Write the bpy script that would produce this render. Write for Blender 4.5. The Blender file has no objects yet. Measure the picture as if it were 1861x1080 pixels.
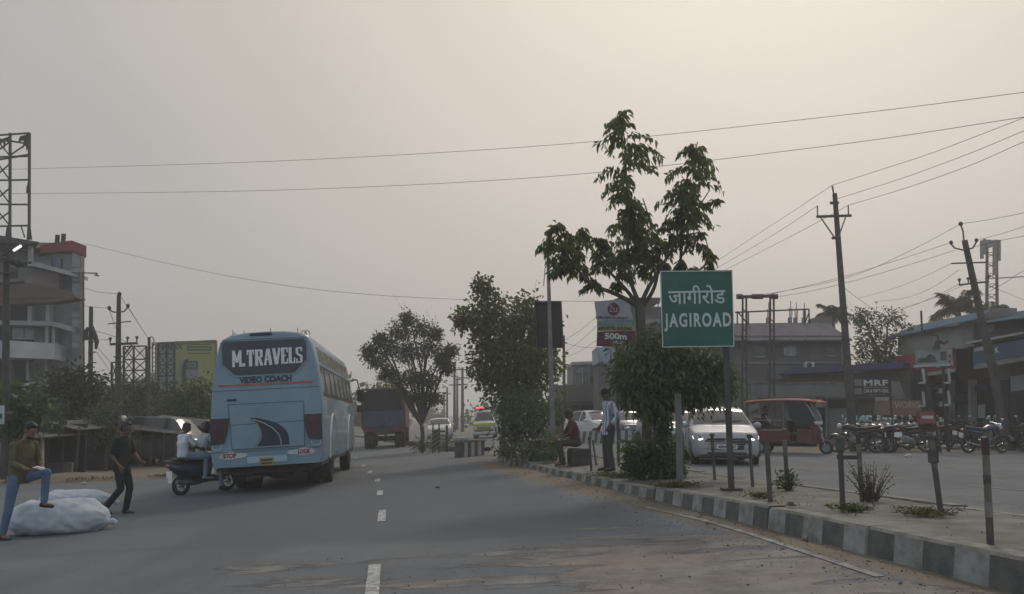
import bpy, bmesh, math, random
import numpy as np
from mathutils import Vector, Matrix, noise as mnoise
R = math.radians
rnd = random.Random(7)
scn = bpy.context.scene
col = scn.collection

# ------------------------------------------------------------------ camera model
F, CX, CY, HC = 1600.0, 930.5, 540.0, 1.45
PITCH = math.atan(214.0 / F)
FWD = Vector((0, math.cos(PITCH), math.sin(PITCH)))
UPV = Vector((0, -math.sin(PITCH), math.cos(PITCH)))
CAM = Vector((0, 0, HC))

def at(px, py, Y):
    d = FWD + Vector(((px - CX) / F, 0, 0)) + UPV * ((CY - py) / F)
    return CAM + d * (Y / d.y)

def G(x, y):
    if x < -8: b = -0.44 - 0.004 * min(60, -8 - x)
    elif x > 3: b = 0.165
    else: b = 0.055 * x
    return b

def gp(px, py, dz=0.0):
    d = FWD + Vector(((px - CX) / F, 0, 0)) + UPV * ((CY - py) / F)
    lo, hi = 1.0, 400.0
    t = 1.0
    p = CAM.copy()
    prev = None
    t = 2.0
    while t < 400:
        p = CAM + d * t
        if p.z <= G(p.x, p.y) + dz:
            a, b = t / 1.03, t
            for _ in range(30):
                m = (a + b) / 2
                p = CAM + d * m
                if p.z <= G(p.x, p.y) + dz: b = m
                else: a = m
            return p
        t *= 1.03
    return p

# ------------------------------------------------------------------ materials
MATS = {}
def M(name, c, c2=None, scale=3.0, rough=0.75, metal=0.0, bump=0.0, bscale=None, detail=6, grime=0.0, spec=0.4, coat=0.0, stretch=None, emit=0):
    """noise-mottled Principled material, with optional dirt in the hollows of a second noise"""
    if name in MATS: return MATS[name]
    m = bpy.data.materials.new(name); m.use_nodes = True
    nt = m.node_tree; N = nt.nodes; Lk = nt.links
    b = N['Principled BSDF']
    tc = N.new('ShaderNodeTexCoord'); mp = N.new('ShaderNodeMapping')
    Lk.new(tc.outputs['Object'], mp.inputs[0])
    if stretch: mp.inputs['Scale'].default_value = stretch
    n1 = N.new('ShaderNodeTexNoise'); n1.inputs['Scale'].default_value = scale; n1.inputs['Detail'].default_value = detail
    Lk.new(mp.outputs[0], n1.inputs['Vector'])
    if c2 is None: c2 = tuple(v * 0.78 for v in c)
    rp = N.new('ShaderNodeValToRGB')
    rp.color_ramp.elements[0].position = 0.35; rp.color_ramp.elements[0].color = (*c2, 1)
    rp.color_ramp.elements[1].position = 0.65; rp.color_ramp.elements[1].color = (*c, 1)
    Lk.new(n1.outputs['Fac'], rp.inputs[0])
    out = rp.outputs[0]
    if grime > 0:
        n2 = N.new('ShaderNodeTexNoise'); n2.inputs['Scale'].default_value = scale * 0.37 + 0.3; n2.inputs['Detail'].default_value = 9
        n2.inputs['Roughness'].default_value = 0.7
        Lk.new(tc.outputs['Object'], n2.inputs['Vector'])
        r2 = N.new('ShaderNodeValToRGB')
        r2.color_ramp.elements[0].position = 0.48; r2.color_ramp.elements[0].color = (0, 0, 0, 1)
        r2.color_ramp.elements[1].position = 0.72; r2.color_ramp.elements[1].color = (grime, grime, grime, 1)
        Lk.new(n2.outputs['Fac'], r2.inputs[0])
        mx = N.new('ShaderNodeMix'); mx.data_type = 'RGBA'
        Lk.new(r2.outputs[0], mx.inputs[0]); Lk.new(out, mx.inputs[6]); mx.inputs[7].default_value = (0.10, 0.085, 0.065, 1)
        out = mx.outputs[2]
    Lk.new(out, b.inputs['Base Color'])
    b.inputs['Roughness'].default_value = rough; b.inputs['Metallic'].default_value = metal
    b.inputs['Specular IOR Level'].default_value = spec
    b.inputs['Coat Weight'].default_value = coat
    if emit:
        Lk.new(out, b.inputs['Emission Color']); b.inputs['Emission Strength'].default_value = emit
    if bump:
        n3 = N.new('ShaderNodeTexNoise'); n3.inputs['Scale'].default_value = bscale or scale * 8; n3.inputs['Detail'].default_value = 5
        Lk.new(mp.outputs[0], n3.inputs['Vector'])
        bp = N.new('ShaderNodeBump'); bp.inputs['Strength'].default_value = bump; bp.inputs['Distance'].default_value = 0.02
        Lk.new(n3.outputs['Fac'], bp.inputs['Height']); Lk.new(bp.outputs[0], b.inputs['Normal'])
    MATS[name] = m
    return m

def leafmat(name, c, c2, trans=0.35):
    if name in MATS: return MATS[name]
    m = bpy.data.materials.new(name); m.use_nodes = True
    nt = m.node_tree; N = nt.nodes; Lk = nt.links
    b = N['Principled BSDF']; out = N['Material Output']
    g = N.new('ShaderNodeNewGeometry')
    tc = N.new('ShaderNodeTexCoord')
    n1 = N.new('ShaderNodeTexNoise'); n1.inputs['Scale'].default_value = 1.1; n1.inputs['Detail'].default_value = 3
    Lk.new(tc.outputs['Object'], n1.inputs['Vector'])
    ad = N.new('ShaderNodeMath'); ad.operation = 'MULTIPLY_ADD'; ad.inputs[1].default_value = 0.45; 
    Lk.new(g.outputs['Random Per Island'], ad.inputs[0])
    ml = N.new('ShaderNodeMath'); ml.operation = 'MULTIPLY'; ml.inputs[1].default_value = 0.6
    Lk.new(n1.outputs['Fac'], ml.inputs[0]); Lk.new(ml.outputs[0], ad.inputs[2])
    rp = N.new('ShaderNodeValToRGB')
    rp.color_ramp.elements[0].position = 0.2; rp.color_ramp.elements[0].color = (*c2, 1)
    rp.color_ramp.elements[1].position = 0.8; rp.color_ramp.elements[1].color = (*c, 1)
    Lk.new(ad.outputs[0], rp.inputs[0]); Lk.new(rp.outputs[0], b.inputs['Base Color'])
    b.inputs['Roughness'].default_value = 0.55; b.inputs['Specular IOR Level'].default_value = 0.3
    tr = N.new('ShaderNodeBsdfTranslucent'); 
    gm = N.new('ShaderNodeMix'); gm.data_type = 'RGBA'; gm.blend_type = 'MULTIPLY'; gm.inputs[0].default_value = 1
    Lk.new(rp.outputs[0], gm.inputs[6]); gm.inputs[7].default_value = (1.5, 1.7, 0.7, 1)
    Lk.new(gm.outputs[2], tr.inputs['Color'])
    mx = N.new('ShaderNodeMixShader'); mx.inputs[0].default_value = trans
    Lk.new(b.outputs[0], mx.inputs[1]); Lk.new(tr.outputs[0], mx.inputs[2]); Lk.new(mx.outputs[0], out.inputs['Surface'])
    MATS[name] = m
    return m

def glassmat(name, c, rough=0.06, alpha=0.0):
    if name in MATS: return MATS[name]
    m = bpy.data.materials.new(name); m.use_nodes = True
    nt = m.node_tree; N = nt.nodes; Lk = nt.links
    b = N['Principled BSDF']
    tc = N.new('ShaderNodeTexCoord'); n1 = N.new('ShaderNodeTexNoise'); n1.inputs['Scale'].default_value = 2.5
    Lk.new(tc.outputs['Object'], n1.inputs['Vector'])
    rp = N.new('ShaderNodeValToRGB')
    rp.color_ramp.elements[0].position = 0.3; rp.color_ramp.elements[0].color = (*[v * .7 for v in c], 1)
    rp.color_ramp.elements[1].position = 0.7; rp.color_ramp.elements[1].color = (*c, 1)
    Lk.new(n1.outputs['Fac'], rp.inputs[0]); Lk.new(rp.outputs[0], b.inputs['Base Color'])
    b.inputs['Roughness'].default_value = rough; b.inputs['Specular IOR Level'].default_value = 0.6
    b.inputs['Alpha'].default_value = 1 - alpha
    MATS[name] = m
    return m

# ------------------------------------------------------------------ mesh helper
class MB:
    def __init__(self): self.v = []; self.f = []; self.m = []; self.mi = 0
    def add(self, vs, fs):
        o = len(self.v)
        self.v.extend(tuple(p) for p in vs); self.f.extend(tuple(i + o for i in q) for q in fs)
        self.m.extend([self.mi] * len(fs)); return self
    def mat(self, i): self.mi = i; return self
    def box(self, c, s, rz=0, rx=0, ry=0, bev=0.0):
        hx, hy, hz = s[0] / 2, s[1] / 2, s[2] / 2
        mt = Matrix.Translation(Vector(c))
        if rz: mt = mt @ Matrix.Rotation(rz, 4, 'Z')
        if ry: mt = mt @ Matrix.Rotation(ry, 4, 'Y')
        if rx: mt = mt @ Matrix.Rotation(rx, 4, 'X')
        b = min(bev, hx * .9, hy * .9, hz * .9)
        if b <= 0:
            vs = [mt @ Vector((x, y, z)) for x in (-hx, hx) for y in (-hy, hy) for z in (-hz, hz)]
            fs = [(0, 1, 3, 2), (4, 6, 7, 5), (0, 4, 5, 1), (2, 3, 7, 6), (0, 2, 6, 4), (1, 5, 7, 3)]
            return self.add(vs, fs)
        bm = bmesh.new()
        bmesh.ops.create_cube(bm, size=1)
        for v in bm.verts: v.co = Vector((v.co.x * s[0], v.co.y * s[1], v.co.z * s[2]))
        bmesh.ops.bevel(bm, geom=bm.edges[:], offset=b, segments=2, affect='EDGES', profile=0.5)
        bm.verts.index_update()
        self.add([mt @ v.co for v in bm.verts], [[v.index for v in f.verts] for f in bm.faces]); bm.free()
        return self
    def span(self, a, b, w, h, up=(0, 0, 1)):
        a, b = Vector(a), Vector(b); d = b - a; L = d.length
        if L < 1e-6: return self
        d.normalize(); u = Vector(up); s = d.cross(u)
        if s.length < 1e-4: s = d.cross(Vector((1, 0, 0)))
        s.normalize(); u = s.cross(d)
        vs = []
        for p in (a, b):
            for i, j in ((-1, -1), (1, -1), (1, 1), (-1, 1)): vs.append(p + s * (i * w / 2) + u * (j * h / 2))
        return self.add(vs, [(3, 2, 1, 0), (4, 5, 6, 7), (0, 1, 5, 4), (1, 2, 6, 5), (2, 3, 7, 6), (3, 0, 4, 7)])
    def tube(self, pts, r, seg=8, cap=True):
        pts = [Vector(p) for p in pts]; n = len(pts)
        rs = r if isinstance(r, (list, tuple)) else [r] * n
        vs = []; fs = []; px = None
        for i, p in enumerate(pts):
            d = (pts[min(i + 1, n - 1)] - pts[max(i - 1, 0)])
            if d.length < 1e-9: d = Vector((0, 0, 1))
            d.normalize()
            if px is None:
                px = d.cross(Vector((0, 0, 1)))
                if px.length < 1e-3: px = Vector((1, 0, 0))
            px = (px - d * px.dot(d))
            if px.length < 1e-6: px = d.orthogonal()
            px.normalize(); py = d.cross(px)
            for k in range(seg):
                a = 2 * math.pi * k / seg
                vs.append(p + (px * math.cos(a) + py * math.sin(a)) * rs[i])
        for i in range(n - 1):
            for k in range(seg):
                k2 = (k + 1) % seg
                fs.append((i * seg + k, i * seg + k2, (i + 1) * seg + k2, (i + 1) * seg + k))
        if cap:
            fs.append(tuple(range(seg))[::-1]); fs.append(tuple((n - 1) * seg + k for k in range(seg)))
        return self.add(vs, fs)
    def ell(self, c, r, rot=None, seg=14, rings=9):
        c = Vector(c)
        if not isinstance(r, (tuple, list)): r = (r, r, r)
        vs = []; fs = []
        for i in range(1, rings):
            th = math.pi * i / rings
            for k in range(seg):
                a = 2 * math.pi * k / seg
                p = Vector((r[0] * math.sin(th) * math.cos(a), r[1] * math.sin(th) * math.sin(a), r[2] * math.cos(th)))
                if rot is not None: p = rot @ p
                vs.append(c + p)
        t = Vector((0, 0, r[2])); bt = Vector((0, 0, -r[2]))
        if rot is not None: t = rot @ t; bt = rot @ bt
        vs.append(c + t); vs.append(c + bt); T = len(vs) - 2; B = T + 1
        for i in range(rings - 2):
            for k in range(seg):
                k2 = (k + 1) % seg
                fs.append((i * seg + k, (i + 1) * seg + k, (i + 1) * seg + k2, i * seg + k2))
        for k in range(seg):
            k2 = (k + 1) % seg
            fs.append((T, k, k2)); fs.append((B, (rings - 2) * seg + k2, (rings - 2) * seg + k))
        return self.add(vs, fs)
    def cap(self, a, b, ra, rb, seg=12):
        a, b = Vector(a), Vector(b); d = (b - a)
        if d.length < 1e-6: return self.ell(a, ra)
        d = d.normalized()
        pts = []; rs = []
        for th in (80, 60, 35): pts.append(a - d * ra * math.sin(R(th))); rs.append(ra * math.cos(R(th)))
        pts += [a, b]; rs += [ra, rb]
        for th in (35, 60, 80): pts.append(b + d * rb * math.sin(R(th))); rs.append(rb * math.cos(R(th)))
        return self.tube(pts, rs, seg)
    def loft(self, rings, cap=True, closed=True):
        n = len(rings[0]); o = []
        fs = []
        for rg in rings: o.extend(rg)
        for i in range(len(rings) - 1):
            for k in range(n if closed else n - 1):
                k2 = (k + 1) % n
                fs.append((i * n + k, i * n + k2, (i + 1) * n + k2, (i + 1) * n + k))
        if cap:
            fs.append(tuple(range(n))[::-1]); fs.append(tuple((len(rings) - 1) * n + k for k in range(n)))
        return self.add(o, fs)
    def prism(self, poly, a, b, mt=None):
        """poly: 2-D outline (u, w); swept along v from a to b: local axes x=u, y=v, z=w"""
        n = len(poly)
        vs = [Vector((u, a, w)) for u, w in poly] + [Vector((u, b, w)) for u, w in poly]
        if mt is not None: vs = [mt @ v for v in vs]
        fs = [tuple(range(n)), tuple(range(2 * n - 1, n - 1, -1))]
        for k in range(n):
            k2 = (k + 1) % n
            fs.append((k, n + k, n + k2, k2))
        return self.add(vs, fs)
    def build(self, name, mats, parent=None, smooth=False, fix=True):
        me = bpy.data.meshes.new(name)
        me.from_pydata(self.v, [], self.f)
        if not isinstance(mats, (list, tuple)): mats = [mats]
        for mm in mats: me.materials.append(mm)
        if len(mats) > 1: me.polygons.foreach_set('material_index', self.m)
        if fix:
            bm = bmesh.new(); bm.from_mesh(me)
            bmesh.ops.recalc_face_normals(bm, faces=bm.faces[:]); bm.to_mesh(me); bm.free()
        if smooth:
            me.polygons.foreach_set('use_smooth', [True] * len(me.polygons))
            if smooth != 'all': me.set_sharp_from_angle(angle=R(smooth if smooth is not True else 40))
        me.update()
        ob = bpy.data.objects.new(name, me); col.objects.link(ob)
        if parent is not None: ob.parent = parent
        return ob

def tag(o, label=None, cat=None, group=None, kind=None):
    if label: o['label'] = label
    if cat: o['category'] = cat
    if group: o['group'] = group
    if kind: o['kind'] = kind
    return o

def thing(name, label, cat, loc=(0, 0, 0), rz=0, group=None):
    o = bpy.data.objects.new(name, None); col.objects.link(o)
    o.empty_display_size = 0.2
    o.location = loc; o.rotation_euler = (0, 0, rz)
    return tag(o, label, cat, group)

def KIDS(o): return [c for c in o.children]
def copy_tree(o, label=None, loc=None, rz=None, parent=None):
    c = o.copy(); col.objects.link(c)
    if parent is not None: c.parent = parent
    for ch in o.children: copy_tree(ch, parent=c)
    if label: c['label'] = label
    if loc is not None: c.location = loc
    if rz is not None: c.rotation_euler = (0, 0, rz)
    return c

def on_ground(root, x, y, yaw, dz=0.0, span=1.2):
    """stand a vehicle (its length on local +X) on the cambered road"""
    n = Vector((-(G(x + span, y) - G(x - span, y)) / (2 * span), -(G(x, y + span) - G(x, y - span)) / (2 * span), 1)).normalized()
    f = Vector((math.cos(yaw), math.sin(yaw), 0)); f = (f - n * f.dot(n)).normalized()
    l = n.cross(f)
    m = Matrix((f, l, n)).transposed().to_4x4()
    z = (G(x + span, y) + G(x - span, y)) / 2
    root.matrix_world = Matrix.Translation((x, y, z + dz)) @ m
    return root

def text(s, size, name, mat, parent, mt, bold=0.0, ext=0.004, width=None, align='CENTER', sx=1.0, res=3, spc=1.0):
    cu = bpy.data.curves.new('lettering', 'FONT'); cu.body = s; cu.size = size
    cu.align_x = align; cu.align_y = 'CENTER'; cu.extrude = ext; cu.space_character = spc; cu.offset = bold; cu.resolution_u = res
    ob = bpy.data.objects.new('lettering', cu); col.objects.link(ob)
    bpy.context.view_layer.update()
    dg = bpy.context.evaluated_depsgraph_get()
    me = bpy.data.meshes.new_from_object(ob.evaluated_get(dg))
    bpy.data.objects.remove(ob)
    xs = [v.co.x for v in me.vertices]
    k = sx
    if width and xs: k = width / (max(xs) - min(xs))
    me.transform(Matrix.Diagonal((k, 1, 1, 1)))
    me.transform(mt)
    me.materials.clear(); me.materials.append(mat)
    o = bpy.data.objects.new(name, me); col.objects.link(o)
    if parent is not None: o.parent = parent
    return o

def facing(o, right, up):
    """matrix putting text's x on right, y on up, at o"""
    r = Vector(right).normalized(); u = Vector(up); u = (u - r * u.dot(r)).normalized(); n = r.cross(u)
    m = Matrix((r, u, n)).transposed().to_4x4()
    return Matrix.Translation(Vector(o)) @ m

def voxel(mb, name, mat, parent, vox=0.012, smooth=3):
    """fuse overlapping closed shapes into one continuous skin"""
    o = mb.build('tmp', mat)
    md = o.modifiers.new('r', 'REMESH'); md.mode = 'VOXEL'; md.voxel_size = vox
    ms = o.modifiers.new('s', 'SMOOTH'); ms.factor = 0.5; ms.iterations = smooth
    bpy.context.view_layer.update()
    dg = bpy.context.evaluated_depsgraph_get()
    me = bpy.data.meshes.new_from_object(o.evaluated_get(dg))
    bpy.data.objects.remove(o)
    me.name = name
    me.materials.clear(); me.materials.append(mat)
    me.polygons.foreach_set('use_smooth', [True] * len(me.polygons))
    ob = bpy.data.objects.new(name, me); col.objects.link(ob)
    if parent is not None: ob.parent = parent
    return ob
# ------------------------------------------------------------------ camera, sun, sky
cd = bpy.data.cameras.new('camera'); cam = bpy.data.objects.new('camera', cd); col.objects.link(cam)
cam.location = CAM; cam.rotation_euler = (R(90) + PITCH, 0, 0)
cd.sensor_fit = 'HORIZONTAL'; cd.sensor_width = 36; cd.lens = 36 * F / 1861.0
cd.clip_start = 0.05; cd.clip_end = 5000
scn.camera = cam
scn.view_settings.view_transform = 'Standard'; scn.view_settings.look = 'None'
scn.view_settings.exposure = 0; scn.view_settings.gamma = 1
SUN_EL, SUN_AZ = R(40), R(18)       # azimuth clockwise from +Y: low, ahead and to the right, behind thick haze
sd = Vector((math.sin(SUN_AZ) * math.cos(SUN_EL), math.cos(SUN_AZ) * math.cos(SUN_EL), math.sin(SUN_EL)))
sl = bpy.data.lights.new('sun', 'SUN'); sl.energy = 1.15; sl.angle = R(10); sl.color = (1, 0.88, 0.75)
so = bpy.data.objects.new('sun', sl); col.objects.link(so)
so.rotation_euler = (-sd).to_track_quat('-Z', 'Y').to_euler(); so.location = sd * 100

w = bpy.data.worlds.new('World'); scn.world = w; w.use_nodes = True
nt = w.node_tree; N = nt.nodes; Lk = nt.links
bg = N['Background']
sky = N.new('ShaderNodeTexSky'); sky.sky_type = 'NISHITA'; sky.sun_disc = False
sky.sun_elevation = SUN_EL; sky.sun_rotation = SUN_AZ; sky.air_density = 1.5; sky.dust_density = 4; sky.ozone_density = 1
hs = N.new('ShaderNodeHueSaturation'); hs.inputs['Saturation'].default_value = 0.25; hs.inputs['Value'].default_value = 1.0
Lk.new(sky.outputs[0], hs.inputs['Color'])
# thick summer haze: brightest round the hidden sun, raised behind the camera as added fill
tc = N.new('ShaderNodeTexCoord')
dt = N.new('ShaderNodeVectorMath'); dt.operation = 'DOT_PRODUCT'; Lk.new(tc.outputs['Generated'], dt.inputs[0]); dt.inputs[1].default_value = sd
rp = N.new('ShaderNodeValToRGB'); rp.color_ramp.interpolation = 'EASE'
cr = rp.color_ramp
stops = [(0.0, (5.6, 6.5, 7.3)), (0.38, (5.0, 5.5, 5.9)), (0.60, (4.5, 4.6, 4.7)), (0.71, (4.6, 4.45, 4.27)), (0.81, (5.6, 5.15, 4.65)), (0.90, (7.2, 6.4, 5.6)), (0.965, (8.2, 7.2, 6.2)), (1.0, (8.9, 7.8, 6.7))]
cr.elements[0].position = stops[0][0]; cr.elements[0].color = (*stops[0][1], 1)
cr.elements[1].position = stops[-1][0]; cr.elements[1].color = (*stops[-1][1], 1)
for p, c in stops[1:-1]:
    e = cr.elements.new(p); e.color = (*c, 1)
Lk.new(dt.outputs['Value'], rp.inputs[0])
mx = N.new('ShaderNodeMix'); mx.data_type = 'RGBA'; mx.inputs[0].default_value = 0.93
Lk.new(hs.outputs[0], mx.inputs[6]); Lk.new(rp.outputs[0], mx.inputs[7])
hz_n = N.new('ShaderNodeTexNoise'); hz_n.inputs['Scale'].default_value = 1.6; hz_n.inputs['Detail'].default_value = 4
hz_m = N.new('ShaderNodeMapping'); hz_m.inputs['Scale'].default_value = (1, 1, 3.2); Lk.new(tc.outputs['Generated'], hz_m.inputs[0]); Lk.new(hz_m.outputs[0], hz_n.inputs['Vector'])
hz_r = N.new('ShaderNodeMapRange'); hz_r.inputs[1].default_value = .3; hz_r.inputs[2].default_value = .7; hz_r.inputs[3].default_value = .965; hz_r.inputs[4].default_value = 1.03
Lk.new(hz_n.outputs['Fac'], hz_r.inputs[0])
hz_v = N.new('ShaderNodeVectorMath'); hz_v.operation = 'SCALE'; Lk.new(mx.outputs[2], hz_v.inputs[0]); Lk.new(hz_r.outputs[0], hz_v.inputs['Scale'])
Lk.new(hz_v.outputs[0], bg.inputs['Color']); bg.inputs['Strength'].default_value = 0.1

# ------------------------------------------------------------------ layout lines
KB = [gp(*p) for p in ((1861, 1088), (1515, 999), (1316, 940), (1195, 917), (1120, 892), (1060, 873), (996, 862), (940, 849), (895, 836))]
KY = [p.y for p in KB]; KX = [p.x for p in KB]
KY = [-6.0] + KY; KX = [KX[0] + (KX[0] - KX[1]) / (KY[2] - KY[1]) * (KY[1] + 6)] + KX
# smooth the surveyed kerb with a quadratic-cubic fit
KC = np.polyfit(KY, KX, 3)
def kerb_x(y):
    if y > 29: return float(np.polyval(KC, 29)) + (y - 29) * -0.235 - max(0, y - 60) * 0.10
    return float(np.polyval(KC, y))
NOSE = 28.6
def median_w(y): return 2.3

# ground
GL = []
def grid(xs, ys, zf, attr=None, keep=None):
    nx, ny = len(xs), len(ys)
    vs = [(x, y, zf(x, y)) for y in ys for x in xs]
    fs = []
    for j in range(ny - 1):
        for i in range(nx - 1):
            q = (j * nx + i, j * nx + i + 1, (j + 1) * nx + i + 1, (j + 1) * nx + i)
            if keep is None or keep((xs[i] + xs[i + 1]) / 2, (ys[j] + ys[j + 1]) / 2): fs.append(q)
    return vs, fs

def dirt_nodes(nt, N, Lk, vec):
    """dusty earth colour"""
    n1 = N.new('ShaderNodeTexNoise'); n1.inputs['Scale'].default_value = 0.6; n1.inputs['Detail'].default_value = 10; n1.inputs['Roughness'].default_value = 0.65
    Lk.new(vec, n1.inputs['Vector'])
    r = N.new('ShaderNodeValToRGB')
    r.color_ramp.elements[0].position = 0.3; r.color_ramp.elements[0].color = (0.105, 0.088, 0.068, 1)
    r.color_ramp.elements[1].position = 0.7; r.color_ramp.elements[1].color = (0.20, 0.172, 0.138, 1)
    Lk.new(n1.outputs['Fac'], r.inputs[0])
    return r.outputs[0]

def ground_material():
    m = bpy.data.materials.new('dusty_earth'); m.use_nodes = True
    nt = m.node_tree; N = nt.nodes; Lk = nt.links; b = N['Principled BSDF']
    tc = N.new('ShaderNodeTexCoord')
    Lk.new(dirt_nodes(nt, N, Lk, tc.outputs['Object']), b.inputs['Base Color']); b.inputs['Roughness'].default_value = 0.95
    n = N.new('ShaderNodeTexNoise'); n.inputs['Scale'].default_value = 9; n.inputs['Detail'].default_value = 8
    Lk.new(tc.outputs['Object'], n.inputs['Vector'])
    bp = N.new('ShaderNodeBump'); bp.inputs['Strength'].default_value = 0.6; bp.inputs['Distance'].default_value = 0.04
    Lk.new(n.outputs['Fac'], bp.inputs['Height']); Lk.new(bp.outputs[0], b.inputs['Normal'])
    return m

def road_material():
    """asphalt with worn, broken, dusty patches; vertex attribute 'dust' brings the earth in at the edges, 'wear' the broken surface"""
    m = bpy.data.materials.new('worn_asphalt'); m.use_nodes = True
    nt = m.node_tree; N = nt.nodes; Lk = nt.links; b = N['Principled BSDF']
    tc = N.new('ShaderNodeTexCoord'); V = tc.outputs['Object']
    def noi(s, d=8, ro=0.6, st=None):
        n = N.new('ShaderNodeTexNoise'); n.inputs['Scale'].default_value = s; n.inputs['Detail'].default_value = d; n.inputs['Roughness'].default_value = ro
        if st:
            mp = N.new('ShaderNodeMapping'); mp.inputs['Scale'].default_value = st; Lk.new(V, mp.inputs[0]); Lk.new(mp.outputs[0], n.inputs['Vector'])
        else: Lk.new(V, n.inputs['Vector'])
        return n.outputs['Fac']
    def ramp(x, p0, c0, p1, c1):
        r = N.new('ShaderNodeValToRGB'); r.color_ramp.elements[0].position = p0; r.color_ramp.elements[1].position = p1
        r.color_ramp.elements[0].color = (*c0, 1); r.color_ramp.elements[1].color = (*c1, 1); Lk.new(x, r.inputs[0]); return r.outputs[0]
    def mix(f, a, c):
        x = N.new('ShaderNodeMix'); x.data_type = 'RGBA'; Lk.new(f, x.inputs[0]); Lk.new(a, x.inputs[6])
        if isinstance(c, tuple): x.inputs[7].default_value = (*c, 1)
        else: Lk.new(c, x.inputs[7])
        return x.outputs[2]
    def math_(op, a, c):
        x = N.new('ShaderNodeMath'); x.operation = op
        for i, q in enumerate((a, c)):
            if isinstance(q, (int, float)): x.inputs[i].default_value = q
            else: Lk.new(q, x.inputs[i])
        return x.outputs[0]
    at_ = lambda s: (lambda a: (setattr(a, 'attribute_name', s), a.outputs['Fac'])[1])(N.new('ShaderNodeAttribute'))
    B0, B1 = (0, 0, 0), (1, 1, 1)
    base = ramp(noi(0.5, 7), 0.3, (0.086, 0.099, 0.116), 0.72, (0.134, 0.149, 0.166))
    base = mix(math_('MULTIPLY', ramp(noi(38, 3), 0.45, B0, 0.72, B1), 0.55), base, (0.19, 0.185, 0.18))   # stone chips
    # tyre-polished lanes and long stains run along the road
    base = mix(math_('MULTIPLY', ramp(noi(1.0, 4, .5, (1.2, 0.08, 1)), 0.5, B0, 0.75, B1), 0.4), base, (0.06, 0.063, 0.068))
    # resurfaced patch, darker
    base = mix(at_('patch'), base, (0.082, 0.094, 0.109))
    base = mix(at_('slab'), base, (0.15, 0.155, 0.16))
    # broken surface, gravel and red earth
    w_ = at_('wear')
    bn = noi(1.15, 10, 0.62, (0.42, 1.7, 1))
    wm = ramp(math_('ADD', bn, math_('MULTIPLY', math_('SUBTRACT', w_, 0.5), 0.30)), 0.535, B0, 0.575, B1)
    wc = ramp(noi(2.2, 8, 0.7), 0.35, (0.11, 0.105, 0.10), 0.68, (0.27, 0.25, 0.225))
    wc = mix(ramp(noi(0.7, 5, 0.6, (0.5, 1.3, 1)), 0.5, B0, 0.66, (0.55, 0.55, 0.55)), wc, (0.29, 0.20, 0.15))
    gate = ramp(w_, 0.05, B0, 0.25, B1)
    wm = math_('MULTIPLY', wm, gate)
    base = mix(math_('MULTIPLY', wm, 0.85), base, wc)
    # earth at the edges
    d_ = at_('dust')
    dm = ramp(math_('ADD', math_('MULTIPLY', math_('SUBTRACT', noi(1.3, 10, 0.68), 0.5), 0.9), d_), 0.40, B0, 0.66, B1)
    dcol = dirt_nodes(nt, N, Lk, V)
    base = mix(dm, base, dcol)
    Lk.new(base, b.inputs['Base Color'])
    b.inputs['Roughness'].default_value = 0.88; b.inputs['Specular IOR Level'].default_value = 0.3
    bp = N.new('ShaderNodeBump'); bp.inputs['Strength'].default_value = 0.55; bp.inputs['Distance'].default_value = 0.012
    Lk.new(noi(45, 4), bp.inputs['Height'])
    bp2 = N.new('ShaderNodeBump'); bp2.inputs['Strength'].default_value = 0.8; bp2.inputs['Distance'].default_value = 0.05
    Lk.new(math_('MULTIPLY', wm, noi(1.6, 9, 0.7)), bp2.inputs['Height']); Lk.new(bp.outputs[0], bp2.inputs['Normal'])
    Lk.new(bp2.outputs[0], b.inputs['Normal'])
    return m
GMAT = ground_material(); RMAT = road_material()

xs = sorted(set([-900, -500, -300, -180, -110, -70] + [i * 1.0 for i in range(-50, 51)] + [70, 110, 180, 300, 500, 900]))
ys = sorted(set([-120, -60, -30] + [i * 1.0 for i in range(-15, 100)] + [110, 130, 160, 200, 300, 500, 900, 1600]))
g = MB(); vs, fs = grid(xs, ys, lambda x, y: G(x, y) - 0.02 + (0.05 * mnoise.noise(Vector((x * .3, y * .3, 0))) if (x < -16 or x > 22 or y > 45) else 0)); g.add(vs, fs)
tag(g.build('ground', GMAT, smooth='all', fix=False), kind='structure')

def ss(a, b, x):
    t = max(0.0, min(1.0, (x - a) / (b - a))); return t * t * (3 - 2 * t)
def left_edge(y):     # left limit of asphalt: a wide mouth of a side road near us, then the verge
    if y < 21: return -24.0
    if y < 25: return -24 + (y - 21) * 3.0
    return min(-12.0 + (y - 25) * 0.45, kerb_x(y) - 9.3)
def right_edge(y):
    if y < 31: return 60.0
    return kerb_x(y) + 11.5
def dust_at(x, y):
    d = max(ss(0.9, -0.3, x - left_edge(y)), ss(0.8, -0.4, right_edge(y) - x) if y >= 31.4 else 0)
    if y < 31.4 and x > 10.5: d = max(d, ss(29.7, 31.2, y + .25 * math.sin(x)))
    if y < NOSE:
        k = kerb_x(y)
        e = k - x                           # dust gathered along the kerb
        wid = 0.25 + 0.055 * max(0, y - 6)
        if e > -0.5: d = max(d, 0.95 * ss(wid + 0.35, wid * 0.35, e))
        e2 = x - (k + 2.3)
        if e2 > -.5: d = max(d, 0.7 * ss(0.9, 0.0, e2))
    elif y < 37: d = max(d, 0.62 * ss(2.5, 0, abs(x - kerb_x(y) - 1)))
    # bottom-left dirt
    d = max(d, 0.62 * ss(11.5, 7.8, y + (x + 5.5) * -0.1) * ss(-3.4, -5.6, x))
    return d
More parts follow.
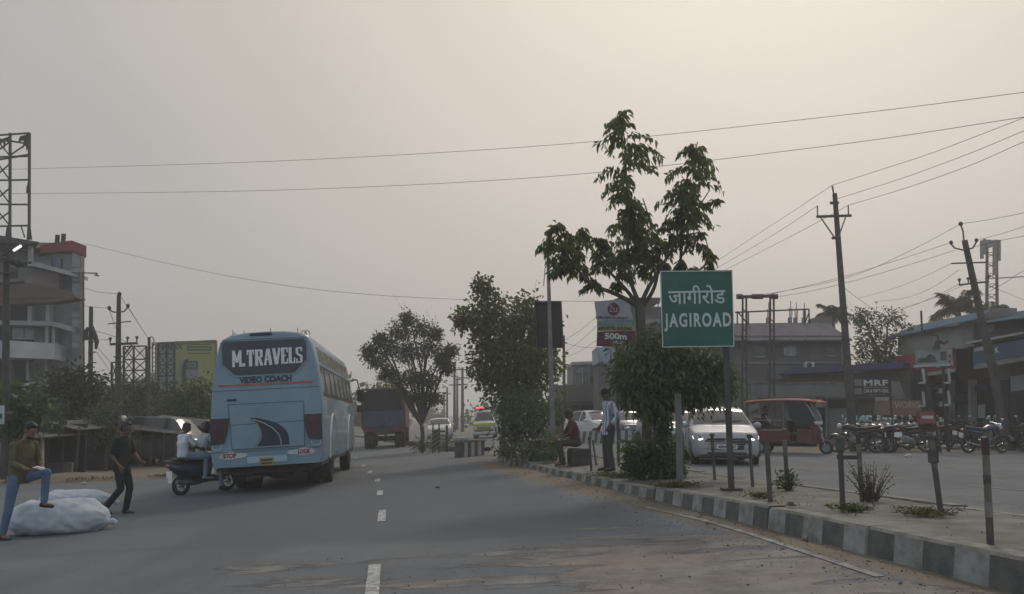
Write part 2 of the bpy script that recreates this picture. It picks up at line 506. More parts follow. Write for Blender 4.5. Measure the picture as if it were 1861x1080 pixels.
def wear_at(x, y):
    k = kerb_x(y)
    a = ss(11.2, 9.4, y) * (.48 * ss(-4.6, -2.4, x) + .27 * ss(-1.5, .8, x) + .25 * ss(.4, 1.8, x)) * ss(k + .2, k - .7, x)
    b_ = 0.5 * ss(13, 10.5, y) * ss(0.0, 1.2, x) * ss(k - .2, k - 1.0, x)
    c_ = 0.25 * ss(24, 30, y)
    r = 0.32 * ss(3, 6, x)
    return max(a, b_, c_, r)
def patch_at(x, y):
    k = kerb_x(y)
    return 0.75 * ss(10.4, 11.0, y + 0.12 * x) * ss(27, 20, y) * ss(k - 0.6, k - 1.3, x) * ss(-8.0, -5.5, x + (y - 10) * .12)
def slab_at(x, y): return 0.5 * ss(-1.6, -1.3, x + .1 * y - .9) * ss(.15, -.1, x) * ss(8.9, 9.15, y) * ss(10.75, 10.5, y) + .35 * ss(-6.4, -6.1, x) * ss(-4.2, -4.5, x + .2 * (y - 12)) * ss(11.5, 11.8, y) * ss(14.2, 13.9, y)
rx = [i * 0.25 for i in range(-104, 100)] + [25 + i * 1.0 for i in range(0, 16)]
ry = [-12 + i * 1.0 for i in range(0, 16)] + [4 + i * 0.25 for i in range(0, 150)] + [41.5 + i * 1.5 for i in range(0, 60)]
g = MB(); rk = lambda x, y: left_edge(y) - 1.2 < x < right_edge(y) + 1.2 and not (y < NOSE - .7 and kerb_x(y) + .45 < x < kerb_x(y) + 1.9) and not (x > 10 and y > 32.2 and x > right_edge(y) + 1)
vs, fs = grid(rx, ry, lambda x, y: G(x, y) + 0.012, keep=rk)
g.add(vs, fs)
ro = g.build('road', RMAT, smooth='all', fix=False)
for nm, fn in (('dust', dust_at), ('wear', wear_at), ('patch', patch_at), ('slab', slab_at)):
    a = ro.data.attributes.new(nm, 'FLOAT', 'POINT')
    a.data.foreach_set('value', [fn(v[0], v[1]) for v in vs])
tag(ro, kind='structure')

# lane paint: worn white, laid 4 mm over the asphalt
PAINT = M('worn_road_paint', (0.50, 0.51, 0.50), (0.22, 0.225, 0.225), scale=14, rough=0.8, grime=0.8)
PAINT2 = M('faded_road_paint', (0.29, 0.29, 0.28), (0.13, 0.135, 0.135), scale=7, rough=0.85, grime=1.0)
def stripe(mb, line, w_, step=0.3):
    """line: list of (x,y); ribbon on the road"""
    out = []
    for (a, b) in zip(line[:-1], line[1:]):
        n = max(1, int(math.hypot(b[0] - a[0], b[1] - a[1]) / step))
        for i in range(n): out.append((a[0] + (b[0] - a[0]) * i / n, a[1] + (b[1] - a[1]) * i / n))
    out.append(line[-1]); v = []; f = []
    for i, p in enumerate(out):
        q = out[min(i + 1, len(out) - 1)]; r_ = out[max(i - 1, 0)]
        d = Vector((q[0] - r_[0], q[1] - r_[1])).normalized(); nx, ny = -d.y, d.x
        ww = w_ / 2 * (0.93 + 0.12 * rnd.random())
        for s in (-1, 1):
            x, y = p[0] + nx * s * ww, p[1] + ny * s * ww
            v.append((x, y, G(x, y) + 0.019))
    for i in range(len(out) - 1): f.append((2 * i, 2 * i + 1, 2 * i + 3, 2 * i + 2))
    mb.add(v, f)
mk = MB()
for px0, py0, px1, py1 in ((675, 1092, 681, 1029), (693, 950, 695, 929), (690, 901.5, 691, 893), (685, 877, 687, 871.5), (671, 861, 674, 857), (659.5, 848.5, 662, 846), (646, 834, 648.5, 832)):
    a = gp(px0, py0); b = gp(px1, py1); stripe(mk, [(a.x, a.y), (b.x, b.y)], 0.12 if py0 < 940 else 0.125)
a = gp(675, 1092)
stripe(mk, [(a.x + .35, a.y - 3.0), (a.x + .5, a.y - 4.6)], .15)
o = mk.build('lane_marking', PAINT, fix=False); tag(o, kind='structure')
mk = MB()
ex = [gp(*p) for p in ((1600, 1052), (1480, 1012), (1370, 975), (1290, 951), (1200, 930), (1172, 923))]
stripe(mk, [(p.x, p.y) for p in ex], 0.085, 0.12)
tag(mk.build('edge_marking', PAINT2, fix=False), kind='structure')
mk = MB()
for px0, py0, px1, py1 in ((1762, 884, 1861, 893.5), (1555, 867, 1648, 873.5), (1437, 854, 1484, 856), (1940, 903, 2070, 916)):
    a = gp(px0, py0); b = gp(px1, py1); stripe(mk, [(a.x, a.y), (b.x, b.y)], 0.12)
for px0, py0, px1, py1 in ((1690, 836, 1722, 837.5), (1770, 838.5, 1810, 840), (1838, 841, 1861, 842)):
    a = gp(px0, py0); b = gp(px1, py1); stripe(mk, [(a.x, a.y), (b.x, b.y)], 0.1)
tag(mk.build('opposite_lane_marking', PAINT2, fix=False), kind='structure')

# ------------------------------------------------------------------ kerb and median
KBLK = M('kerb_black_paint', (0.075, 0.078, 0.08), (0.13, 0.127, 0.12), scale=7, rough=0.85, bump=0.4, grime=0.7)
KWHT = M('kerb_white_paint', (0.31, 0.315, 0.305), (0.19, 0.19, 0.182), scale=7, rough=0.85, bump=0.4, grime=0.7)
KTOP = M('kerb_bare_concrete', (0.25, 0.24, 0.22), (0.15, 0.14, 0.125), scale=6, rough=0.9, bump=0.5, grime=0.6)
def kerb_h(y): return 0.16 + 0.13 * ss(20, 6, y)
def kerb_run(mb, xf, y0, y1, flip=1, step=0.38):
    y = y0; k = 0; n = 0
    while y < y1:
        stripe_len = step
        blk = (k % 5 == 0 and k > 0)
        ya, yb = y + (0.03 if blk else 0), min(y + stripe_len, y1)
        jit = 0.012 * math.sin((k // 5) * 2.3)
        ring = []
        for yy in (ya, yb):
            x = xf(yy) + jit; h = kerb_h(yy) + 0.012 * math.sin((k // 5) * 1.7); z = G(x, yy)
            ring.append([(x, yy, z - .05), (x + .035 * flip, yy, z + h - .03), (x + .055 * flip, yy, z + h - .004), (x + .24 * flip, yy, z + h), (x + .26 * flip, yy, z - .05)])
        o = len(mb.v); mb.v.extend(ring[0] + ring[1]); mi = (k % 2)
        for i in range(4):
            mb.f.append((o + i, o + 5 + i, o + 6 + i, o + 1 + i)); mb.m.append(mi if i == 0 else 2)
        if blk or k == 0: mb.f.append((o + 4, o + 3, o + 2, o + 1, o)); mb.m.append(mi)
        if (k + 1) % 5 == 0 or yb >= y1: mb.f.append((o + 5, o + 6, o + 7, o + 8, o + 9)); mb.m.append(mi)
        y += stripe_len; k += 1
mb = MB(); kerb_run(mb, kerb_x, -5.0, NOSE)
tag(mb.build('kerb', [KBLK, KWHT, KTOP], fix=False), kind='structure')
mb = MB(); kerb_run(mb, lambda y: kerb_x(y) + 2.35, -5.0, NOSE, -1)
tag(mb.build('far_kerb', [KBLK, KWHT, KTOP], fix=False), kind='structure')
mb = MB(); ysm = [-5 + i * 0.4 for i in range(0, int((NOSE + 5) / .4) + 1)]; us = [0.2, .4, .6, .8, 1.0, 1.2, 1.4, 1.6, 1.8, 2.0, 2.15]
mv = []
for y in ysm:
    for u in us:
        x = kerb_x(y) + u
        mv.append((x, y, G(x, y) + kerb_h(y) - 0.012 + (0.02 * mnoise.noise(Vector((x * 2, y * 2, 0))) if .3 < u < 2.1 else 0)))
mfs = [(j * 11 + i, j * 11 + i + 1, (j + 1) * 11 + i + 1, (j + 1) * 11 + i) for j in range(len(ysm) - 1) for i in range(10)]
MEDM = M('dusty_median_concrete', (0.19, 0.185, 0.17), (0.10, 0.096, 0.086), scale=1.9, rough=0.92, bump=0.5, bscale=22, detail=9, grime=0.55)
mb.add(mv, mfs); tag(mb.build('median', MEDM, smooth='all', fix=False), kind='structure')
def med(px, py):
    p = gp(px, py, 0.18)
    for _ in range(3): p = gp(px, py, kerb_h(p.y) - .005)
    return p

# ------------------------------------------------------------------ dusty summer haze hanging over the place
hm = bpy.data.materials.new('haze'); hm.use_nodes = True
nt = hm.node_tree; nt.nodes.remove(nt.nodes['Principled BSDF'])
vs_ = nt.nodes.new('ShaderNodeVolumeScatter'); vs_.inputs['Color'].default_value = (0.93, 0.95, 0.97, 1); vs_.inputs['Density'].default_value = 0.0027; vs_.inputs['Anisotropy'].default_value = 0.35
nt.links.new(vs_.outputs[0], nt.nodes['Material Output'].inputs['Volume'])
mb = MB(); mb.box((0, 190, 22), (600, 420, 52)); 
HAZE = mb.build('haze', hm); tag(HAZE, kind='structure')
# ------------------------------------------------------------------ vehicle materials
RUB = M('tyre_rubber', (0.032, 0.032, 0.033), (0.02, 0.02, 0.02), scale=9, rough=0.9, grime=0.6)
STEEL = M('dull_steel', (0.32, 0.32, 0.32), (0.2, 0.2, 0.2), scale=8, rough=0.45, metal=0.8)
CHROME = M('chrome', (0.7, 0.7, 0.7), (0.6, 0.6, 0.6), rough=0.18, metal=1)
BLK = M('black_plastic', (0.028, 0.029, 0.031), (0.018, 0.018, 0.02), scale=6, rough=0.6)
BLK2 = M('dusty_black', (0.06, 0.058, 0.055), (0.03, 0.03, 0.03), scale=5, rough=0.8, grime=0.5)
DGLASS = glassmat('dark_glass', (0.022, 0.026, 0.03), 0.12)
RLENS = M('red_lens', (0.18, 0.02, 0.02), (0.2, 0.015, 0.015), scale=5, rough=0.25, coat=.5)
CLENS = M('clear_lens', (0.6, 0.62, 0.62), (0.45, 0.47, 0.48), scale=9, rough=0.15, coat=.6)
WHITE = M('white_paint', (0.66, 0.66, 0.65), (0.52, 0.52, 0.51), scale=2, rough=0.5, grime=0.35)
WLET = M('white_lettering', (0.72, 0.72, 0.72), (0.6, 0.6, 0.6), scale=7, rough=0.6)
REDLET = M('red_lettering', (0.27, 0.05, 0.06), (0.21, 0.04, 0.045), scale=7, rough=0.6)
NAVY = M('navy_paint', (0.022, 0.03, 0.06), (0.015, 0.02, 0.04), scale=3, rough=0.45)
LIT = M('lit_white_lamp', (1, 1, 1), (0.95, 0.97, 1), rough=0.3, emit=1.6)
LITR = M('lit_red_beacon', (1, 0.08, 0.10), (0.9, 0.05, 0.06), rough=0.3, emit=1.6)

def lerp_tab(tab, s):
    """smooth table lookup"""
    if s <= tab[0][0]: return tab[0][1]
    for (a, va), (b, vb) in zip(tab[:-1], tab[1:]):
        if s <= b:
            t = (s - a) / (b - a)
            return va + (vb - va) * t
    return tab[-1][1]

def catmull(P, t):
    n = len(P) - 1; x = max(0.0, min(0.9999, t)) * n; i = int(x); f = x - i
    p0, p1, p2, p3 = P[max(i - 1, 0)], P[i], P[i + 1], P[min(i + 2, n)]
    h = lambda a, b, c, d: 0.5 * (2 * b + (c - a) * f + (2 * a - 5 * b + 4 * c - d) * f * f + (3 * b - a - 3 * c + d) * f ** 3)
    return tuple(h(p0[k], p1[k], p2[k], p3[k]) for k in range(len(p1)))

def wheel(parent, c, r, w_, side=1, rim=None, name='wheel', hub=0.62):
    o = bpy.data.objects.new(name, None); col.objects.link(o); o.parent = parent; o.location = c
    mb = MB(); n = 26; prof = [(-.42, hub), (-.5, .72), (-.5, .93), (-.38, 1.0), (.38, 1.0), (.5, .93), (.5, .72), (.42, hub)]
    rings = []
    for k in range(n):
        a = 2 * math.pi * k / n
        rings.append([(math.cos(a) * q * r, u * w_, math.sin(a) * q * r) for u, q in prof])
    rings.append(rings[0]); mb.loft(rings, cap=False, closed=False)
    mb.build('tyre', RUB, o, smooth=45)
    mb = MB()
    rings = []
    prof2 = [(-.36, 0), (-.36, .9 * hub), (-.4, hub + .01), (.4, hub + .01), (.36, .88 * hub), (.22, .8 * hub), (.26, .25), (.3, 0)]
    for k in range(n):
        a = 2 * math.pi * k / n
        rings.append([(math.cos(a) * q * r, u * w_ * side, math.sin(a) * q * r) for u, q in prof2])
    rings.append(rings[0]); mb.loft(rings, cap=False, closed=False)
    for k in range(5):
        a = 2 * math.pi * k / 5
        mb.span((math.cos(a) * .12 * r, w_ * .3 * side, math.sin(a) * .12 * r), (math.cos(a) * hub * .9 * r, w_ * .33 * side, math.sin(a) * hub * .9 * r), .16 * r, .05 * w_, up=(0, 1, 0))
    mb.build('rim', rim or STEEL, o, smooth=35)
    return o

# ------------------------------------------------------------------ the coach
BUSB = M('coach_blue_paint', (0.19, 0.285, 0.355), (0.15, 0.23, 0.29), scale=0.9, rough=0.45, grime=0.42, coat=.2)
BUSL = M('coach_pale_blue', (0.33, 0.44, 0.53), (0.27, 0.37, 0.45), scale=1.5, rough=0.45, grime=0.3)
BGLASS = M('coach_rear_glass', (0.03, 0.04, 0.062), (0.022, 0.03, 0.045), scale=1.5, rough=0.22, grime=0.2)
SGLASS = glassmat('coach_side_glass', (0.30, 0.29, 0.27), 0.15)  # bright sky reflection is put into the pane colour
GOLD = M('gold_pinstripe', (0.34, 0.27, 0.13), (0.25, 0.2, 0.1), scale=6, rough=0.5)
LAMPR = M('smoked_lamp', (0.045, 0.03, 0.034), (0.028, 0.022, 0.026), scale=5, rough=0.25)

def build_bus():
    root = thing('coach', 'pale blue passenger coach seen from behind, M. TRAVELS on its rear window', 'bus')
    HALF = [(1.19, .62), (1.245, .78), (1.25, 1.3), (1.25, 1.9), (1.215, 2.4), (1.15, 2.9), (1.06, 3.35), (0.98, 3.52), (0.78, 3.615), (0.45, 3.66), (0, 3.675)]
    def ring(x, k=1.0, dz=0.0, kz=1.0):
        r_ = [(x, -y * k, .62 + (z - .62) * kz + dz) for y, z in HALF] + [(x, y * k, .62 + (z - .62) * kz + dz) for y, z in HALF[-2::-1]]
        return r_
    mb = MB(); mb.loft([ring(-5.2, .955, 0, .975), ring(-5.19, .975, 0, .985), ring(-5.15, .99, 0, .994), ring(-5.06), ring(-3), ring(0), ring(3), ring(4.6), ring(5.0, .985, 0, .99), ring(5.2, .93, 0, .96)])
    mb.build('body', BUSB, root, smooth=38)
    X = -5.203
    RM = lambda u, z, d=0.0: Vector((X - d, -u, z))
    def poly(name, pts, mat, par=root, d=0.004, th=0.008):
        mb = MB(); n = len(pts)
        fr = [RM(u, z, d + th) for u, z in pts]; bk = [RM(u, z, -0.02) for u, z in pts]
        mb.add(fr + bk, [tuple(range(n))] + [(k, (k + 1) % n, n + (k + 1) % n, n + k) for k in range(n)])
        return mb.build(name, mat, par)
    rw = poly('rear_window', [(-.96, 3.40), (-.9, 3.46), (.86, 3.46), (.92, 3.40), (.92, 2.98), (.66, 2.70), (.6, 2.68), (-.62, 2.68), (-.7, 2.70), (-.955, 2.95)], BGLASS)
    # surround moulding of the window
    mb = MB(); pp = [(-1.0, 3.42), (-.92, 3.50), (.88, 3.50), (.96, 3.42), (.96, 2.96), (.68, 2.66), (-.7, 2.64), (-1.0, 2.93)]
    mb.tube([RM(u, z, .0) for u, z in pp + pp[:1]], .014, 6); mb.build('window_moulding', BUSB, root, smooth=True)
    # slab-serif lettering from strokes
    def slab(mb, strokes, ox, oz, wd, ht, t):
        for q in strokes:
            (x0, z0), (x1, z1) = q[0], q[1]; tt = t * (q[2] if len(q) > 2 else 1)
            mb.span(RM(ox + x0 * wd, oz + z0 * ht, .016 + rnd.random() * .002), RM(ox + x1 * wd, oz + z1 * ht, .016 + rnd.random() * .002), tt, .006, up=(1, 0, 0))
    LT = {'M': [((.12, 0), (.12, 1)), ((.88, 0), (.88, 1)), ((.12, 1), (.5, .25), 1), ((.88, 1), (.5, .25), 1), ((0, .03), (.28, .03), .5), ((.72, .03), (1, .03), .5), ((0, .97), (.22, .97), .5), ((.78, .97), (1, .97), .5)],
          '.': [((.3, 0), (.3, .2), 1.3)],
          'T': [((.5, 0), (.5, 1), 1.25), ((0, .95), (1, .95), .8), ((.05, 1), (.05, .72), .5), ((.95, 1), (.95, .72), .5), ((.28, .03), (.72, .03), .5)],
          'R': [((.2, 0), (.2, 1), 1.2), ((.1, .95), (.75, .95), .7), ((.8, .98), (.8, .52), 1.1), ((.2, .52), (.8, .52), .6), ((.5, .52), (.85, 0), 1.1), ((0, .03), (.42, .03), .5), ((.7, .03), (1, .03), .5), ((0, .97), (.2, .97), .5)],
          'A': [((.12, 0), (.45, 1), .9), ((.88, 0), (.55, 1), 1.2), ((.25, .33), (.75, .33), .5), ((0, .03), (.32, .03), .5), ((.66, .03), (1, .03), .5)],
          'V': [((.12, 1), (.45, 0), 1.2), ((.88, 1), (.55, 0), .9), ((0, .97), (.35, .97), .5), ((.68, .97), (1, .97), .5)],
          'E': [((.2, 0), (.2, 1), 1.25), ((0, .05), (.95, .05), .6), ((0, .95), (.95, .95), .6), ((.2, .5), (.7, .5), .5), ((.92, 0), (.92, .3), .5), ((.92, .7), (.92, 1), .5)],
          'L': [((.22, 0), (.22, 1), 1.25), ((0, .05), (.95, .05), .7), ((.92, 0), (.92, .36), .55), ((0, .97), (.44, .97), .5)],
          'S': [((.15, .6), (.15, .95), 1), ((.1, .94), (.9, .94), .6), ((.88, .98), (.88, .72), .6), ((.15, .6), (.85, .42), .9), ((.85, .06), (.85, .46), 1), ((.1, .06), (.9, .06), .6), ((.12, .0), (.12, .28), .6)]}
    mb = MB(); x = -.735; ws = {'M': .215, '.': .07, 'T': .165, 'R': .19, 'A': .185, 'V': .18, 'E': .155, 'L': .15, 'S': .15}
    for ch in 'M.TRAVELS':
        slab(mb, LT[ch], x, 2.885 + .012 * math.sin(x * 3), ws[ch] * .93, .37, .056); x += ws[ch] + (.012 if ch != '.' else .03)
    mb.build('window_lettering', WLET, rw)
    text('VIDEO COACH', .185, 'lettering', NAVY, root, facing(RM(.0, 2.555, .006), (0, -1, 0), (0, 0, 1)), bold=.008, width=1.17)
    poly('red_stripe', [(-1.06, 2.475), (1.06, 2.475), (1.06, 2.435), (-1.06, 2.435)], M('red_stripe_paint', (.40, .10, .09), rough=.5), th=.004)
    poly('badge', [(-.87, 2.15), (-.66, 2.15), (-.66, 2.10), (-.87, 2.10)], NAVY, th=.004)
    # engine hatch: shut lines, handles
    GAP = M('shut_line', (.05, .08, .11), (.04, .06, .09), rough=.8)
    ht = poly('engine_hatch', [(-.84, 2.02), (.83, 2.02), (.83, 1.02), (-.76, 1.02)], BUSB, d=.006, th=.006)
    mb = MB()
    for a, b in (((-.85, 2.025), (.84, 2.025)), ((.838, 2.02), (.838, 1.02)), ((-.845, 2.02), (-.765, 1.02)), ((-.765, 1.013), (.838, 1.013)), ((-.8, 1.56), (.83, 1.58))):
        mb.span(RM(*a, .014), RM(*b, .014), .014, .004, up=(1, 0, 0))
    mb.build('shut_line', GAP, ht)
    def decal(name, pts, mat, d): 
        mb = MB(); n = len(pts); mb.add([RM(u, z, d) for u, z in pts], [tuple(range(n))]); return mb.build(name, mat, ht)
    Zm = lambda zx, zy: ((zx - 396) / 262.0, .62 + (843 - (zy + .06 * (zx - 400))) / 258.0)
    outer = [Zm(*p) for p in ((300, 568), (350, 570), (410, 583), (465, 603), (505, 632), (522, 665), (527, 722))]
    inner = [Zm(*p) for p in ((337, 735), (362, 700), (371, 665), (362, 630), (340, 600))]
    mb = MB(); mb.add([RM(u, z, .0165) for u, z in outer], []); o_ = mb
    pts = [RM(u, z, .0165) for u, z in outer + inner]
    mb = MB(); n = len(outer)
    L_ = [Vector(p) for p in [RM(*q, .0165) for q in outer]]; I_ = [RM(*q, .0165) for q in inner[::-1]]
    # strip between the two curves
    m_ = 14
    def along(P, t):
        x = t * (len(P) - 1); i = min(int(x), len(P) - 2); return P[i].lerp(P[i + 1], x - i)
    I2 = [L_[0]] + I_
    st = []
    for k in range(m_ + 1): st += [along(L_, k / m_), along(I2, k / m_)]
    mb.add(st, [(2 * k, 2 * k + 2, 2 * k + 3, 2 * k + 1) for k in range(m_)]); mb.build('swoosh_decal', NAVY, ht)
    mb = MB(); mb.tube([RM(*Zm(*p), .018) for p in ((318, 578), (380, 598), (432, 628), (465, 662), (478, 700), (479, 724))], .011, 5); mb.build('swoosh_line', BUSL, ht)
    mb = MB(); mb.tube([RM(*Zm(*p), .018) for p in ((305, 575), (345, 606), (361, 640), (358, 676), (338, 712), (318, 738))], .011, 5); mb.build('swoosh_edge', GOLD, ht)
    for s in (-1, 1):
        tl = poly('tail_light', [(s * 1.235, 1.72), (s * .83, 1.72), (s * .86, 1.42), (s * .94, 1.16), (s * 1.235, 1.14)][::1], LAMPR, d=.012, th=.015)
        for zz in (1.60, 1.38): 
            mb = MB(); mb.tube([RM(s * 1.05, zz, .02), RM(s * 1.05, zz, .034)], .095, 18); mb.build('lamp_lens', M('deep_red_lens', (.06, .022, .025), (.045, .018, .02), rough=.2), tl, smooth=True)
        mb = MB(); pp = [(s * 1.2, 1.12), (s * 1.19, 1.05), (s * 1.14, 1.01), (s * 1.05, 1.01), (s * 1.0, 1.05), (s * .99, 1.12)]
        mb.tube([RM(u, z, .008) for u, z in pp], .013, 6); mb.build('reflector_rim', M('pale_rim', (.45, .5, .53), rough=.4), tl, smooth=True)
        word = 'STOP' if s < 0 else 'LOOK'
        mb = MB(); c = (s * .77, .875 if s < 0 else .885); n = 24; pts = []
        for k in range(n):
            a = 2 * math.pi * k / n; uu = math.cos(a); q = .29 * (1 if uu * s > 0 else 1.15)
            pts.append((c[0] + q * uu, c[1] + .085 * math.copysign(abs(math.sin(a)) ** 1.0, math.sin(a)) * (1 if uu * s > -.2 else .75)))
        pl = poly('sign_panel', pts, M('pale_oval_paint', (.50, .52, .54), (.40, .42, .45), scale=5, rough=.5, grime=.3), d=.006, th=.006)
        text(word, .13, 'lettering', REDLET, pl, facing(RM(c[0] + s * .05, c[1] - .0, .014), (0, -1, 0), (0, 0, 1)), bold=.007, width=.29)
    poly('bumper_panel', [(-.44, .83), (.44, .83), (.44, .69), (-.44, .69)], BUSL, d=.008)
    npl = poly('number_plate', [(-.17, .80), (.15, .80), (.15, .625), (-.17, .625)], M('yellow_plate', (.33, .25, .10), (.25, .18, .08), rough=.6), d=.02)
    for z in (.745, .675): poly('print_line', [(-.13, z + .02), (.11, z + .02), (.11, z - .02), (-.13, z - .02)], BLK2, npl, d=.026, th=.004)
    for z in (2.34, .96):
        mb = MB(); mb.span(RM(-1.2, z, .006), RM(1.2, z, .006), .009, .004, up=(1, 0, 0)); mb.build('shut_line', GAP, root)
    # underside: skirt, chassis, exhaust, tank
    mb = MB(); mb.box((-4.7, 0, .54), (.6, 1.9, .2), bev=.05); mb.box((-3.9, 0, .57), (2.2, 2.1, .18)); mb.box((0, 0, .62), (9.8, 2.34, .16))
    for s in (-1, 1): mb.box((-1, s * .42, .5), (7.8, .09, .2))
    mb.tube([(-2.9, -1.0, .5), (-2.9, 1.0, .5)], .09, 8); mb.ell((-2.9, 0, .5), (.24, .26, .24)); mb.tube([(2.9, -1, .5), (2.9, 1, .5)], .07, 8)
    mb.tube([(-4.4, .1, .4), (-4.9, .3, .36), (-5.15, .45, .34)], .05, 8); mb.ell((-4.3, -.15, .42), (.5, .3, .16)); mb.box((-4.2, -.75, .44), (.3, .2, .12))
    mb.build('underbody', BLK2, root, smooth=35)
    for s in (-1, 1):
        wheel(root, (-2.55, s * 1.06, .5), .5, .26, s, BLK2); wheel(root, (-2.55, s * .74, .5), .5, .26, s, BLK2)
        wheel(root, (2.9, s * 1.06, .5), .5, .28, s, BLK2)
        mb = MB(); mb.box((-3.2, s * .92, .40), (.03, .5, .42)); mb.build('mudflap', RUB, root)
    # side glazing, both sides: slanted with the body
    for s in (-1, 1):
        ys = lambda z: s * (lerp_tab([(.62, 1.19), (1.9, 1.25), (2.4, 1.215), (2.9, 1.15), (3.35, 1.06)], z))
        def side(name, x0, x1, z0, z1, mat, d, par=root):
            mb = MB(); q = [Vector((x0, ys(z0) + s * d, z0)), Vector((x1, ys(z0) + s * d, z0)), Vector((x1, ys(z1) + s * d, z1)), Vector((x0, ys(z1) + s * d, z1))]
            bk = [v - Vector((0, s * .03, 0)) for v in q]
            mb.add(q + bk, [(0, 1, 2, 3)] + [(k, (k + 1) % 4, 4 + (k + 1) % 4, 4 + k) for k in range(4)]); return mb.build(name, mat, par)
        band = side('window_band', -4.75, 4.5, 2.12, 2.86, BLK, .004)
        for k in range(7):
            x0 = -4.6 + k * 1.29
            pn = side('window', x0 + .12, x0 + 1.17, 2.2, 2.8, SGLASS, .009)
            mb = MB(); mb.span((x0 + .62, ys(2.2) + s * .012, 2.2), (x0 + .62, ys(2.8) + s * .012, 2.8), .05, .02, up=(0, 1, 0)); mb.build('sash', BLK, pn)
        for k in range(6):
            x0 = -4.7 + k * 1.5
            side('roof_window', x0 + .08, x0 + 1.42, 2.95, 3.3, SGLASS, .006)
        mb = MB(); 
        for z in (1.62, 1.66): mb.span((-5.0, ys(z) + s * .008, z - .0), (5.0, ys(z) + s * .008, z), .012, .02)
        mb.build('waist_rail', BUSL, root)
        # painted arcs around the wheels
        for x0, sg in ((-2.55, 1), (2.9, 1)):
            mb = MB()
            arc = [Vector((x0 + sg * (-1.2 + 2.2 * t), ys(1.2) + s * .012, .66 + 1.05 * math.sin(math.pi * min(1, t * 1.05)) ** .6)) for t in [i / 12 for i in range(13)]]
            mb.tube(arc, .05, 5)
            mb.build('painted_arc', M('silver_arc_paint', (.5, .52, .52), rough=.5), root)
        for x0 in (-2.55, 2.9):
            mb = MB(); n = 16; pts = [(x0 + .66 * math.cos(math.pi * k / n), .55 + .66 * math.sin(math.pi * k / n)) for k in range(n + 1)]
            mb.add([Vector((x, ys(max(z, .62)) + s * .014, z)) for x, z in pts], [tuple(range(n + 1))]); mb.build('wheel_arch', BLK, root)
        mb = MB(); mb.tube([(4.9, s * 1.1, 2.9), (5.35, s * 1.35, 2.95), (5.4, s * 1.42, 2.6)], .025, 6); mb.box((5.4, s * 1.45, 2.4), (.14, .24, .42), bev=.04); mb.box((5.4, s * 1.42, 1.95), (.12, .22, .25), bev=.04)
        mb.build('mirror', BLK, root)
    # clips and rings on the roof edge
    for u, h in ((-.75, .07), (-.5, .05), (.1, .08), (.72, .06)):
        mb = MB(); mb.tube([(-5.05, -u, 3.58), (-5.05, -u, 3.63 + h + .04)], .008, 5); mb.build('roof_pin', BLK, root)
    for u in (-.72, .85, .93):
        mb = MB(); mb.tube([(-5.0 + .0, -u + .06 * math.cos(a), 3.56 + .1 * math.sin(a)) for a in [math.pi * i / 8 for i in range(9)]], .009, 5); mb.build('roof_hook', BLK, root)
    mb = MB(); mb.box((-5.19, .1, 3.60), (.06, .5, .07), bev=.02); mb.build('roof_lamp', NAVY, root)
    return root
bus = build_bus()
p = gp(495, 893); yaw = R(90 + 6.0)
on_ground(bus, p.x + math.cos(yaw) * 4.6, p.y + math.sin(yaw) * 4.6, yaw, span=1.3)

